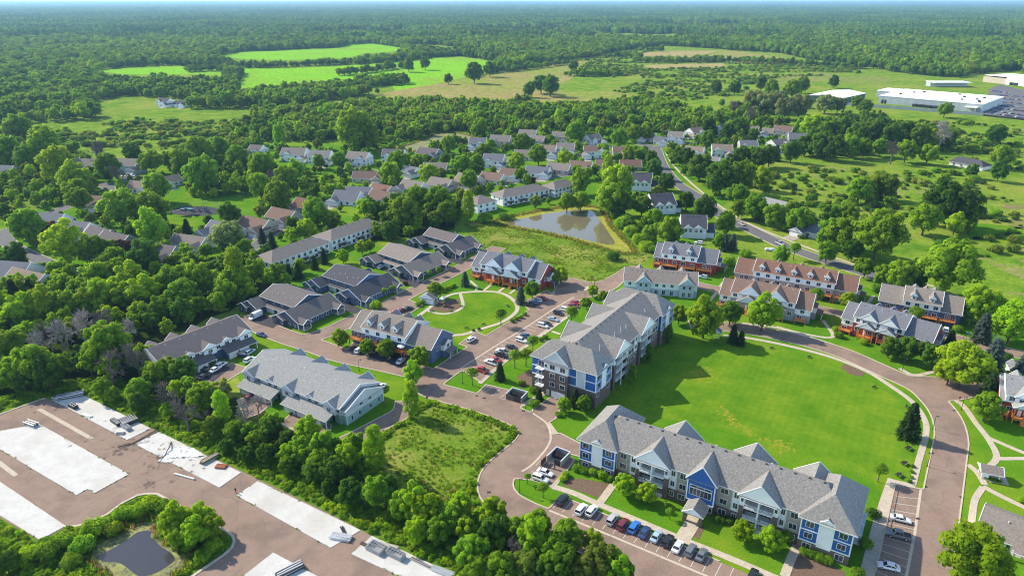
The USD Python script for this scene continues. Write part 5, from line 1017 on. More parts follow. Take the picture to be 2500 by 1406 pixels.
for i, (k, x, y, w, lab) in enumerate((('TM', 380, 320, 16, 'white farm building at the far wood edge'), ('TM', 550, 345, 13, 'small pale farm shed by the far field'), ('TM', 350, 318, 8, 'narrow white farm shed beside the farm building'), ('TR', 1640, 340, 30, 'long white building in the far right wood'), ('TR', 1608, 490, 9, 'tiny white house below the far right wood'), ('TM', 1180, 298, 20, 'pale roofed building far off among trees'), ('TM', 550, 298, 14, 'pale blue roofed house among the far trees'), ('TR', 640, 270, 14, 'white roofed house in the far middle wood'), ('TR', 85, 295, 14, 'pale house at the left of the far middle wood'), ('TR', 2295, 380, 22, 'grey roofed building in the far right trees'))):
    P = at(k, x, y, 4); b = Building('far_building', lab, 'building', P - np.array([w / 2, 0]), P + np.array([w / 2, -2]))
    b.wall('siding_white', 0, w, 0, 10, 0, 6); b.roof('store_roof' if i % 2 else 'shingle_light_grey', 0, w, 0, 10, 6, 3, 'x', over=.4, gable='siding_white'); b.win('F', 0, w * .3, 2, 2, 1.6); b.win('F', 0, w * .7, 2, 2, 1.6); b.done()
# ------------------------------------------------------------ trees, shrubs, woods
def leaf_cloud(lobes, n, size, rs, flat=0.0, inner=.18, tilt=.6):
    """n leaf-sized quads spread over and a little inside the lobes (x, y, z, rx, rz), facing outwards with jitter."""
    C = np.array([l[:3] for l in lobes]); RX = np.array([l[3] for l in lobes]); RZ = np.array([l[4] for l in lobes])
    area = RX * RZ; pick = rs.choice(len(lobes), int(n * 1.7), p=area / area.sum())
    d = rs.normal(size=(len(pick), 3)); d /= np.linalg.norm(d, axis=1)[:, None]
    d[:, 2] = np.where((d[:, 2] < -.35) & (rs.random(len(d)) < .7), -d[:, 2], d[:, 2])
    shell = 1 - inner * rs.random(len(pick)) ** .7 + .13 * rs.normal(size=len(pick))
    R = np.stack([RX[pick], RX[pick], RZ[pick]], 1)
    p = C[pick] + d * R * shell[:, None]
    q = (p[:, None, :] - C[None]) / np.stack([RX, RX, RZ], 1)[None]
    inside = ((q ** 2).sum(2) < .62).sum(1) > 0
    keep = np.nonzero(~inside)[0][:n]; p, d = p[keep], d[keep]
    nrm = d + tilt * rs.normal(size=d.shape); nrm[:, 2] += .15; nrm /= np.linalg.norm(nrm, axis=1)[:, None]
    t = np.cross(nrm, rs.normal(size=nrm.shape)); t /= np.linalg.norm(t, axis=1)[:, None]; b = np.cross(nrm, t)
    s = size * (.65 + .7 * rs.random(len(p)))[:, None]; w = .55 + .3 * rs.random(len(p))[:, None]
    v = np.stack([p - t * s, p + b * s * w, p + t * s - nrm * s * .25, p - b * s * w], 1).reshape(-1, 3)
    i = np.arange(len(p))[:, None] * 4
    m = trimesh.Trimesh(v, np.vstack([i + [0, 3, 2], i + [0, 2, 1]]), process=False)
    sn = .8 * d + .5 * nrm + .25 * (p - C.mean(0)) + np.array([0, 0, .45]); sn /= np.linalg.norm(sn, axis=1)[:, None]
    m.leaf_normals = np.repeat(sn, 4, 0)                   # leaves of one clump share its rounded shading
    return m
def core_of(lobes, k=.45):
    ms = []
    for l in lobes:
        m = trimesh.creation.icosphere(1, 1.0); m.apply_scale((l[3] * k, l[3] * k, l[4] * k)); m.apply_translation(l[:3]); ms.append(m)
    return cat(ms)
def trunk(h, r, rs, limbs, top=.6):
    ms = [cone((0, 0, -.05), (.02, .01, h * top), r, r * .55, 7)]
    for i in range(limbs):
        a = 2 * math.pi * i / limbs + rs.random(); z = h * (top * .55 + .4 * top * rs.random())
        ms.append(cone((0, 0, z), (.55 * math.cos(a), .55 * math.sin(a), z + .45 + .3 * rs.random()), r * .5, r * .18, 5))
    return cat(ms)
def broad_lobes(rs, n=13, h=1.45, sq=1.0, tall=1.0):
    out = [(0, 0, h * 1.0, .62, .72 * tall)]
    for i in range(n):
        a = 2 * math.pi * (i * .618 + .1 * rs.random()); f = (i + .5) / n
        el = math.asin(1 - 1.75 * f) if f < .95 else -.7
        rr = (.60 + .12 * rs.random()); lr = (.30 + .16 * rs.random())
        out.append((rr * math.cos(el) * math.cos(a), rr * math.cos(el) * math.sin(a), h + rr * 1.05 * tall * math.sin(el), lr, lr * .9))
    return out
def clump_lobes(rs, n=30, h=1.12, tall=1.0):
    out = [(0, 0, h, .55, .62 * tall)]
    for i in range(n):
        z = 1 - 1.72 * (i + .5) / n; a = 2.39996 * i + .5 * rs.random(); q = math.sqrt(max(0, 1 - z * z)); rr = .56 + .38 * rs.random() - (.12 if z < -.3 else 0); lr = .19 + .13 * rs.random()
        out.append((rr * q * math.cos(a), rr * q * math.sin(a), h + rr * tall * z + .05 * rs.normal(), lr, lr * (.8 + .3 * rs.random())))
    return out
def tall_lobes(rs, n=14, h=2.1):
    out = [(0, 0, h, .5, 1.25)]
    for i in range(2 * n):
        f = (i + .5) / (2 * n); a = 2.4 * i + rs.random(); z = .45 + 3.3 * f; w = .74 * math.sin(math.pi * (0.16 + .80 * f)) ** .6
        out.append((w * .85 * math.cos(a), w * .85 * math.sin(a), z, .19 + .13 * rs.random(), .30 + .12 * rs.random()))
    return out
def spruce_mesh(rs, n=1500, h=2.7):
    K = 11; k_ = np.minimum((rs.random(n) ** .8 * K).astype(int), K - 1); base = h * (.97 - .90 * (1 - k_ / K) ** 1.05); a = rs.random(n) * 2 * np.pi; arm = rs.integers(0, 1000, K)
    lob = .80 + .20 * np.cos(a * (5 + k_ % 3) + arm[k_]) + .10 * rs.normal(size=n); R = (1 - base / (h * 1.02)) ** .8 * lob; k = .25 + .75 * rs.random(n) ** .6
    layer = base + .05 * rs.normal(size=n)
    p = np.stack([R * k * np.cos(a), R * k * np.sin(a), layer + .10 - .30 * R * k], 1)
    out = np.stack([np.cos(a), np.sin(a), -.25 + .25 * rs.normal(size=n)], 1); out /= np.linalg.norm(out, axis=1)[:, None]
    side = np.stack([-np.sin(a), np.cos(a), .3 * rs.normal(size=n)], 1)
    L = (.09 + .09 * rs.random(n))[:, None]; wd = .055
    v = np.stack([p - out * L, p + side * wd, p + out * L, p - side * wd], 1).reshape(-1, 3); i = np.arange(n)[:, None] * 4
    return trimesh.Trimesh(v, np.vstack([i + [0, 1, 2], i + [0, 2, 3]]), process=False)
def bare_mesh(rs, h=2.6, depth=4):
    ms, twigs = [], []
    def grow(p, d, L, r, k):
        q = p + d * L; (ms if k > 1 else twigs).append(cone(p, q, max(r, .014), max(r * .62, .009), 5 if k > 1 else 3))
        if k == 0: return
        for i in range(4 if k > 1 else 5):
            nd = d + .75 * rs.normal(size=3); nd[2] += .22; nd /= np.linalg.norm(nd)
            grow(p + d * L * (.55 + .45 * rs.random()), nd, L * (.55 + .25 * rs.random()), r * .55, k - 1)
    grow(np.zeros(3), np.array([.05, .02, 1.0]), h * .36, .07, depth)
    return cat(ms), cat(twigs)
PROTO = {}
def leaf_obj(name, mesh, m, parent):
    path = obj(name, mesh, m, parent); n = getattr(mesh, 'leaf_normals', None)
    if n is not None:
        g = UsdGeom.Mesh.Get(stage, path); g.CreateNormalsAttr(Vt.Vec3fArray.FromNumpy(n.astype(np.float32))); g.SetNormalsInterpolation('vertex')
    return path
def make_proto(key, crown, crown_mat, tr, trunk_mat='bark', core=None, cname='crown'):
    """A class prim with a crown and a trunk, one unit of crown radius in size."""
    path = proto(f'{key}_shape')
    leaf_obj(cname, crown, crown_mat, path)
    if core is not None: obj('inner_crown', core, crown_mat, path)
    if tr is not None: obj('trunk', tr, trunk_mat, path)
    PROTO.setdefault(key.rsplit('_', 1)[0], []).append(path)
def fine_set(kind, mats, maker, n, size, variants, tr=True):
    for mi, (code, m) in enumerate(mats.items()):
        for v in range(variants):
            rs = np.random.default_rng(100 * mi + 7 * v + len(kind)); lob = maker(rs)
            zmin = min(l[2] - l[4] for l in lob)
            make_proto(f'{kind}_{code}_{"abcdef"[v]}', leaf_cloud(lob, n, size, rs), m, trunk(max(.6, zmin * 2.2), .075, rs, 4) if tr else None, core=core_of(lob))
fine_set('broad_tree', dict(m='leaf_mid', b='leaf_bright', d='leaf_dark', y='leaf_yellow', o='leaf_olive', g='leaf_grey_green', u='leaf_purple', w='leaf_pale'), lambda rs: clump_lobes(rs, 30, 1.12, .95 + .2 * rs.random()), 5200, .066, 3)
fine_set('tall_tree', dict(b='leaf_bright', m='leaf_mid'), lambda rs: tall_lobes(rs), 5200, .062, 2)
fine_set('shrub', dict(m='leaf_mid', b='leaf_bright', d='leaf_dark', u='leaf_purple', w='leaf_pale'), lambda rs: [(.45 * math.cos(2.4 * i) * (i > 0), .45 * math.sin(2.4 * i) * (i > 0), .50 + .12 * rs.random(), .48 + .12 * rs.random(), .46 + .12 * rs.random()) for i in range(6)], 1500, .085, 2, tr=False)
fine_set('young_tree', dict(m='leaf_mid', b='leaf_bright'), lambda rs: [(.35 * math.cos(2.4 * i) * (i > 0), .35 * math.sin(2.4 * i) * (i > 0), 1.9 + .5 * (rs.random() - .5), .5 + .15 * rs.random(), .55) for i in range(6)], 1100, .095, 1)
for code, m in (('d', 'needle_dark'), ('s', 'needle_blue')):
    for v in range(2):
        rs = np.random.default_rng(900 + v); make_proto(f'spruce_{code}_{"ab"[v]}', spruce_mesh(rs, 3600), m, cone((0, 0, -.05), (0, 0, 2.5), .07, .015, 6), core=cone((0, 0, .25), (0, 0, 2.2), .30, .02, 8))
for v in range(3):
    rs = np.random.default_rng(50 + v); a_, b_ = bare_mesh(rs)
    path_ = proto(f'bare_tree_{"abc"[v]}_shape'); obj('trunk', a_, 'dead_wood' if v == 2 else 'twig', path_); obj('branches', b_, 'dead_wood' if v == 2 else 'twig', path_); PROTO.setdefault('bare_tree', []).append(path_)
KIND = {  # code: (shape, tone, height of the crown's middle, name, words)
    'm': ('broad_tree', 'm', 1.12, 'leafy_tree', 'mid green'), 'b': ('broad_tree', 'b', 1.12, 'leafy_tree', 'bright green'), 'd': ('broad_tree', 'd', 1.12, 'leafy_tree', 'dark green'), 'y': ('broad_tree', 'y', 1.12, 'leafy_tree', 'yellow green'),
    'o': ('broad_tree', 'o', 1.12, 'leafy_tree', 'olive green'), 'g': ('broad_tree', 'g', 1.12, 'leafy_tree', 'silvery green'), 'u': ('broad_tree', 'u', 1.12, 'leafy_tree', 'brown leaved'), 'w': ('shrub', 'w', .6, 'shrub', 'pale flowering'),
    'p': ('tall_tree', 'b', 2.1, 'tall_tree', 'tall bright green'), 'P': ('tall_tree', 'm', 2.1, 'tall_tree', 'tall mid green'), 's': ('spruce', 'd', 1.15, 'spruce_tree', 'dark conical'), 'S': ('spruce', 's', 1.15, 'spruce_tree', 'blue grey conical'),
    'h': ('shrub', 'm', .6, 'shrub', 'rounded green'), 'H': ('shrub', 'b', .6, 'shrub', 'bright green'), 'k': ('shrub', 'd', .6, 'shrub', 'dark green'), 'U': ('shrub', 'u', .6, 'shrub', 'brown leaved'), 't': ('young_tree', 'm', 1.9, 'young_tree', 'young thin'), 'x': ('bare_tree', '', 1.5, 'bare_tree', 'bare grey')}
TREES = '''BM p505,105,72 p235,470,92 m430,900,90 m260,800,105 d340,770,75 d60,800,90 b640,940,105 m780,990,105 b870,900,85 b560,1070,80 m700,1075,90 m890,1040,80 m950,1230,110 b1100,1170,85 m1200,1110,75 m1430,1040,110 m1650,1130,115 m1560,1270,115 b1830,1140,70 o1350,1320,100 o1900,1300,125 o1750,1370,95 m1000,1370,95 m1150,1350,105 x1290,1210,95 o2070,1370,75 d1480,1390,85 t1360,680,30 t1475,760,42 b2065,745,72 b2225,795,72 t2405,935,32 b1632,155,52 s1712,115,50 m1775,145,55 s1445,80,36 h1410,140,42 h1400,45,32 H1640,660,30 h1720,615,34 h1775,632,36 h1845,640,38 h1912,662,42 h1960,690,30 h1590,220,28 H1620,690,30
BR b442,1070,72 b655,1140,78 m765,1110,42 s1672,290,85 t1450,630,46 k1400,945,45 h1345,1160,45 h1282,1375,44 m2230,165,88 s2240,60,75 b2150,1290,185 H2490,850,24 h1688,600,15 h1682,640,15 h1675,680,15 h1665,710,15 h900,1222,38 h955,1242,38 h1010,1268,40 h1066,1290,36 k250,985,34 k300,992,34 k350,1000,34 k395,1012,30 h2210,680,16 h2250,690,16 h2290,700,16 h2320,708,16 H2200,1150,24 H2300,1170,22
MM b165,118,55 m470,150,115 m560,70,105 m690,90,105 d360,290,66 m765,160,78 p928,85,58 d835,180,46 S903,640,42 m690,715,58 b1600,605,60 S1310,760,50 m1395,715,62 t1165,895,46 b1838,725,40 b1915,765,36 b148,405,46 b205,400,38 b10,475,42 k1985,465,50 t310,722,24 t370,700,24 t710,568,24 t642,592,20 H250,828,46 m190,1128,56 m330,1142,70 m570,1215,72 b525,1335,75 b-10,1070,56 t955,1330,48 s1158,1320,50 t1268,1205,48 t1350,1185,52 t1400,1085,48 t1685,890,52 m1790,815,42 k1835,830,28 m2200,95,72 m2290,185,66 m2410,290,88 m1960,60,100 m2050,85,80 H2050,230,56 h2120,285,58 H2180,340,58 h2250,345,56 H2230,395,54 h2085,190,50 H2150,240,50 h2280,420,40 P2250,1180,34 P2130,1320,36 P2395,1040,34 b2470,900,60 m1650,75,62 m1750,60,68 h1050,190,56 h1230,175,40 h1180,180,40 h800,690,22 h770,705,22 h740,720,22 h820,680,20 h560,820,24 h590,805,24 h1310,910,20 h1280,925,20 h1340,890,20 h1250,940,20 k965,1010,13 k1005,1000,14 U465,668,20 h1460,1075,22 h1490,1058,22 h1320,1395,28 h350,985,10
MR d30,75,58 d160,140,80 m320,235,70 S370,370,45 S315,378,45 m275,360,50 m410,25,75 m535,120,82 m415,128,56 m680,175,76 m860,200,86 m800,135,56 t825,410,42 m1060,450,62 m1440,310,150 m1200,300,110 m1105,300,90 d1085,185,66 m1220,160,66 d1900,90,120 d2050,130,110 P2120,210,38 b2000,230,62 m1780,205,86 m1950,560,160 d1700,600,95 m1600,630,85 H340,510,46 H460,445,42 b720,460,56 t985,750,50 y1215,795,52 t1715,890,50 b595,900,105 m355,885,80 b165,935,125 s375,1050,48 s430,1075,42 h1145,1042,32 H1130,1000,28 H1330,1095,28 d1520,1140,62 d1650,1150,70 d1775,1155,50 d1835,1215,68 s1960,1100,50 S2205,1000,72 b2190,830,105 b2420,960,115 y2060,1270,135 y1960,1320,75 S2275,1230,95 h2420,1360,55 S2480,1290,60 k2370,1205,38 h2015,1000,30 s1870,1080,34 h370,640,30 h600,655,42 b740,670,40 d960,640,46 d1880,1080,30 m1480,620,60 d1250,420,66 m1340,560,60 h1420,700,40
TR d190,935,52 d180,1030,52 d330,960,48 d420,925,58 d515,1000,34 s310,1018,18 d640,1150,58 d800,1120,58 s690,1125,42 d560,1165,58 d440,1150,58 d380,1210,66 d130,1230,86 d280,1300,105 d40,1160,58 m430,1300,96 b580,1310,68 b950,920,66 d900,1070,58 d250,640,40 d385,640,42 d580,620,38 m650,655,48 m810,650,56 m880,620,48 d1110,600,34 g520,735,66 g610,745,66 g700,740,66 g760,790,66 g860,770,74 g1050,760,56 g1140,770,46 m1280,750,36 m1340,785,42 m1925,800,44 m290,755,22 x1900,980,66 h2110,1085,42 k2220,1060,40 m400,870,0 d1000,1080,66 d1080,1010,76 d1180,960,70 d1280,1000,72 d1400,980,76 d1520,1000,72 d1640,990,70 d1740,1020,62 d1120,1090,70 m1230,1080,60 m1330,1090,50 x1540,1100,56 m1640,1110,60 m1450,1080,52 b1800,1130,56 m1950,1020,48 d2280,1000,44 d2320,990,40 m2340,1150,60 m2080,1180,24 d2120,1250,40 d2320,1260,50 m1300,1390,80 b1400,1370,66 m1500,1380,66 x500,850,50 x380,800,46
TM m80,950,125 m190,1000,88 m785,1060,58 m1010,950,60 m1320,1040,58 m1710,975,72 m1440,1135,68 m2035,1020,64 m2150,970,56 m2225,970,56 m1530,1030,38 m990,1195,54 m870,1200,68 m410,1175,68 m1040,1115,56 m1090,1060,42 m935,1320,64 b350,1265,76 b640,1270,68 d2290,1240,58 d2270,1170,46 d2380,1330,58 p1950,1240,52 b2100,1140,50 y1630,1150,52 b1905,1100,44 b2030,1325,105 b1750,1340,76 m1310,1280,46 d2480,1150,56 b1280,1180,56 u1395,1320,26 d610,468,36 d490,480,38 d970,540,58 d1085,510,44 d780,580,30 d1370,660,44 d1460,615,58 d1530,630,62 d1700,490,34 m560,1180,40 m1200,1090,36 m760,1170,40
TL m1100,1180,72 m190,1160,72 b430,1230,105 b540,1320,88 m330,1080,98 m1450,1100,88 m1600,1085,72 b1900,1205,86 m1740,1150,66 m1480,1280,105 P2045,1020,48 m2330,1185,44 m2480,1175,52 b2160,1245,66 m1330,1190,78 m1230,1180,46 d970,1125,56 b1900,1360,78 m2090,1320,76 m780,1220,76 b560,1390,70 m1140,1375,86 x700,1110,66 x860,1290,56 m50,1120,80 d20,1060,60 m120,920,70 d840,500,0
ML m185,255,95 y475,390,112 m680,410,80 d110,470,62 m320,555,36 b460,575,58 d1050,490,105 m860,505,92 m565,50,76 m890,110,112 m1110,115,105 b1110,275,105 s1370,285,48 m1520,210,34 d1675,175,72 S1915,320,42 g1665,315,100 b1515,435,36 m2300,155,86 b2240,265,58 b2440,195,54 m1910,115,34 u370,265,46 u900,410,48 s1990,370,44 b1790,410,56 m2030,45,96 s2300,520,38 s2370,480,38 s2180,580,46 s2110,590,40 b700,635,86 b850,600,78 b960,680,105 m1250,655,105 m1430,640,98 m1330,750,105 b1050,735,105 b900,755,98 b750,755,105 b600,725,88 b450,710,88 b300,840,105 b180,870,96 m470,830,96 b620,830,86 b420,645,48 p1720,560,84 m1650,740,78 p1910,560,44 m1700,650,96 s100,750,66 s220,720,50 m2080,640,48 b1590,810,58 x600,1000,96 x750,1000,96 x450,1060,86 x950,1060,80 x350,1050,76 x260,1150,80 x800,1290,86 x1000,1240,90 b770,1120,140 b520,1000,58 m250,1270,115 m100,1150,105 d350,1330,86 d1330,1310,96 m1170,1340,76 m100,1330,86 m200,1050,86 s1270,290,30 m1480,270,26 H1440,440,20 U770,640,20 m1030,880,70 m1180,850,80 d1330,880,70 m1460,830,66
BL m1020,55,76 d1000,150,56 m1250,190,56 x1230,110,86 x1350,210,96 x1790,200,76 x1880,150,66 p1620,180,66 b1500,80,76 m1450,110,86 m1720,340,76 m1880,410,66 d2000,330,66 d2100,420,66 b2250,340,92 m2200,470,76 m2350,560,86 d2440,650,86 m2480,480,70 d1950,500,72 d2300,640,76 b1290,1010,96 b1480,985,92 b1420,1080,96 b1550,1060,72 m1300,1120,66 h900,950,60 h700,1050,80 h600,1180,72 H1100,880,66 h1200,900,60 H820,1060,60 h480,1150,60 h350,1220,70 H200,1250,66 h520,1290,60 h640,1110,56 H1000,930,60 d40,1300,70 H1560,1180,60 h1480,1260,56 H1380,1180,50 m750,40,60 m1560,300,66 m820,80,46 d1660,460,50 d1800,520,56 m2100,600,60 d2400,760,50'''
rsT = random.Random(3); PLACED = []
ROAD_BUF = prepared.prep(unary_union([road_new, road_old]).buffer(1.0))
for row in TREES.split('\n'):
    k, *items = row.split()
    for it in items:
        code = it[0]; x, y, r = map(float, it[1:].split(','))
        if r < 5: continue
        sh, tone, zc, nm, words_ = KIND[code]
        R = 4.0
        for _ in range(4):
            p = at(k, x, y, zc * R); dist = math.sqrt(p[0] ** 2 + p[1] ** 2 + (CAM_H - zc * R) ** 2); R = r / 2.9976 * dist / FPX * 1.04
        if code == 'x': R *= 1.3
        PLACED.append([p[0], p[1], R, code])
# a tree's label: what it looks like and the thing nearest to it
def relation(dx, dy):
    if abs(dx) > 1.3 * abs(dy): return 'right of' if dx > 0 else 'left of'
    return 'behind' if dy > 0 else 'in front of'
SPECIAL = [(*at('BM', 640, 600), 'the rough meadow'), (*at('MM', 1600, 230), 'the large pond'), (*at('BL', 1000, 1230), 'the small yard pond'), (*at('BL', 1300, 520), 'the slab with plastic sheet'), (*at('BL', 750, 250), 'the slab with formwork'), (*at('BL', 2200, 850), 'the long empty slab'), (*at('ML', 1480, 150), 'the playground'), (*at('ML', 900, 900), 'the dense wood above the yard'), (*at('BM', 1500, 1250), 'the lower street bend'), (*at('BM', 350, 1230), 'the grey scrap slab'), (*at('MR', 1300, 200), 'the right hand meadow'), (*at('MM', 900, 880), 'the oval green'), (*at('BR', 900, 250), 'the big lawn'), (*at('MR', 2250, 1350), 'the corner at the right edge'), (*at('TR', 700, 700), 'the store meadow'), (*at('TM', 1300, 650), 'the tan hay field'), (*at('TM', 500, 530), 'the bright crop field')]
MARKS = []
for x, y, p in [m[:3] for m in LANDMARKS] + SPECIAL:
    if p not in [m[2] for m in MARKS]: MARKS.append((x, y, p))     # a phrase that fits two houses names only one place
def size_word(R): return 'small' if R < 2.6 else 'large' if R > 7.2 else 'medium'
def describe(x, y, R, adj, noun):
    best = min(MARKS, key=lambda m: math.hypot(m[0] - x, m[1] - y))
    return adj, noun, relation(x - best[0], y - best[1]), best[2]
NOUN = dict(leafy_tree='tree', tall_tree='poplar like tree', spruce_tree='spruce', shrub='shrub', young_tree='tree', bare_tree='leafless tree')
descr = {}
for i, (x, y, R, code) in enumerate(PLACED):
    adj, noun, rel, mk = describe(x, y, R, KIND[code][4], NOUN[KIND[code][3]])
    descr.setdefault((adj, noun, rel, mk), []).append(i)
def words_n(s): return len(s.split())
ORD = ['leftmost', 'second from left', 'third from left', 'fourth from left', 'fifth from left', 'sixth from left', 'seventh from left', 'eighth from left']
TREE_LABEL = {}
for (adj, noun, rel, mk), ids in descr.items():
    base = f'{adj} {noun} {rel} {mk}'
    if len(ids) == 1: TREE_LABEL[ids[0]] = (base, None); continue
    ids.sort(key=lambda i: PLACED[i][0] / max(1, PLACED[i][1]))
    sizes = [size_word(PLACED[i][2]) for i in ids]
    for n, i in enumerate(ids):
        if sizes.count(sizes[n]) == 1: lab = f'{sizes[n]} {base}'
        else: lab = f'{base}, {ORD[n]}' if n < len(ORD) else f'{base}, number {n + 1} from left'
        if n == len(ids) - 1 and len(ids) > 1 and sizes.count(sizes[n]) > 1: lab = f'{base}, rightmost'
        TREE_LABEL[i] = (lab, f'{noun}s {rel} {mk}')
for i, (x, y, R, code) in enumerate(PLACED):
    sh, tone, zc, nm, words_ = KIND[code]
    key = f'{sh}_{tone}' if tone else sh
    pr_ = PROTO[key][rsT.randrange(len(PROTO[key]))]
    lab, grp = TREE_LABEL[i]
    w_ = lab.split(); lab = ' '.join(w_[:16])
    copy_of(pr_, nm, lab, 'shrub' if nm == 'shrub' else 'tree', (x, y, 0), rsT.random() * 6.28, (R * rsT.uniform(.95, 1.05), R * rsT.uniform(.95, 1.05), R * rsT.uniform(.93, 1.1)), grp)
print('trees placed', len(PLACED))

# ---- woods, as one mass each
def instancer(name, label, protos, pts, yaw, sc, idx, kind='stuff'):
    path = numbered(f'/World/{name}')
    pi = UsdGeom.PointInstancer.Define(stage, path)
    pi.CreatePrototypesRel().SetTargets([Sdf.Path(p) for p in protos(path)])
    pi.CreatePositionsAttr(Vt.Vec3fArray.FromNumpy(np.asarray(pts, np.float32))); pi.CreateProtoIndicesAttr(Vt.IntArray.FromNumpy(np.asarray(idx, np.int32)))
    q = np.zeros((len(yaw), 4), np.float32); q[:, 0] = np.cos(np.array(yaw) / 2); q[:, 3] = np.sin(np.array(yaw) / 2)
    pi.CreateOrientationsAttr([Gf.Quath(float(a[0]), 0, 0, float(a[3])) for a in q])
    pi.CreateScalesAttr(Vt.Vec3fArray.FromNumpy(np.asarray(sc, np.float32)))
    tag(pi, label, None, None, kind); return path
def scatter(region, step, rs, jitter=.45):
    x0, y0, x1, y1 = region.bounds
    gx, gy = np.meshgrid(np.arange(x0, x1, step), np.arange(y0, y1, step)); gx = gx + (np.arange(gx.shape[0]) % 2)[:, None] * step / 2
    p = np.stack([gx.ravel(), gy.ravel()], 1) + rs.uniform(-jitter, jitter, (gx.size, 2)) * step
    return p[shapely.contains_xy(region, p[:, 0], p[:, 1])]
def coarse_protos(path):
    out = []
    spec = [('m', 'leaf_mid'), ('d', 'leaf_dark'), ('b', 'leaf_bright'), ('o', 'leaf_olive'), ('d2', 'leaf_dark'), ('x', 'twig')]
    for i, (c, m) in enumerate(spec):
        rs = np.random.default_rng(300 + i)
        p = f'{path}/wood_tree_{"abcdef"[i]}'; UsdGeom.Xform.Define(stage, p)
        if c == 'x':
            a, b = bare_mesh(rs, depth=3); obj('branches', cat([a, b]), 'twig', p)
        else:
            lob = clump_lobes(rs, 18, 1.12, 1.05); leaf_obj('crown', leaf_cloud(lob, 1700, .105, rs), m, p); obj('inner_crown', core_of(lob, .5), m, p); obj('trunk', cone((0, 0, -.05), (0, 0, 1.0), .08, .05, 5), 'bark', p)
        out.append(p)
    return out
fields_all = unary_union([crop1, crop2, hay] + [g for k_, v in FIELDS.items() if k_ not in ('reed_bed', 'soil_patch', 'lawn') for g in v])
GL = list(line(W, -420, 300, 0, 302, 130, 300, 240, 290, 320, 275, 440, 265, 560, 268, 640, 262, 760, 262, 880, 262, 960, 225, 1060, 206, 1140, 191, 1250, 172, 1330, 160, 1390, 150, 1445, 140, 1540, 122, 1620, 112, 1720, 118, 1790, 124, 1900, 130, 1975, 147, 2080, 158, 2200, 180, 2340, 192, 2500, 198, 2960, 215))
far_y = 2300
north = Polygon(GL + [(3200, far_y), (-3200, far_y)]).buffer(0)
clear = [fields_all.buffer(3), poly(W, 225, 250, 300, 235, 450, 245, 470, 262, 440, 275, 240, 292), poly(W, 990, 112, 1060, 110, 1120, 116, 1110, 130, 1000, 128), poly(W, 2080, 235, 2100, 215, 2500, 225, 2500, 170, 2450, 175, 2400, 180)]
cut = unary_union(clear + [b_.buffer(4) for b_ in []] + [Point(l[0], l[1]).buffer(16) for l in LANDMARKS])
midbelt = unary_union([poly(W, 640, 300, 760, 272, 900, 270, 1080, 262, 1180, 265, 1300, 268, 1400, 268, 1560, 256, 1640, 262, 1700, 285, 1770, 298, 1700, 315, 1560, 318, 1480, 310, 1350, 318, 1250, 322, 1190, 318, 1060, 325, 960, 328, 900, 318, 840, 330, 800, 310, 700, 310),
                       poly(W, 1985, 312, 2060, 300, 2150, 305, 2270, 340, 2280, 365, 2180, 372, 2060, 385, 1990, 388, 1965, 350)])
hedges = unary_union([LineString(line(W, *q)).buffer(bw) for q, bw in (((530, 164, 640, 166, 834, 158, 960, 146, 1115, 136), 14), ((822, 186, 900, 178, 985, 166), 9), ((640, 236, 760, 224, 880, 212, 955, 204), 26), ((600, 240, 640, 232, 700, 240), 24), ((1140, 190, 1170, 182), 8), ((1180, 182, 1280, 172, 1380, 158), 8), ((470, 176, 540, 172, 575, 180, 560, 205), 14), ((1400, 186, 1440, 186, 1500, 184), 16), ((1560, 124, 1620, 126), 6), ((1430, 140, 1560, 140), 10), ((1560, 152, 1800, 152, 1960, 160, 2100, 168), 14), ((900, 268, 1000, 262, 1060, 260), 12), ((1200, 280, 1290, 250), 6), ((1750, 300, 1850, 270, 1950, 262), 14), ((1780, 290, 1830, 296), 12))])
rsF = np.random.default_rng(11)
pA = scatter(north.difference(cut), 9.5, rsF); pB = scatter(unary_union([midbelt, hedges]).difference(unary_union([Point(l[0], l[1]).buffer(9) for l in LANDMARKS])), 8.0, rsF)
pts = np.vstack([pA, pB]); n = len(pts)
seen_open = unary_union([fields_all, poly(W, 1975, 240, 2090, 205, 2420, 222, 2400, 285, 2200, 270, 2000, 255), poly(W, 395, 235, 465, 240, 465, 265, 390, 262), poly(W, 2390, 190, 2600, 170, 2600, 300, 2390, 290), poly(W, 1480, 180, 2300, 185, 2480, 225, 2100, 225, 1560, 225)])
hides = np.zeros(len(pts), bool)
for hh in (3, 6, 9, 12, 15): hides |= shapely.contains_xy(seen_open, pts[:, 0] * CAM_H / (CAM_H - hh), pts[:, 1] * CAM_H / (CAM_H - hh))
hides[len(pA):] = False
vis = (np.abs(pts[:, 0]) < .80 * pts[:, 1] + 60) & ~hides; pts = pts[vis]; n = len(pts)
patch = meshkit.fbm(np.c_[pts / 90.0, np.zeros(n)], 3, 4); R_ = (4.4 + 3.4 * rsF.random(n) ** 1.5) * (.8 + .4 * meshkit.noise(np.c_[pts / 45.0, np.ones(n)], 3))
R_[len(pA[vis[:len(pA)]]):] *= .78
u = rsF.random(n) * .7 + patch * .9 - .3
idx = np.select([u < .16, u < .30, u < .66, u < .86], [4, 1, 0, 2], 3); idx = np.where(rsF.random(n) < .025, 5, idx); idx = np.where((idx == 2) & (pts[:, 1] > 900) & (rsF.random(n) < .3), 0, idx)
instancer('woodland', 'continuous wood of leafy trees stretching towards the horizon', coarse_protos, np.c_[pts, np.zeros(n)], rsF.random(n) * 6.28, np.c_[R_, R_, R_ * (.85 + .35 * rsF.random(n))], idx)
print('wood trees', n)
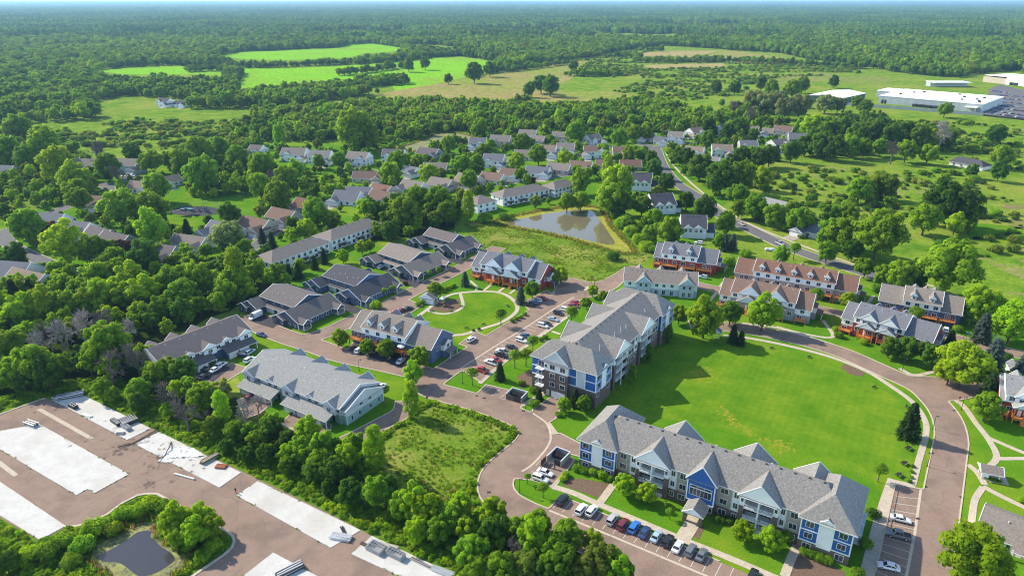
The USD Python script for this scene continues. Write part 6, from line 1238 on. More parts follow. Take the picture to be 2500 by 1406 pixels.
# woods close by: the tree belt between the yard and the houses and the wood at the left
gone = unary_union([roads_all.buffer(3.5), meadow1.buffer(-6), Polygon(line('ML', 1220, 1180, 1850, 960, 1900, 1100, 1400, 1330)).buffer(2), Polygon(line(W, 570, 900, 720, 850, 960, 930, 940, 1010, 800, 1075, 590, 1010)).buffer(2)])
belt = unary_union(woods_floor).difference(gone).difference(unary_union([Point(q[0], q[1]).buffer(q[2] * .9) for q in PLACED if q[3] == 'x']))
strip = unary_union([yard.buffer(9), pond_isle_edge.buffer(3)])
pN = scatter(belt.difference(strip), 7.6, rsF); keep = np.abs(pN[:, 0]) < .80 * pN[:, 1] + 30; pN = pN[keep]; n = len(pN)
R_ = 2.4 + 1.8 * rsF.random(n); u = rsF.random(n); idx = np.select([u < .12, u < .22, u < .55, u < .9], [4, 1, 0, 2], 2); idx = np.where(rsF.random(n) < .08, 5, idx)
instancer('tree_belt', 'dense understorey of the tree belt between the yard and the houses', coarse_protos, np.c_[pN, np.zeros(n)], rsF.random(n) * 6.28, np.c_[R_, R_, R_ * (.9 + .4 * rsF.random(n))], idx)
# garden trees of the older quarter, those too small to list one by one
gt = unary_union([oldq, poly(W, 640, 262, 900, 262, 1080, 258, 1400, 266, 1570, 250, 1770, 300, 1990, 312, 1990, 390, 1700, 330, 1150, 335, 900, 372, 640, 410, 560, 350)]).difference(unary_union([roads_all.buffer(3), pond1_o.buffer(6), pond3.buffer(2), meadow2, poly('ML', 1230, 60, 1900, 60, 1800, 170, 1480, 330, 1230, 330)] + [Polygon([tuple(b_.o - b_.dx * 4 - b_.dy * 8), tuple(b_.o + b_.dx * (b_.L + 4) - b_.dy * 8), tuple(b_.o + b_.dx * (b_.L + 4) + b_.dy * 15), tuple(b_.o - b_.dx * 4 + b_.dy * 15)]) for *_, b_ in LANDMARKS]))
pG = scatter(gt, 7.0, rsF)
thick = unary_union([poly(W, -150, 410, 60, 395, 200, 415, 330, 445, 250, 470, 215, 530, 60, 540, -150, 560), poly(W, -150, 340, 100, 335, 230, 385, 200, 410, -150, 405), poly(W, 420, 395, 640, 385, 690, 420, 640, 470, 470, 470, 420, 440)]).difference(unary_union([roads_all.buffer(3)] + [Polygon([tuple(b_.o - b_.dx * 2 - b_.dy * 9), tuple(b_.o + b_.dx * (b_.L + 2) - b_.dy * 9), tuple(b_.o + b_.dx * (b_.L + 2) + b_.dy * 14), tuple(b_.o - b_.dx * 2 + b_.dy * 14)]) for *_, b_ in LANDMARKS])); pQ = scatter(thick, 6.5, rsF); pQ = pQ[rsF.random(len(pQ)) < .8]; nq = len(pQ)
pG = np.vstack([pG, pQ]); n = len(pG)
back = pG[:, 1] > at(W, 1250, 345)[1]
keep = (meshkit.fbm(np.c_[pG / 26.0, np.zeros(n)], 2, 5) > np.where(back, .38, np.where(pG[:, 0] < -80, .40, .44))) & (rsF.random(n) < np.where(back, .92, .78))
hide = np.zeros(n, bool)                                    # keep the fronts of the houses in sight of the open side
HB = unary_union([Polygon([tuple(b_.o), tuple(b_.o + b_.dx * b_.L), tuple(b_.o + b_.dx * b_.L + b_.dy * 9), tuple(b_.o + b_.dy * 9)]) for *_, b_ in LANDMARKS]); shapely.prepare(HB)
for hh in (2, 4, 6): hide |= shapely.contains_xy(HB, pG[:, 0] * (CAM_H - 2) / (CAM_H - hh), pG[:, 1] * (CAM_H - 2) / (CAM_H - hh))
keep[-nq:] = True; keep &= ~(hide & (rsF.random(n) < .85)); pG = pG[keep]; back = back[keep]; n = len(pG)
R_ = np.where(back, 2.2 + 3.2 * rsF.random(n), 1.4 + 2.8 * rsF.random(n) ** 1.4); u = rsF.random(n)
instancer('garden_trees', 'smaller garden trees and thicket between the older houses', coarse_protos, np.c_[pG, np.zeros(n)], rsF.random(n) * 6.28, np.c_[R_, R_, R_ * (.85 + .4 * rsF.random(n))], np.select([u < .12, u < .24, u < .62, u < .88], [4, 1, 0, 2], 3))
print('garden trees', n)
# weeds round the yard, tall grass in the rough meadows, reeds on the pond banks
def tuft_protos(mats, h, w, n):
    def make(path):
        out = []
        for i, m in enumerate(mats):
            rs = np.random.default_rng(820 + i); p = f'{path}/tuft_{"abcd"[i]}'; UsdGeom.Xform.Define(stage, p)
            a = rs.random(n) * 6.283; r = w * np.sqrt(rs.random(n)); b = np.stack([r * np.cos(a), r * np.sin(a), np.zeros(n)], 1); a2 = rs.random(n) * 6.283
            s_ = np.stack([np.cos(a2), np.sin(a2), 0 * a2], 1) * (.10 * w + .05); tip = b + np.stack([.35 * h * np.cos(a2 + 1.5) * rs.random(n), .35 * h * np.sin(a2 + 1.5) * rs.random(n), h * (.55 + .6 * rs.random(n))], 1)
            v = np.stack([b - s_, b + s_, tip], 1).reshape(-1, 3); bl = trimesh.Trimesh(v, np.arange(3 * n).reshape(-1, 3), process=False); nn = np.tile([0, 0, 1.0], (3 * n, 1)) + .35 * rs.normal(size=(3 * n, 3)); bl.leaf_normals = nn / np.linalg.norm(nn, axis=1)[:, None]; leaf_obj('blades', bl, m, p); out.append(p)
        return out
    return make
def weed_protos(path):
    out = []
    for i, m in enumerate(('weed_leaf', 'leaf_bright', 'leaf_mid')):
        rs = np.random.default_rng(760 + i); lob = [(.6 * math.cos(2.4 * k) * (k > 0), .6 * math.sin(2.4 * k) * (k > 0), .3 + .2 * rs.random(), .42, .38) for k in range(5)]
        p = f'{path}/weed_{"abc"[i]}'; UsdGeom.Xform.Define(stage, p); leaf_obj('leaves', leaf_cloud(lob, 240, .16, rs, tilt=.8), m, p); out.append(p)
    return out
wz = unary_union([unary_union(woods_floor).intersection(yard.buffer(11)), yard_isle.difference(pond2_o.buffer(.5)), meadow1.difference(meadow1.buffer(-3.6)), unary_union(woods_floor).intersection(meadow1.buffer(8))]).difference(unary_union([roads_all.buffer(.8), pond_isle_edge.buffer(1.2)]))
pW = scatter(wz, 1.15, rsF); n = len(pW); R_ = .55 + .75 * rsF.random(n) ** 2
instancer('undergrowth', 'lush weeds and saplings round the yard and the meadow edge', weed_protos, np.c_[pW, np.zeros(n)], rsF.random(n) * 6.28, np.c_[R_, R_, R_ * (.6 + .7 * rsF.random(n))], rsF.integers(0, 3, n)); print('weeds', n)
pT = scatter(unary_union([meadow1.buffer(-1), meadow2.buffer(-.5).difference(pond1_o.buffer(1))]).difference(roads_all.buffer(.6)), 1.25, rsF); n = len(pT); dn = meshkit.fbm(np.c_[pT / 7.0, np.zeros(n)], 3, 6)
k_ = rsF.random(n) < np.clip((dn - .36) * 4, .12, 1); pT = pT[k_]; dn = dn[k_]; n = len(pT); R_ = .5 + 1.0 * np.clip(dn - .3, 0, .5) + .4 * rsF.random(n)
instancer('tall_grass', 'tall grass tufts in the rough meadows', tuft_protos(('grass_blade', 'weed_leaf', 'reed_blade'), .55, .55, 26), np.c_[pT, np.zeros(n)], rsF.random(n) * 6.28, np.c_[R_, R_, R_], rsF.choice(3, n, p=[.6, .37, .03])); print('tufts', n)
rz = unary_union([pond1_o.buffer(3.2).difference(pond1_o.buffer(-.5)), pond2_o.buffer(1.6).difference(pond2_o.buffer(-.8)), pond3.buffer(3).difference(pond3)]).difference(roads_all)
pR = scatter(rz, 1.1, rsF); n = len(pR); R_ = .7 + .6 * rsF.random(n)
instancer('reeds', 'reeds along the pond banks', tuft_protos(('reed_blade', 'grass_blade'), 1.4, .5, 18), np.c_[pR, np.zeros(n)], rsF.random(n) * 6.28, np.c_[R_, R_, R_], rsF.choice(2, n, p=[.6, .4])); print('reeds', n)
# weeds in the joints of the yard and litter of the broken branches
eg = unary_union([g for _, g in SLABS]).boundary; pw = np.array([eg.interpolate(d).coords[0] for d in np.arange(0, eg.length, .5)]); pw = pw + rsF.normal(size=pw.shape) * .12; pw = pw[(rsF.random(len(pw)) < .35) & (meshkit.noise(np.c_[pw / 4.0, np.zeros(len(pw))], 2) > .45)]; n = len(pw)
instancer('joint_weeds', 'small weeds in the joints along the slabs', weed_protos, np.c_[pw, np.full(n, .05)], rsF.random(n) * 6.28, np.tile(.12 + .16 * rsF.random((n, 1)), (1, 3)), rsF.integers(0, 3, n))
def litter_protos(path):
    out = []
    for i, m in enumerate(('bark', 'dead_wood')):
        p = f'{path}/litter_{"ab"[i]}'; UsdGeom.Xform.Define(stage, p); rs = np.random.default_rng(i); obj('pieces', cat([bar((*(rs.normal(size=2) * .5), .03), (*(rs.normal(size=2) * .5), .05 + .1 * rs.random()), .05) for _ in range(7)]), m, p); out.append(p)
    return out
pl = np.vstack([at('BL', x, y) + rsF.normal(size=(k_n, 2)) * sd for x, y, k_n, sd in ((880, 480, 34, 2.0), (1010, 430, 22, 2.0), (1210, 520, 30, 2.5), (1130, 590, 16, 2.0), (1060, 740, 9, 1.2), (700, 420, 6, 2.5), (1400, 620, 10, 2.5), (300, 150, 14, 4.0), (880, 330, 10, 2.5))]); pl = pl[shapely.contains_xy(yard, pl[:, 0], pl[:, 1])]; n = len(pl)
instancer('branch_litter', 'scattered bark and twigs on the yard', litter_protos, np.c_[pl, np.full(n, .17)], rsF.random(n) * 6.28, np.tile(.25 + .6 * rsF.random((n, 1)), (1, 3)), rsF.integers(0, 2, n))
# scrub in the wet meadows
def shrub_protos(path):
    out = []
    for i, m in enumerate(('leaf_olive', 'leaf_dark', 'leaf_mid')):
        rs = np.random.default_rng(700 + i); lob = [(.5 * math.cos(2.4 * k) * (k > 0), .5 * math.sin(2.4 * k) * (k > 0), .42 + .15 * rs.random(), .45 + .15 * rs.random(), .42) for k in range(6)]
        p = f'{path}/scrub_{"abc"[i]}'; UsdGeom.Xform.Define(stage, p); leaf_obj('foliage', leaf_cloud(lob, 420, .14, rs), m, p); obj('inner_foliage', core_of(lob, .55), m, p); out.append(p)
    return out
scrub = unary_union([poly(W, -100, 330, 200, 310, 330, 290, 480, 300, 640, 292, 800, 305, 800, 335, 640, 352, 430, 372, 300, 360, 120, 360, -100, 372), poly(W, 640, 300, 900, 290, 920, 325, 800, 345, 660, 340), poly(W, 1400, 150, 1560, 120, 1800, 150, 2100, 170, 2100, 180, 1840, 196, 1600, 196, 1430, 190), poly(W, 1580, 196, 1850, 200, 1800, 235, 1640, 250, 1480, 225), poly(W, 1780, 470, 1960, 400, 2320, 420, 2480, 470, 2500, 640, 2340, 620, 2200, 590, 2000, 600, 1850, 540), poly(W, 2050, 300, 2480, 300, 2500, 420, 2300, 400)])
pS = scatter(scrub.difference(unary_union([roads_all.buffer(4), fields_all])), 6.5, rsF); n = len(pS)
dens = meshkit.fbm(np.c_[pS / np.array([38.0, 16.0]), np.zeros(n)], 3, 8); keep = (dens > np.where(pS[:, 0] > 90, .47, np.where(pS[:, 0] < -60, .43, .51))) & (rsF.random(n) < .85); pS = pS[keep]; n = len(pS)
R_ = 1.2 + 3.0 * rsF.random(n) ** 1.7 + np.where(pS[:, 0] < -60, 1.3, 0) * rsF.random(n)
instancer('scrub', 'low willow scrub in the wet meadows', shrub_protos, np.c_[pS, np.zeros(n)], rsF.random(n) * 6.28, np.c_[R_, R_, R_ * (.8 + .4 * rsF.random(n))], rsF.integers(0, 3, n))
print('scrub', n)
# far woods: patches of many crowns
def patch_protos(path):
    out = []
    for i in range(4):
        rs = np.random.default_rng(40 + i); p = f'{path}/wood_patch_{"abcd"[i]}'; UsdGeom.Xform.Define(stage, p)
        groups = {'leaf_mid': [], 'leaf_dark': [], 'leaf_olive': []}
        for k in range(46):
            r = 5 + 4 * rs.random(); m = trimesh.creation.icosphere(1, 1.0); m.vertices *= (1 + .22 * rs.normal(size=(len(m.vertices), 1))); m.apply_scale((r, r, r * (1 + .3 * rs.random())))
            m.apply_translation((*(rs.uniform(-36, 36, 2)), r * .75 + 4 * rs.random())); groups[(('leaf_mid', 'leaf_mid', 'leaf_olive', 'leaf_dark'), ('leaf_mid', 'leaf_dark', 'leaf_olive', 'leaf_dark'), ('leaf_mid', 'leaf_mid', 'leaf_olive', 'leaf_dark'), ('leaf_dark',) * 4)[i][int(rs.integers(0, 4))]].append(m)
        for m, g in groups.items():
            if g: obj('crowns', cat(g), m, p)
        out.append(p)
    return out
ff = Polygon([(-2400, far_y - 30), (2400, far_y - 30), (8000, 10000), (-8000, 10000)])
pF = scatter(ff.difference(fields_all.buffer(15)), 64, rsF); n0 = len(pF)
pF = np.vstack([pF, scatter(Polygon([(-8000, 10000), (8000, 10000), (26000, 34000), (-26000, 34000)]), 260, rsF)]); n = len(pF)
fb = meshkit.fbm(np.c_[pF / np.array([520.0, 260.0]), np.zeros(n)], 3, 9); kp = (fb < .645) | (np.arange(n) >= n0); pF = pF[kp]; fb = fb[kp]; n0 = int((np.nonzero(kp)[0] < n0).sum()); n = len(pF)   # clearings
hgt_ = .7 + .9 * meshkit.fbm(np.c_[pF / 240.0, np.zeros(n)], 3, 19)
wide = np.where(np.arange(n) < n0, 1.0, 4.2)
instancer('far_woodland', 'far wooded plain fading to blue at the horizon', patch_protos, np.c_[pF, np.zeros(n)], rsF.random(n) * 6.28, np.c_[wide, wide, hgt_], np.clip((meshkit.fbm(np.c_[pF / 330.0, np.ones(n)], 3, 29) * 8 - 2 + rsF.random(n) - .5).astype(int), 0, 3))
print('patches', n)
# ------------------------------------------------------------ the air
usdkit.material(stage, '/World/Looks/haze_air', {'v': ('principled_volume', {'color': (.40, .70, 1.0), 'density': HAZE, 'anisotropy': .3})}, [], volume='v.volume')
hz = obj('haze', bx(-30000, 30000, -1500, 38000, -1.0, 135.0), MAT.setdefault('haze_air', UsdShade.Material.Get(stage, '/World/Looks/haze_air')))
tag(stage.GetPrimAtPath(hz), 'thin blue air over the whole plain', None, None, 'stuff')
# ------------------------------------------------------------ cars
def loft(stations, profile):
    """Closed skin through cross-sections; stations: (x, width, z0, z1); profile gives points of a half section (y fraction, z fraction)."""
    n = len(profile) * 2; v = []
    for x, w, z0, z1 in stations:
        half = [(w / 2 * a, z0 + (z1 - z0) * b) for a, b in profile]
        for y, z in half: v.append((x, y, z))
        for y, z in reversed(half): v.append((x, -y, z))
    f = []
    for i in range(len(stations) - 1):
        for j in range(n):
            k = (j + 1) % n; a, b, c, d = i * n + j, i * n + k, (i + 1) * n + k, (i + 1) * n + j; f += [(a, b, c), (a, c, d)]
    for base, flip in ((0, True), ((len(stations) - 1) * n, False)):
        for j in range(1, n - 1): f.append((base, base + j + 1, base + j) if flip else (base, base + j, base + j + 1))
    m = trimesh.Trimesh(np.array(v), np.array(f), process=False)
    if m.volume < 0: m.invert()
    return m
BODY = [(.80, 0), (.96, .18), (1.0, .45), (.985, .75), (.90, .97), (.55, 1.0)]
ROOFP = [(1.0, 0), (.93, .45), (.82, .92), (.55, 1.0)]
def car_parts(kind):
    """(part, material key, mesh) in a frame with the nose at +x, wheels on z = 0."""
    out = []
    if kind == 'sedan': L, Wd, hood, roof, c0, c1, r0, r1, tail = 4.7, 1.82, .92, 1.45, 1.10, -1.75, .35, -1.0, 1.0
    elif kind == 'suv': L, Wd, hood, roof, c0, c1, r0, r1, tail = 4.65, 1.88, 1.05, 1.70, 1.05, -2.22, .35, -1.85, 1.1
    elif kind == 'pickup': L, Wd, hood, roof, c0, c1, r0, r1, tail = 5.6, 1.98, 1.12, 1.86, 1.25, -1.0, .65, -.75, 1.15
    else: L, Wd, hood, roof, c0, c1, r0, r1, tail = 5.9, 2.0, 1.15, 2.55, 2.2, -2.9, 1.3, -2.85, 1.2
    h = L / 2; z0 = .28
    st = [(-h, Wd * .86, .42, tail - .12), (-h + .12, Wd * .95, .32, tail), (-h + .6, Wd, z0, tail + .02), (-.3, Wd, z0, hood + .06), (c0 - .1, Wd, z0, hood + .04), (h - .75, Wd * .98, z0, hood - .08), (h - .18, Wd * .92, .30, hood - .20), (h, Wd * .80, .40, hood - .34)]
    out.append(('body', 'paint', loft(st, BODY)))
    cz = hood - .02
    cab = [(c1, Wd * .88, cz, cz + .04), (r1, Wd * .86, cz, roof), ((r0 + r1) / 2, Wd * .87, cz, roof + .03), (r0, Wd * .86, cz, roof), (c0, Wd * .88, cz, cz + .04)]
    out.append(('windows', 'car_glass', loft(cab, ROOFP)))
    rf = [(r1 - .12, Wd * .62, roof - .07, roof + .0), (r1 + .2, Wd * .74, roof - .07, roof + .035), ((r0 + r1) / 2, Wd * .75, roof - .06, roof + .055), (r0 - .1, Wd * .74, roof - .07, roof + .035), (r0 + .05, Wd * .62, roof - .08, roof + .0)]
    out.append(('roof', 'paint', loft(rf, [(1, 0), (1, .5), (.9, 1)])))
    pil = [bar((a, s * Wd * .44, cz), (b, s * Wd * .375, roof), .09) for s in (-1, 1) for a, b in ((c0 - .02, r0), (c1 + .02, r1), ((c0 + c1) / 2 - .1, (r0 + r1) / 2))]
    out.append(('pillars', 'paint', cat(pil)))
    if kind == 'pickup': out.append(('cargo_bed', 'dark', bx(-h + .15, c1 - .15, -Wd * .42, Wd * .42, hood - .3, hood + .075)))
    if kind == 'van': out.append(('cargo_box', 'paint', loft([(-2.9, Wd * .94, .6, 2.5), (-2.8, Wd * .98, .5, 2.62), (.9, Wd * .98, .5, 2.62), (1.25, Wd * .94, .6, 2.4)], BODY)))
    for sx in (-1, 1):
        for s in (-1, 1):
            x = sx * L * .295; y0, y1 = s * Wd * .40, s * Wd * .505; r = .34 if kind in ('sedan', 'suv') else .40
            out.append(('wheel', 'rubber', cone((x, y0, r), (x, y1, r), r, r, 14))); out.append(('rim', 'metal_galvanised', cone((x, y1 - .01 * s, r), (x, y1 + .02 * s, r), r * .6, r * .55, 10)))
    for s in (-1, 1):
        out.append(('headlight', 'car_lamp', bx(h - .26, h - .04, s * Wd * .36 - .17, s * Wd * .36 + .17, hood - .42, hood - .28)))
        out.append(('tail_light', 'car_tail', bx(-h - .01, -h + .12, s * Wd * .37 - .14, s * Wd * .37 + .14, tail - .30, tail - .12)))
    return out
CAR_PROTO = {}
def car_proto(kind, colour):
    key = (kind, colour)
    if key not in CAR_PROTO:
        p = proto(f'{colour}_{kind}_shape')
        for part, m, mesh in car_parts(kind):
            obj(part, mesh, {'paint': colour, 'dark': 'metal_dark'}.get(m, m), p, smooth=35 if part in ('body', 'roof', 'cargo_box') else False)
        CAR_PROTO[key] = p
    return CAR_PROTO[key]
KN = dict(sedan='car', suv='car', pickup='pickup truck', van='van')
def car(kind, colour, label, pos, yaw, z=.06, s=1.0, group=None):
    copy_of(car_proto(kind, 'car_' + colour), 'parked_car' if kind in ('sedan', 'suv') else 'pickup_truck' if kind == 'pickup' else 'delivery_van', label, KN[kind], (pos[0], pos[1], z), yaw, (s, s, s), group)
def yaw_of(d): return math.atan2(d[1], d[0])
# the row in front of the lower apartment block
dA = at('BM', 2500, 1325) - at('BM', 1540, 915); dA /= np.linalg.norm(dA); nA = np.array([-dA[1], dA[0]]); nA *= np.sign(nA[1])
G1 = 'cars parked before the lower apartment block'
for k, x, y, kind, col, lab in (('BM', 1615, 845, 'suv', 'black', 'boxy black off-roader at the left end of the front parking row'), ('BM', 1755, 915, 'suv', 'white', 'white car, left one of the white pair in the front row'), ('BM', 1832, 925, 'suv', 'white', 'white car with black glass roof, right one of the white pair in the front row'), ('BM', 1982, 988, 'suv', 'silver', 'silver grey car next to the maroon one in the front row'),
                                ('BM', 2060, 1025, 'suv', 'maroon', 'maroon car between silver and bright blue cars'), ('BM', 2143, 1045, 'suv', 'blue', 'bright blue car in the front row'), ('BM', 2218, 1082, 'sedan', 'navy', 'dark blue car right of the bright blue one'), ('BM', 2305, 1110, 'sedan', 'pale_blue', 'pale blue car in the front row'), ('BM', 2388, 1145, 'suv', 'black', 'black car between pale blue and white cars in the front row'),
                                ('BM', 2462, 1185, 'sedan', 'white', 'white car near the right end of the front row'), ('BR', 62, 1215, 'suv', 'grey', 'dark grey car next to last in the front row'), ('BR', 142, 1245, 'sedan', 'grey', 'grey car at the right end of the front row'), ('BR', 515, 1400, 'suv', 'black', 'black car cut by the lower edge')):
    car(kind, col, lab, at(k, x, y, .7), yaw_of(nA), group=G1)
dR = at('BR', 1738, 836) - at('BR', 1562, 822)
G2 = 'cars in the lot beside the right hand street'
for x, y, kind, col, lab, fl in ((1598, 985, 'sedan', 'white', 'white car with sunroof in the right hand lot', 1), (1580, 1100, 'pickup', 'grey', 'dark pickup truck in the shaded right hand lot', -1), (1508, 1330, 'sedan', 'white', 'white car in the shade, lowest in the right hand lot', -1), (1460, 1450, 'sedan', 'black', 'black car below the right hand lot, cut by the edge', 1)):
    d_ = at('BR', x + 100, y + 24) - at('BR', x, y); car(kind, col, lab, at('BR', x, y, .7), yaw_of(d_ * fl), group=G2)
# the lot west of the upper apartment block
d_, n_ = PARK_N[1], PARK_N[2]
G3 = 'cars in the stalls beside the upper apartment block'
for x, y, kind, col, lab in ((1025, 1300, 'pickup', 'red', 'red pickup truck at the lower end of the stalls'), (1095, 1245, 'pickup', 'white', 'white pickup truck beside the red one'), (1128, 1225, 'sedan', 'red', 'bright red car above the white pickup'), (1168, 1190, 'pickup', 'black', 'black pickup truck in the stalls'), (1178, 1165, 'pickup', 'white', 'second white pickup truck, above the black one'), (1245, 1133, 'sedan', 'black', 'black car alone in the stalls'), (1315, 1083, 'suv', 'white', 'white car left of two dark cars in the stalls'), (1352, 1052, 'sedan', 'navy', 'dark blue car next to the white one in the stalls'),
                             (1473, 976, 'suv', 'white', 'white car next to a black one in mid lot'), (1500, 962, 'sedan', 'black', 'black car next to the white one in mid lot'), (1550, 928, 'sedan', 'pale_blue', 'grey blue car in the upper stalls'), (1588, 885, 'suv', 'black', 'large black car in the upper stalls'), (1640, 860, 'suv', 'white', 'white car in the upper stalls'), (1698, 830, 'sedan', 'maroon', 'maroon car in the uppermost stalls'), (1715, 808, 'sedan', 'red', 'dark red car at the top of the stalls')):
    car(kind, col, lab, at('MM', x, y, .7), yaw_of(n_ if kind != 'pickup' else -n_), group=G3)
for k, x, y, kind, col, yv, lab in (('MM', 950, 1078, 'suv', 'white', None, 'white car alone in the bay below the oval green'), ('MM', 1375, 822, 'sedan', 'black', 1, 'dark car left of three near the red row'), ('MM', 1405, 806, 'sedan', 'navy', 1, 'dark blue car second of three near the red row'), ('MM', 1428, 790, 'suv', 'white', 1, 'white car beside the red one near the red row'), ('MM', 1463, 775, 'sedan', 'red', 1, 'red car near the red row house'),
                                    ('MM', 405, 872, 'sedan', 'red', 2, 'red car left of the pavilion'), ('MM', 440, 862, 'sedan', 'maroon', 2, 'dark maroon car between red and black ones left of the pavilion'), ('MM', 485, 848, 'sedan', 'black', 2, 'black car left of the pavilion'), ('MM', 435, 1232, 'sedan', 'white', 3, 'white car under the decks of the blue dormer row'), ('MM', 130, 1155, 'suv', 'white', 3, 'white car half under trees by the blue dormer row'), ('MM', 288, 545, 'suv', 'white', 3, 'white car in the drive of the brown topped navy house'),
                                    ('MM', 1465, 540, 'suv', 'white', 4, 'white car behind the red row by the meadow'), ('ML', 1575, 1295, 'sedan', 'white', 3, 'white car, lower one in the drive of the white gabled row'), ('ML', 1620, 1262, 'suv', 'white', 3, 'white car, upper one in the drive of the white gabled row'), ('ML', 1490, 1345, 'sedan', 'black', 3, 'black car below the white gabled row'), ('ML', 1500, 1280, 'sedan', 'black', 3, 'black car in the garage shade of the white gabled row'), ('ML', 1830, 1168, 'suv', 'pale_blue', 3, 'silver blue car right of the boat'), ('ML', 1825, 1225, 'suv', 'white', 3, 'white car behind the grey gabled row'), ('ML', 1912, 1042, 'sedan', 'navy', 5, 'dark blue car parked along the kerb above the grey row'),
                                    ('BL', 1835, 95, 'suv', 'maroon', 3, 'red car before the grey row garages'), ('BM', 290, 20, 'suv', 'white', 3, 'white car at the corner of the grey gabled row'), ('BM', 1455, 690, 'suv', 'white', 6, 'white car, lower one beside the rubbish enclosure'), ('BM', 1490, 645, 'sedan', 'white', 6, 'white car, upper one beside the rubbish enclosure'), ('BM', 1155, 1000, 'sedan', 'maroon', 7, 'maroon car half hidden by trees at the street bend'), ('BM', 1285, 1075, 'sedan', 'white', 7, 'white car hidden by trees below the street bend'),
                                    ('MR', 120, 370, 'suv', 'white', 1, 'white car before the lowest charcoal roofed house'), ('MR', 435, 232, 'sedan', 'silver', 8, 'silver car on the grey road'), ('MR', 712, 375, 'pickup', 'silver', 8, 'truck with trailer load on the grey road'), ('MR', 150, 620, 'suv', 'pale_blue', 1, 'pale blue car by the red row above the alley'), ('MR', 1930, 1005, 'suv', 'white', 9, 'white car in a garage of the two dormer row'), ('ML', 330, 380, 'pickup', 'navy', 5, 'dark pickup under the yellow tree'), ('ML', 2090, 292, 'sedan', 'red', 4, 'red car in the pale drive by the blue spruce'), ('ML', 2145, 250, 'suv', 'white', 4, 'white car in the pale drive above the red one'),
                                    ('ML', 820, 10, 'sedan', 'white', 4, 'white car at the left cul-de-sac'), ('TL', 900, 1290, 'suv', 'white', 4, 'white car before the grey blue house'), ('TL', 970, 1285, 'suv', 'white', 4, 'white car beside the grey blue house'), ('TM', 1190, 1360, 'sedan', 'white', 4, 'white car before the orange roofed house'), ('TL', 2075, 1175, 'sedan', 'grey', 4, 'grey car by the wide white house')):
    yw = {None: yaw_of(d_) , 1: yaw_of(-n_), 2: yaw_of(at('MM', 520, 880) - at('MM', 400, 830)) + 1.5, 3: yaw_of(at('MM', 470, 1200) - at('MM', 400, 1260)), 4: -.6, 5: yaw_of(at('ML', 1950, 1055) - at('ML', 1870, 1030)), 6: yaw_of(at('BM', 1540, 690) - at('BM', 1400, 640)), 7: yaw_of(at('BM', 1190, 970) - at('BM', 1110, 1030)), 8: yaw_of(at('MR', 760, 400) - at('MR', 640, 340)), 9: 1.0}[yv]
    car(kind, col, lab, at(k, x, y, .7), yw)
car('van', 'white', 'long white delivery van in the navy house drive', at('ML', 1870, 905, 1.0), yaw_of(at('ML', 1830, 925) - at('ML', 1915, 885)))
# boat on its trailer
pB = at('ML', 1770, 1190, .7); b_ = thing('motor_boat', 'covered motor boat on a trailer beside the white gabled row', 'boat', (pB[0], pB[1], 0), yaw_of(at('ML', 1810, 1205) - at('ML', 1730, 1170)))
obj('hull', loft([(-2.6, 1.7, .6, 1.3), (-1, 2.0, .5, 1.35), (1.2, 1.7, .55, 1.45), (2.5, .3, .95, 1.6)], BODY), 'car_navy', b_, 35); obj('cover', loft([(-2.4, 1.5, 1.3, 1.4), (-.6, 1.8, 1.35, 1.75), (.6, 1.6, 1.4, 1.7), (1.9, .5, 1.5, 1.62)], [(1, 0), (.7, .8), (.3, 1)]), 'siding_tan', b_, 35)
obj('trailer', cat([bx(-2.7, 3.2, -.08, .08, .42, .52), bx(-1, -.8, -1, 1, .4, .5)]), 'metal_dark', b_)
for s in (-1, 1): obj('wheel', cone((-.9, s * .85, .3), (-.9, s * 1.05, .3), .3, .3, 10), 'rubber', b_)
# far car park of the store
struct('car_park', sheet(poly('TR', 2190, 835, 2250, 650, 2330, 620, 2620, 690, 2700, 900), .05), 'old_asphalt', 'car park beside the store')
rsC = random.Random(8); cols = ['car_white', 'car_silver', 'car_grey', 'car_black', 'car_red', 'car_blue', 'car_navy', 'car_maroon']
rows = [((2265, 832), (2560, 880)), ((2270, 815), (2560, 858)), ((2275, 790), (2560, 825)), ((2280, 770), (2560, 800)), ((2290, 745), (2560, 770)), ((2300, 722), (2560, 742)), ((2310, 700), (2560, 715)), ((2250, 665), (2420, 690))]
far_proto = {}
def far_car(c):
    if c not in far_proto:
        p = proto(f'distant_{c}_shape'); obj('body', cat([loft([(-2.3, 1.6, .3, .95), (-1.9, 1.8, .25, 1.0), (1.6, 1.8, .25, 1.0), (2.3, 1.5, .35, .8)], BODY), loft([(-1.7, 1.55, 1.38, 1.44), (-.3, 1.5, 1.36, 1.5), (.6, 1.45, 1.38, 1.44)], [(1, 0), (.9, 1)])]), c, p); obj('windows', loft([(-2.0, 1.6, .9, .98), (-1.5, 1.55, .9, 1.42), (.5, 1.55, .9, 1.42), (1.2, 1.6, .9, .95)], ROOFP), 'car_glass', p); far_proto[c] = p
    return far_proto[c]
for ri, (a, b) in enumerate(rows):
    A_, B_ = at('TR', *a), at('TR', *b); L = np.linalg.norm(B_ - A_); u = (B_ - A_) / L
    for i in range(int(L / 3.0)):
        if rsC.random() < .15: continue
        p = A_ + u * i * 3.0; c = rsC.choice(cols); copy_of(far_car(c), 'distant_car', f'small {c[4:]} car in the packed car park beside the store', 'car', (p[0], p[1], .06), yaw_of(u) + 1.57, (1, 1, 1), f'{c[4:]} cars in the store car park')
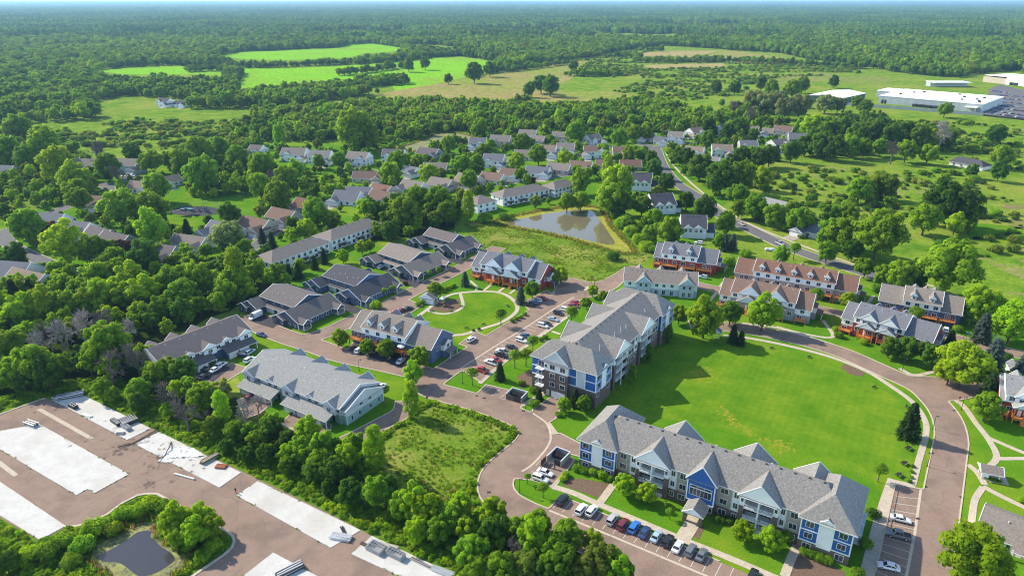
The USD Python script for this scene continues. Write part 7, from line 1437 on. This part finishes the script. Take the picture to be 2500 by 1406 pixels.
# ------------------------------------------------------------ street furniture and small things
def lamp(x, y, label, h=4.6, style='post', group='street lamps'):
    t = thing('street_lamp', label, 'street lamp', (x, y, 0), 0, group)
    obj('base', cone((0, 0, 0), (0, 0, .35), .2, .14, 8), 'metal_dark', t); obj('pole', cone((0, 0, .3), (0, 0, h), .09, .06, 7), 'metal_dark', t)
    obj('arm', bar((0, 0, h - .1), (.7, 0, h + .05), .07), 'metal_dark', t); obj('lantern', cone((.7, 0, h - .28), (.7, 0, h), .24, .10, 8), 'metal_dark', t); obj('glass', cone((.7, 0, h - .40), (.7, 0, h - .28), .13, .2, 8), 'lamp_glass', t)
for k, x, y, lab in (('BM', 1300, 800, 'dark street lamp on the small lawn at the street bend'), ('MM', 885, 1400, 'dark street lamp at the corner by the stalls'), ('MM', 130, 1310, 'dark street lamp across from the blue dormer row'), ('BR', 1790, 605, 'dark street lamp beside the right hand lot'), ('BR', 1832, 330, 'dark street lamp by the kerb below the conifer'), ('BR', 2040, 190, 'dark street lamp at the corner with the stop sign'), ('MR', 1610, 1300, 'dark street lamp below the red row on the curve'), ('MR', 2040, 1130, 'dark street lamp left of the blue street sign'), ('MM', 1780, 790, 'dark street lamp by the turning circle'), ('BM', 2190, 800, 'tall dark street lamp before the lower block balconies')):
    p = at(k, x, y); lamp(p[0], p[1], lab)
def sign(x, y, label, board, m, h=2.3, cat_='road sign', yaw=0.0):
    t = thing('road_sign', label, cat_, (x, y, 0), yaw); obj('post', cone((0, 0, 0), (0, 0, h), .04, .04, 6), 'metal_dark', t); obj('board', board, m, t); return t
def octagon(r, z):
    m = cone((0, -.02, z), (0, .02, z), r, r, 8); return m
for k, x, y, lab in (('BM', 627, 150, 'red stop sign at the corner of the rough meadow'), ('BR', 2018, 150, 'red stop sign at the right hand junction')):
    p = at(k, x, y); t = sign(p[0], p[1], lab, octagon(.42, 2.5), 'sign_red', 2.4)
    tx = meshkit.text_mesh('STOP', .2, .01, True); tx.apply_translation((-tx.bounds[:, 0].mean(), -.1, 0)); tx.apply_transform(trimesh.transformations.rotation_matrix(math.pi / 2, (1, 0, 0))); tx.apply_translation((0, -.04, 2.5)); obj('lettering', tx, 'trim_white', t)
for k, x, y, lab in (('MR', 2075, 1080, 'blue street name sign at the right junction'), ('MR', 2280, 1095, 'green blue street name sign near the right edge')):
    p = at(k, x, y); sign(p[0], p[1], lab, cat([bx(-.6, .6, -.02, .02, 2.5, 2.75), bx(-.02, .02, -.6, .6, 2.76, 3.0)]), 'sign_blue', 2.6)
def bench(x, y, yaw, label):
    t = thing('bench', label, 'bench', (x, y, 0), yaw, 'benches on the greens')
    for i in range(3): obj('seat_slat', bx(-.8, .8, -.22 + i * .15, -.10 + i * .15, .43, .47), 'metal_dark', t)
    for i in range(2): obj('back_slat', bx(-.8, .8, .24, .28, .55 + i * .17, .67 + i * .17), 'metal_dark', t)
    for s in (-.6, .6): obj('leg', cat([bx(s - .04, s + .04, -.2, -.14, 0, .43), bx(s - .04, s + .04, .2, .28, 0, .85)]), 'metal_dark', t)
for k, x, y, yw, lab in (('MM', 660, 880, .2, 'bench by the sand patch left of the oval green'), ('MM', 805, 880, .2, 'bench on the inner path of the oval green'), ('MM', 878, 843, .4, 'small bench at the path fork of the oval green'), ('MM', 1215, 838, -.9, 'bench at the right end of the oval green'), ('MM', 915, 1003, .3, 'bench at the lower gate of the oval green'), ('MM', 1040, 975, .3, 'bench on the lower path right of the gate'), ('MR', 655, 1148, .4, 'left bench on the big lawn'), ('MR', 930, 1213, .4, 'middle bench on the big lawn'), ('BR', 1405, 30, .4, 'right bench on the big lawn'), ('BR', 1640, 170, .9, 'bench below the conifer path'), ('BL', 2135, 225, .4, 'bench before the grey row garage')):
    p = at(k, x, y); bench(p[0], p[1], yw, lab)
# rubbish enclosures
def enclosure(k, pts, label, open_gate):
    A_, B_, C = (at(k, *q) for q in pts); d = B_ - A_; L = np.linalg.norm(d); yaw = yaw_of(d); D_ = min(7.5, max(4.5, np.linalg.norm(C - B_)))
    t = thing('rubbish_enclosure', label, 'enclosure', (A_[0], A_[1], 0), yaw)
    for q in (bx(0, L, D_ - .2, D_, 0, 2), bx(0, .2, .2, D_ - .2, 0, 2), bx(L - .2, L, .2, D_ - .2, 0, 2)): obj('wall', q, 'siding_grey', t)
    for q in (bx(-.06, L + .06, D_ - .26, D_ + .06, 2, 2.1), bx(-.06, .26, -.0, D_ - .27, 2, 2.1), bx(L - .26, L + .06, 0, D_ - .27, 2, 2.1)): obj('cap', q, 'siding_light_grey', t)
    obj('gate', bx(.2, L * .5, 0, .12, .15, 1.9) if not open_gate else bx(-.3, -.18, -2.6, .1, .15, 1.9), 'bark', t); obj('gate', bx(L * .52, L - .2, 0, .12, .15, 1.9), 'metal_dark', t)
    obj('floor', bx(.2, L - .2, .2, D_ - .2, 0, .1), 'concrete', t)
    for i in range(2):
        c = A_ + d / L * L * (.3 + .36 * i) + np.array([-d[1], d[0]]) / L * D_ * .6; u = thing('dumpster', f'black dumpster, {"left" if i == 0 else "right"} one inside the {label.split(" ", 2)[-1]}'[:95], 'dumpster', (c[0], c[1], .1), yaw, 'dumpsters in the enclosures')
        obj('bin', solid([(-.9, -.6, .1), (.9, -.6, .1), (.9, .6, .1), (-.9, .6, .1), (-1, -.75, 1.2), (1, -.75, 1.2), (1, .75, 1.5), (-1, .75, 1.5)], [(0, 3, 2, 1), (4, 5, 6, 7), (0, 1, 5, 4), (1, 2, 6, 5), (2, 3, 7, 6), (3, 0, 4, 7)]), 'metal_dark', u)
        for s in (-.5, .5): obj('lid', solid([(s - .47, -.78, 1.24), (s + .47, -.78, 1.24), (s + .47, .78, 1.55), (s - .47, .78, 1.55), (s - .47, -.78, 1.3), (s + .47, -.78, 1.3), (s + .47, .78, 1.61), (s - .47, .78, 1.61)], [(0, 3, 2, 1), (4, 5, 6, 7), (0, 1, 5, 4), (1, 2, 6, 5), (2, 3, 7, 6), (3, 0, 4, 7)]), 'rubber', u)
enclosure('BM', ((1200, 112), (1315, 145), (1378, 105)), 'grey walled rubbish enclosure below the upper block garage', False)
enclosure('BM', ((1500, 570), (1605, 612), (1683, 545)), 'grey walled rubbish enclosure with open gate beside the lower block', True)
# people
def person(x, y, yaw, label, shirt, pants, z=.06):
    import manifold3d as m3
    def limb(joints):
        parts = []
        for (p, r), (q, s) in zip(joints[:-1], joints[1:]):
            a = m3.Manifold.sphere(r, 12).translate(p); b = m3.Manifold.sphere(s, 12).translate(q); parts.append(m3.Manifold.batch_hull([a, b]))
        return parts
    J = []
    for s in (-1, 1):
        J += limb([((0, s * .09, .92), .095), ((.10 * s, s * .10, .50), .06), ((.02 * s, s * .10, .07), .042)]); J += limb([((.02 * s, s * .10, .05), .045), ((.16 + .02 * s, s * .11, .035), .032)])
        J += limb([((0, s * .19, 1.42), .055), ((-.06 * s, s * .25, 1.14), .042), ((.08 - .05 * s, s * .24, .90), .03)]); 
        for f in range(5): J += limb([((.09 - .05 * s, s * .24 + (f - 2) * .017, .87), .011), ((.11 - .05 * s, s * .24 + (f - 2) * .02, .78 + .015 * abs(f - 2)), .008)])
    J += limb([((0, 0, .96), .13), ((0, 0, 1.2), .13), ((0, 0, 1.40), .14)]) + limb([((0, -.17, 1.43), .06), ((0, .17, 1.43), .06)]) + limb([((0, 0, 1.44), .06), ((.01, 0, 1.56), .055)]) + limb([((.0, 0, 1.62), .085), ((.01, 0, 1.70), .10)]) + limb([((.09, 0, 1.655), .022), ((.115, 0, 1.64), .014)])
    body = m3.Manifold.batch_boolean(J, m3.OpType.Add)
    t = thing('person', label, 'person', (x, y, z), yaw); obj('body', body, 'skin', t, True)
    def cloth(lo, hi, grow):
        b = m3.Manifold.batch_boolean([m3.Manifold.batch_hull([m3.Manifold.sphere(r + grow, 12).translate(p), m3.Manifold.sphere(s_ + grow, 12).translate(q)]) for (p, r), (q, s_) in lo], m3.OpType.Add); return b
    obj('shirt', cloth([(((0, 0, .98), .13), ((0, 0, 1.40), .145)), (((0, -.17, 1.43), .062), ((0, .17, 1.43), .062))] + [(((0, s * .19, 1.42), .06), ((-.05 * s, s * .24, 1.18), .048)) for s in (-1, 1)], 0, .02), shirt, t, True)
    obj('trousers', cloth([(((0, s * .09, .93), .10), ((.10 * s, s * .10, .50), .066)) for s in (-1, 1)] + [(((.10 * s, s * .10, .50), .066), ((.025 * s, s * .10, .13), .052)) for s in (-1, 1)], 0, .018), pants, t, True)
    hair = m3.Manifold.sphere(.113, 14).translate((-.012, 0, 1.715)).trim_by_plane((-.55, 0, .84), 1.425); obj('hair', hair, 'bark', t, True)
for k, x, y, yw, lab, s_, p_ in (('BM', 1520, 612, -.5, 'person in a pale shirt by the lower rubbish enclosure', 'cloth_pink', 'cloth_dark'), ('BM', 1558, 622, 2.6, 'person in dark clothes beside the lower rubbish enclosure', 'cloth_dark', 'cloth_dark'), ('BM', 1345, 188, .4, 'person walking by the upper rubbish enclosure', 'cloth_pink', 'cloth_dark'), ('BL', 1728, 800, 1.2, 'person in black and red standing at the slab corner', 'cloth_dark', 'cloth_red')):
    p = at(k, x, y); person(p[0], p[1], yw, lab, s_, p_)
# ---- heaps in the yard
rsP = random.Random(21)
def steel_stack(k, x, y, yaw, label, n, L, m, w=.25, tall=3, name='steel_stack', part='beam', z0=.17):
    p = at(k, x, y); t = thing(name, label, 'stack', (p[0], p[1], z0), yaw)
    for j in range(tall):
        for i in range(n):
            o = (i - n / 2) * w * 1.15 + rsP.uniform(-.05, .05); l = L * rsP.uniform(.85, 1.0); a = rsP.uniform(-.03, .03)
            b_ = bx(-l / 2, l / 2, o - w / 2, o + w / 2, j * w * 1.03, j * w * 1.03 + w); b_.apply_transform(trimesh.transformations.rotation_matrix(a, (0, 0, 1))); obj(part, b_, m if not isinstance(m, (list, tuple)) else m[(i + j) % len(m)], t)
def dirv(k, a, b): return yaw_of(at(k, *b) - at(k, *a))
ys = dirv('BL', (985, 440), (1606, 760)); yc = ys + math.pi / 2
steel_stack('BL', 235, 300, dirv('BL', (185, 280), (290, 315)), 'bundle of pale pipes on a dark rack on the large slab', 5, 5.0, ['metal_galvanised', 'metal_dark'], .3, 3)
steel_stack('BL', 520, 95, dirv('BL', (440, 110), (600, 80)), 'long dark steel heap at the far end of the slab', 6, 8.0, ['metal_dark', 'metal_galvanised'], .3, 4)
steel_stack('BL', 420, 118, dirv('BL', (390, 110), (450, 130)), 'small grey steel heap left of the long dark one', 4, 3.0, ['metal_galvanised', 'metal_dark'], .3, 3)
def panel_rack(k, x, y, yaw, label, L, D, h, m, nx, ny):
    p = at(k, x, y); t = thing('formwork_rack', label, 'formwork', (p[0], p[1], .17), yaw)
    for s in (-1, 1): obj('side_panel', bx(-L / 2, L / 2, s * D / 2 - .06, s * D / 2 + .06, 0, h), m, t); obj('end_panel', bx(s * L / 2 - .06, s * L / 2 + .06, -D / 2 + .06, D / 2 - .06, 0, h), m, t)
    for i in range(nx): obj('cross_bar', bx(-L / 2 + (i + .5) * L / nx - .05, -L / 2 + (i + .5) * L / nx + .05, -D / 2, D / 2, h, h + .1), 'metal_galvanised', t)
    for i in range(ny): obj('long_bar', bx(-L / 2, L / 2, -D / 2 + (i + .5) * D / ny - .05, -D / 2 + (i + .5) * D / ny + .05, h - .1, h), 'metal_galvanised', t)
panel_rack('BL', 945, 280, ys + 1.35, 'black formwork cage with grid top on the slab', 4.6, 4.0, 1.1, 'metal_dark', 7, 4)
panel_rack('BL', 540, 175, ys, 'low black formwork box on the upper slab', 3.2, 1.4, 1.0, 'metal_dark', 3, 2)
panel_rack('BL', 850, 290, ys - .1, 'long narrow black formwork box left of the cage', 4.5, 1.2, .9, 'metal_dark', 5, 2); panel_rack('BL', 925, 325, ys - .1, 'grey formwork box below the cage', 4.0, 1.3, 1.0, 'siding_grey', 5, 2)
steel_stack('BL', 885, 365, ys + .5, 'small pile of scrap beams at the slab corner', 4, 2.4, ['metal_galvanised', 'metal_dark'], .25, 2); steel_stack('BL', 640, 235, ys + .1, 'low stack of pale poles beside the road', 6, 4.5, 'metal_galvanised', .16, 2)
steel_stack('BL', 1535, 555, dirv('BL', (1490, 575), (1580, 525)), 'raised stack of boards at the end of the plastic slab', 4, 5.5, ['lumber', 'metal_dark'], .3, 3, 'lumber_stack', 'board'); steel_stack('BL', 1622, 608, ys + .4, 'rust red steel bundle beside the boards', 7, 3.2, 'rust_steel', .22, 2)
p = at('BL', 1350, 680); t = thing('white_pipe', 'long white plastic pipe lying on the yard road', 'pipe', (p[0], p[1], .06), dirv('BL', (1300, 665), (1398, 692))); obj('tube', cone((-3.4, 0, .22), (3.4, 0, .22), .22, .22, 10), 'plastic_sheet', t); obj('end_ring', cone((3.35, 0, .22), (3.45, 0, .22), .27, .27, 10), 'siding_light_grey', t)
steel_stack('BM', 0, 1125, ys + .3, 'pale stacked channels on the long slab end', 6, 5.5, 'metal_galvanised', .3, 2); steel_stack('BM', 20, 1080, ys - .5, 'dark beam pair above the pale channels', 2, 4, 'metal_dark', .3, 1)
panel_rack('BM', 255, 1215, ys, 'grey scrap cage on the bottom slab', 4.2, 2.6, 1.1, 'siding_grey', 6, 3); panel_rack('BM', 395, 1260, ys, 'grey box stack right of the scrap cage', 4.5, 1.8, 1.2, 'siding_grey', 6, 2); steel_stack('BM', 340, 1195, ys + .2, 'tangled pale poles behind the scrap cage', 7, 5, ['metal_galvanised', 'lumber'], .2, 2)
steel_stack('BM', 180, 1180, ys, 'dark beam left of the scrap cage', 2, 3, 'bark', .35, 1); steel_stack('BM', 600, 1320, ys, 'long pole row along the bottom slab edge', 5, 8, ['metal_galvanised', 'bark'], .18, 1); steel_stack('BM', 740, 1375, ys + .1, 'heap of pale poles at the bottom slab corner', 7, 6, 'metal_galvanised', .2, 2)
steel_stack('BL', 2120, 1370, dirv('BL', (2050, 1400), (2190, 1330)), 'dark bundle of steel bars at the lower edge', 6, 6.5, ['metal_dark', 'metal_galvanised'], .3, 3)
p = at('BL', 705, 1355); t = thing('old_pallet', 'weathered wooden pallet in the scum of the small pond', 'pallet', (p[0], p[1], .12), .6)
for i in range(5): obj('board', bx(-1.1, 1.1, -.9 + i * .42, -.62 + i * .42, .12, .17), 'dead_wood', t)
for i in range(3): obj('bearer', bx(-1.0 + i * .95, -.9 + i * .95, -.9, 1.06, 0, .12), 'dead_wood', t)
# torn plastic sheet and fallen branches
def crumple(k, pts, z, amp, seed, label):
    g = poly(k, *pts); x0, y0, x1, y1 = g.bounds; step = .35
    gx, gy = np.meshgrid(np.arange(x0, x1 + step, step), np.arange(y0, y1 + step, step)); P_ = np.stack([gx.ravel(), gy.ravel()], 1)
    zz = z + amp * np.abs(meshkit.fbm(np.c_[P_ * 1.1, np.zeros(len(P_))], 4, seed) - .45) * 2.2; n0, n1 = gx.shape; ins = shapely.contains_xy(g, P_[:, 0], P_[:, 1]); f = []
    for i in range(n0 - 1):
        for j in range(n1 - 1):
            a, b, c, d = i * n1 + j, i * n1 + j + 1, (i + 1) * n1 + j + 1, (i + 1) * n1 + j
            if ins[a] and ins[b] and ins[c] and ins[d]: f += [(a, b, c), (a, c, d)]
    m = trimesh.Trimesh(np.c_[P_, zz], np.array(f), process=False); m.remove_unreferenced_vertices()
    tag(stage.GetPrimAtPath(obj('plastic_sheet', m, 'plastic_sheet')), label, 'plastic sheet')
crumple('BL', (1180, 505, 1330, 455, 1420, 470, 1510, 530, 1430, 540, 1300, 545, 1200, 560), .18, .5, 3, 'crumpled white plastic sheet spread on the littered slab')
crumple('BL', (1145, 575, 1180, 545, 1290, 550, 1250, 582), .18, .4, 5, 'small torn piece of white plastic at the slab edge')
def branch(k, pts, r, label, seed, lift=.2):
    rs = np.random.default_rng(seed); P_ = [np.array([*at(k, *q), .2 + lift * (i % 2)]) for i, q in enumerate(pts)]; t = thing('fallen_branch', label, 'branch', tuple(P_[0][:2]) + (0,)); P_ = [q - np.array([*P_[0][:2], 0]) for q in P_]
    obj('stem', cat([cone(P_[i], P_[i + 1], r * (1 - .6 * i / len(P_)), r * (1 - .6 * (i + 1) / len(P_)), 6) for i in range(len(P_) - 1)]), 'bark', t)
    for i in range(26):
        j = rs.integers(0, len(P_) - 1); b0 = P_[j] + (P_[j + 1] - P_[j]) * rs.random(); d = rs.normal(size=3); d[2] = abs(d[2]) * .6; d /= np.linalg.norm(d); obj('twig', cone(b0, b0 + d * (.6 + 1.3 * rs.random()), r * .35, .012, 4), 'twig', t)
branch('BL', ((1265, 288), (1120, 360), (985, 435), (860, 470)), .22, 'long fallen trunk lying across the slab onto the road', 1); branch('BL', ((1255, 430), (1245, 480), (1200, 540), (1150, 570)), .16, 'dark broken branch standing over the plastic sheet', 2, .8); branch('BL', ((1050, 745), (1090, 735), (1080, 720)), .06, 'small dry branch on the yard road', 4)
# playground with its canopy
p = at('ML', 1440, 140); t = thing('playground', 'dark blue climbing frame on the dark round play surface', 'playground', (p[0], p[1], 0), -.2)
obj('surface', cone((0, 0, 0), (0, 0, .08), 1, 1, 24).apply_scale((17, 10, 1)), 'fresh_asphalt', t)
for i in range(6):
    x, y = -9 + 3.4 * i, 1.5 * math.sin(i * 2.1)
    obj('platform', bx(x - 1, x + 1, y - 1, y + 1, 1.5, 1.65), 'play_blue', t)
    for a in (-.95, .95):
        for b in (-.95, .95): obj('post', bx(x + a - .07, x + a + .07, y + b - .07, y + b + .07, .05, 3.2), 'play_blue', t)
    obj('slide', bar((x + 1, y - .6, 1.5), (x + 3.0, y - 2.6, .2), .7, .08), 'play_blue', t)
for x in (6, 9, 12): obj('mast', cone((x, 5, 0), (x, 5, 5), .1, .1, 6), 'metal_galvanised', t)
for q in ((-6, 8), (2, 8), (-2, 9.5)): obj('mast', cone((q[0], q[1], 0), (q[0], q[1], 4.4), .1, .1, 6), 'metal_galvanised', t)
p = at('ML', 1330, 125, 3.5); t = thing('shade_sail', 'white and teal shade sail beside the playground', 'shade sail', (p[0], p[1], 0), -.2)
obj('sail', solid([(-4, -3, 3.0), (3, -3, 4.6), (1, 3, 3.4), (-4, -3, 3.05), (3, -3, 4.65), (1, 3, 3.45)], [(0, 2, 1), (3, 4, 5), (0, 1, 4, 3), (1, 2, 5, 4), (2, 0, 3, 5)]), 'canopy_white', t); obj('sail', solid([(0, 3, 3.2), (6, -1, 4.2), (6, 4, 3.2), (0, 3, 3.25), (6, -1, 4.25), (6, 4, 3.25)], [(0, 2, 1), (3, 4, 5), (0, 1, 4, 3), (1, 2, 5, 4), (2, 0, 3, 5)]), 'canopy_teal', t)
for q in ((-4, -3, 3), (3, -3, 4.6), (1, 3, 3.4), (6, 4, 3.2)): obj('mast', cone((q[0], q[1], 0), q, .09, .09, 6), 'metal_galvanised', t)
p = at('MM', 740, 830); t = thing('play_tower', 'small dark play tower with white cap by the oval green', 'play tower', (p[0], p[1], 0), .3)
for a in (-1, 1):
    for b in (-1, 1): obj('post', bx(a - .1, a + .1, b - .1, b + .1, 0, 3.2), 'bark', t)
obj('platform', bx(-1.1, 1.1, -1.1, 1.1, 1.4, 1.55), 'bark', t); obj('cap', cone((0, 0, 3.2), (0, 0, 4.3), 1.5, .05, 4), 'canopy_white', t); obj('slide', bar((1, 0, 1.4), (3.4, 0, .2), .7, .1), 'play_blue', t)
# parasol on the blue row's deck, tables, garden pots, utility boxes
p = at('MM', 437, 1130, 4.4); t = thing('garden_parasol', 'white parasol open on the deck of the blue dormer row', 'parasol', (p[0], p[1], 0)); obj('canopy', cone((0, 0, 4.6), (0, 0, 5.2), 1.5, .06, 8), 'canopy_white', t); obj('pole', cone((0, 0, 2.8), (0, 0, 5.0), .04, .04, 6), 'metal_dark', t)
for k, x, y, lab in (('MR', 630, 430, 'left one of the white tanks beside the grey road'), ('MR', 662, 432, 'right one of the white tanks beside the grey road')):
    p = at(k, x, y); t = thing('utility_tank', lab, 'tank', (p[0], p[1], 0)); obj('shell', trimesh.creation.capsule(1.6, .8, count=[10, 10]).apply_transform(trimesh.transformations.rotation_matrix(math.pi / 2, (0, 1, 0))).apply_translation((-.4, 0, .9)), 'plastic_sheet', t, True); obj('foot', bx(-.9, .9, -.5, .5, 0, .3), 'concrete', t)
for k, x, y, lab in (('MM', 1825, 680, 'left lamp post on the planter island'), ('MM', 1850, 672, 'right lamp post on the planter island')):
    p = at(k, x, y); lamp(p[0], p[1], lab, 4.2)
for k, x, y, lab in (('BR', 1655, 480, 'first dark grill post on the lawn by the lot path'), ('BR', 1625, 590, 'second dark grill post on the lawn by the lot path'), ('BR', 1585, 675, 'third dark grill post on the lawn by the lot path')):
    p = at(k, x, y); t = thing('picnic_table', lab.replace('grill post', 'picnic table'), 'picnic table', (p[0], p[1], 0), .6, 'picnic tables'); obj('table_top', bx(-.9, .9, -.4, .4, .72, .78), 'metal_dark', t)
    for s in (-1, 1): obj('bench_board', bx(-.9, .9, s * .75 - .13, s * .75 + .13, .42, .47), 'metal_dark', t); obj('leg', bar((s * .6, -.7, .02), (s * .6, .7, .72), .07), 'metal_dark', t)
# storm drains on the kerb line
for k, x, y, w_ in (('BM', 1078, 793, 'at the street bend by the rough meadow'), ('BM', 990, 88, 'left of two before the upper rubbish enclosure'), ('BM', 1045, 105, 'right of two before the upper rubbish enclosure'), ('BM', 1330, 198, 'by the people at the upper rubbish enclosure'), ('BR', 1722, 985, 'beside the white car in the right hand lot'), ('BR', 1815, 508, 'left of the right hand street by the grass strip'), ('BR', 1778, 752, 'at the top of the right hand lot'), ('BR', 2010, 1078, 'lowest one on the right kerb of the street'), ('BR', 2042, 828, 'middle one on the right kerb of the street'), ('BR', 1990, 195, 'below the right hand stop sign')):
    p = at(k, x, y); t = obj('storm_drain', bx(p[0] - .5, p[0] + .5, p[1] - .35, p[1] + .35, .058, .075), 'dark_void'); tag(stage.GetPrimAtPath(t), f'dark storm drain grate {w_}', 'drain', 'storm drains')
# fence of the store yard, board by board
P0, P1 = at('TR', 1170, 770), at('TR', 2200, 850); d = P1 - P0; L = np.linalg.norm(d); t = thing('board_fence', 'long grey board fence in front of the store', 'fence', (P0[0], P0[1], 0), yaw_of(d))
for i in range(int(L / 2.4)): obj('fence_panel', bx(i * 2.4 + .05, i * 2.4 + 2.34, -.06, .06, .1, 3.4 + .1 * (i % 2)), 'fence_grey', t); obj('fence_post', bx(i * 2.4 - .05, i * 2.4 + .05, -.1, .1, 0, 3.6), 'siding_light_grey', t)
P0, P1 = at('TR', 2200, 850), at('TR', 2520, 885); d = P1 - P0; L = np.linalg.norm(d); t = thing('chain_fence', 'dark fence along the car park edge', 'fence', (P0[0], P0[1], 0), yaw_of(d))
for i in range(int(L / 3)): obj('fence_panel', bx(i * 3 + .05, i * 3 + 2.95, -.03, .03, .1, 1.9), 'metal_dark', t); obj('fence_post', bx(i * 3 - .05, i * 3 + .05, -.06, .06, 0, 2.0), 'metal_dark', t)
# lot railing right of the lower block
P0, P1 = at('BR', 1555, 740), at('BR', 1415, 1390); d = P1 - P0; L = np.linalg.norm(d); t = thing('edge_railing', 'low brown railing between the right hand lot and its sidewalk', 'railing', (P0[0], P0[1], 0), yaw_of(d)); obj('top_rail', bx(0, L, -.05, .05, .8, .9), 'lumber', t)
for i in range(int(L / 2.5) + 1): obj('rail_post', bx(i * 2.5 - .06, i * 2.5 + .06, -.06, .06, 0, .8), 'lumber', t)
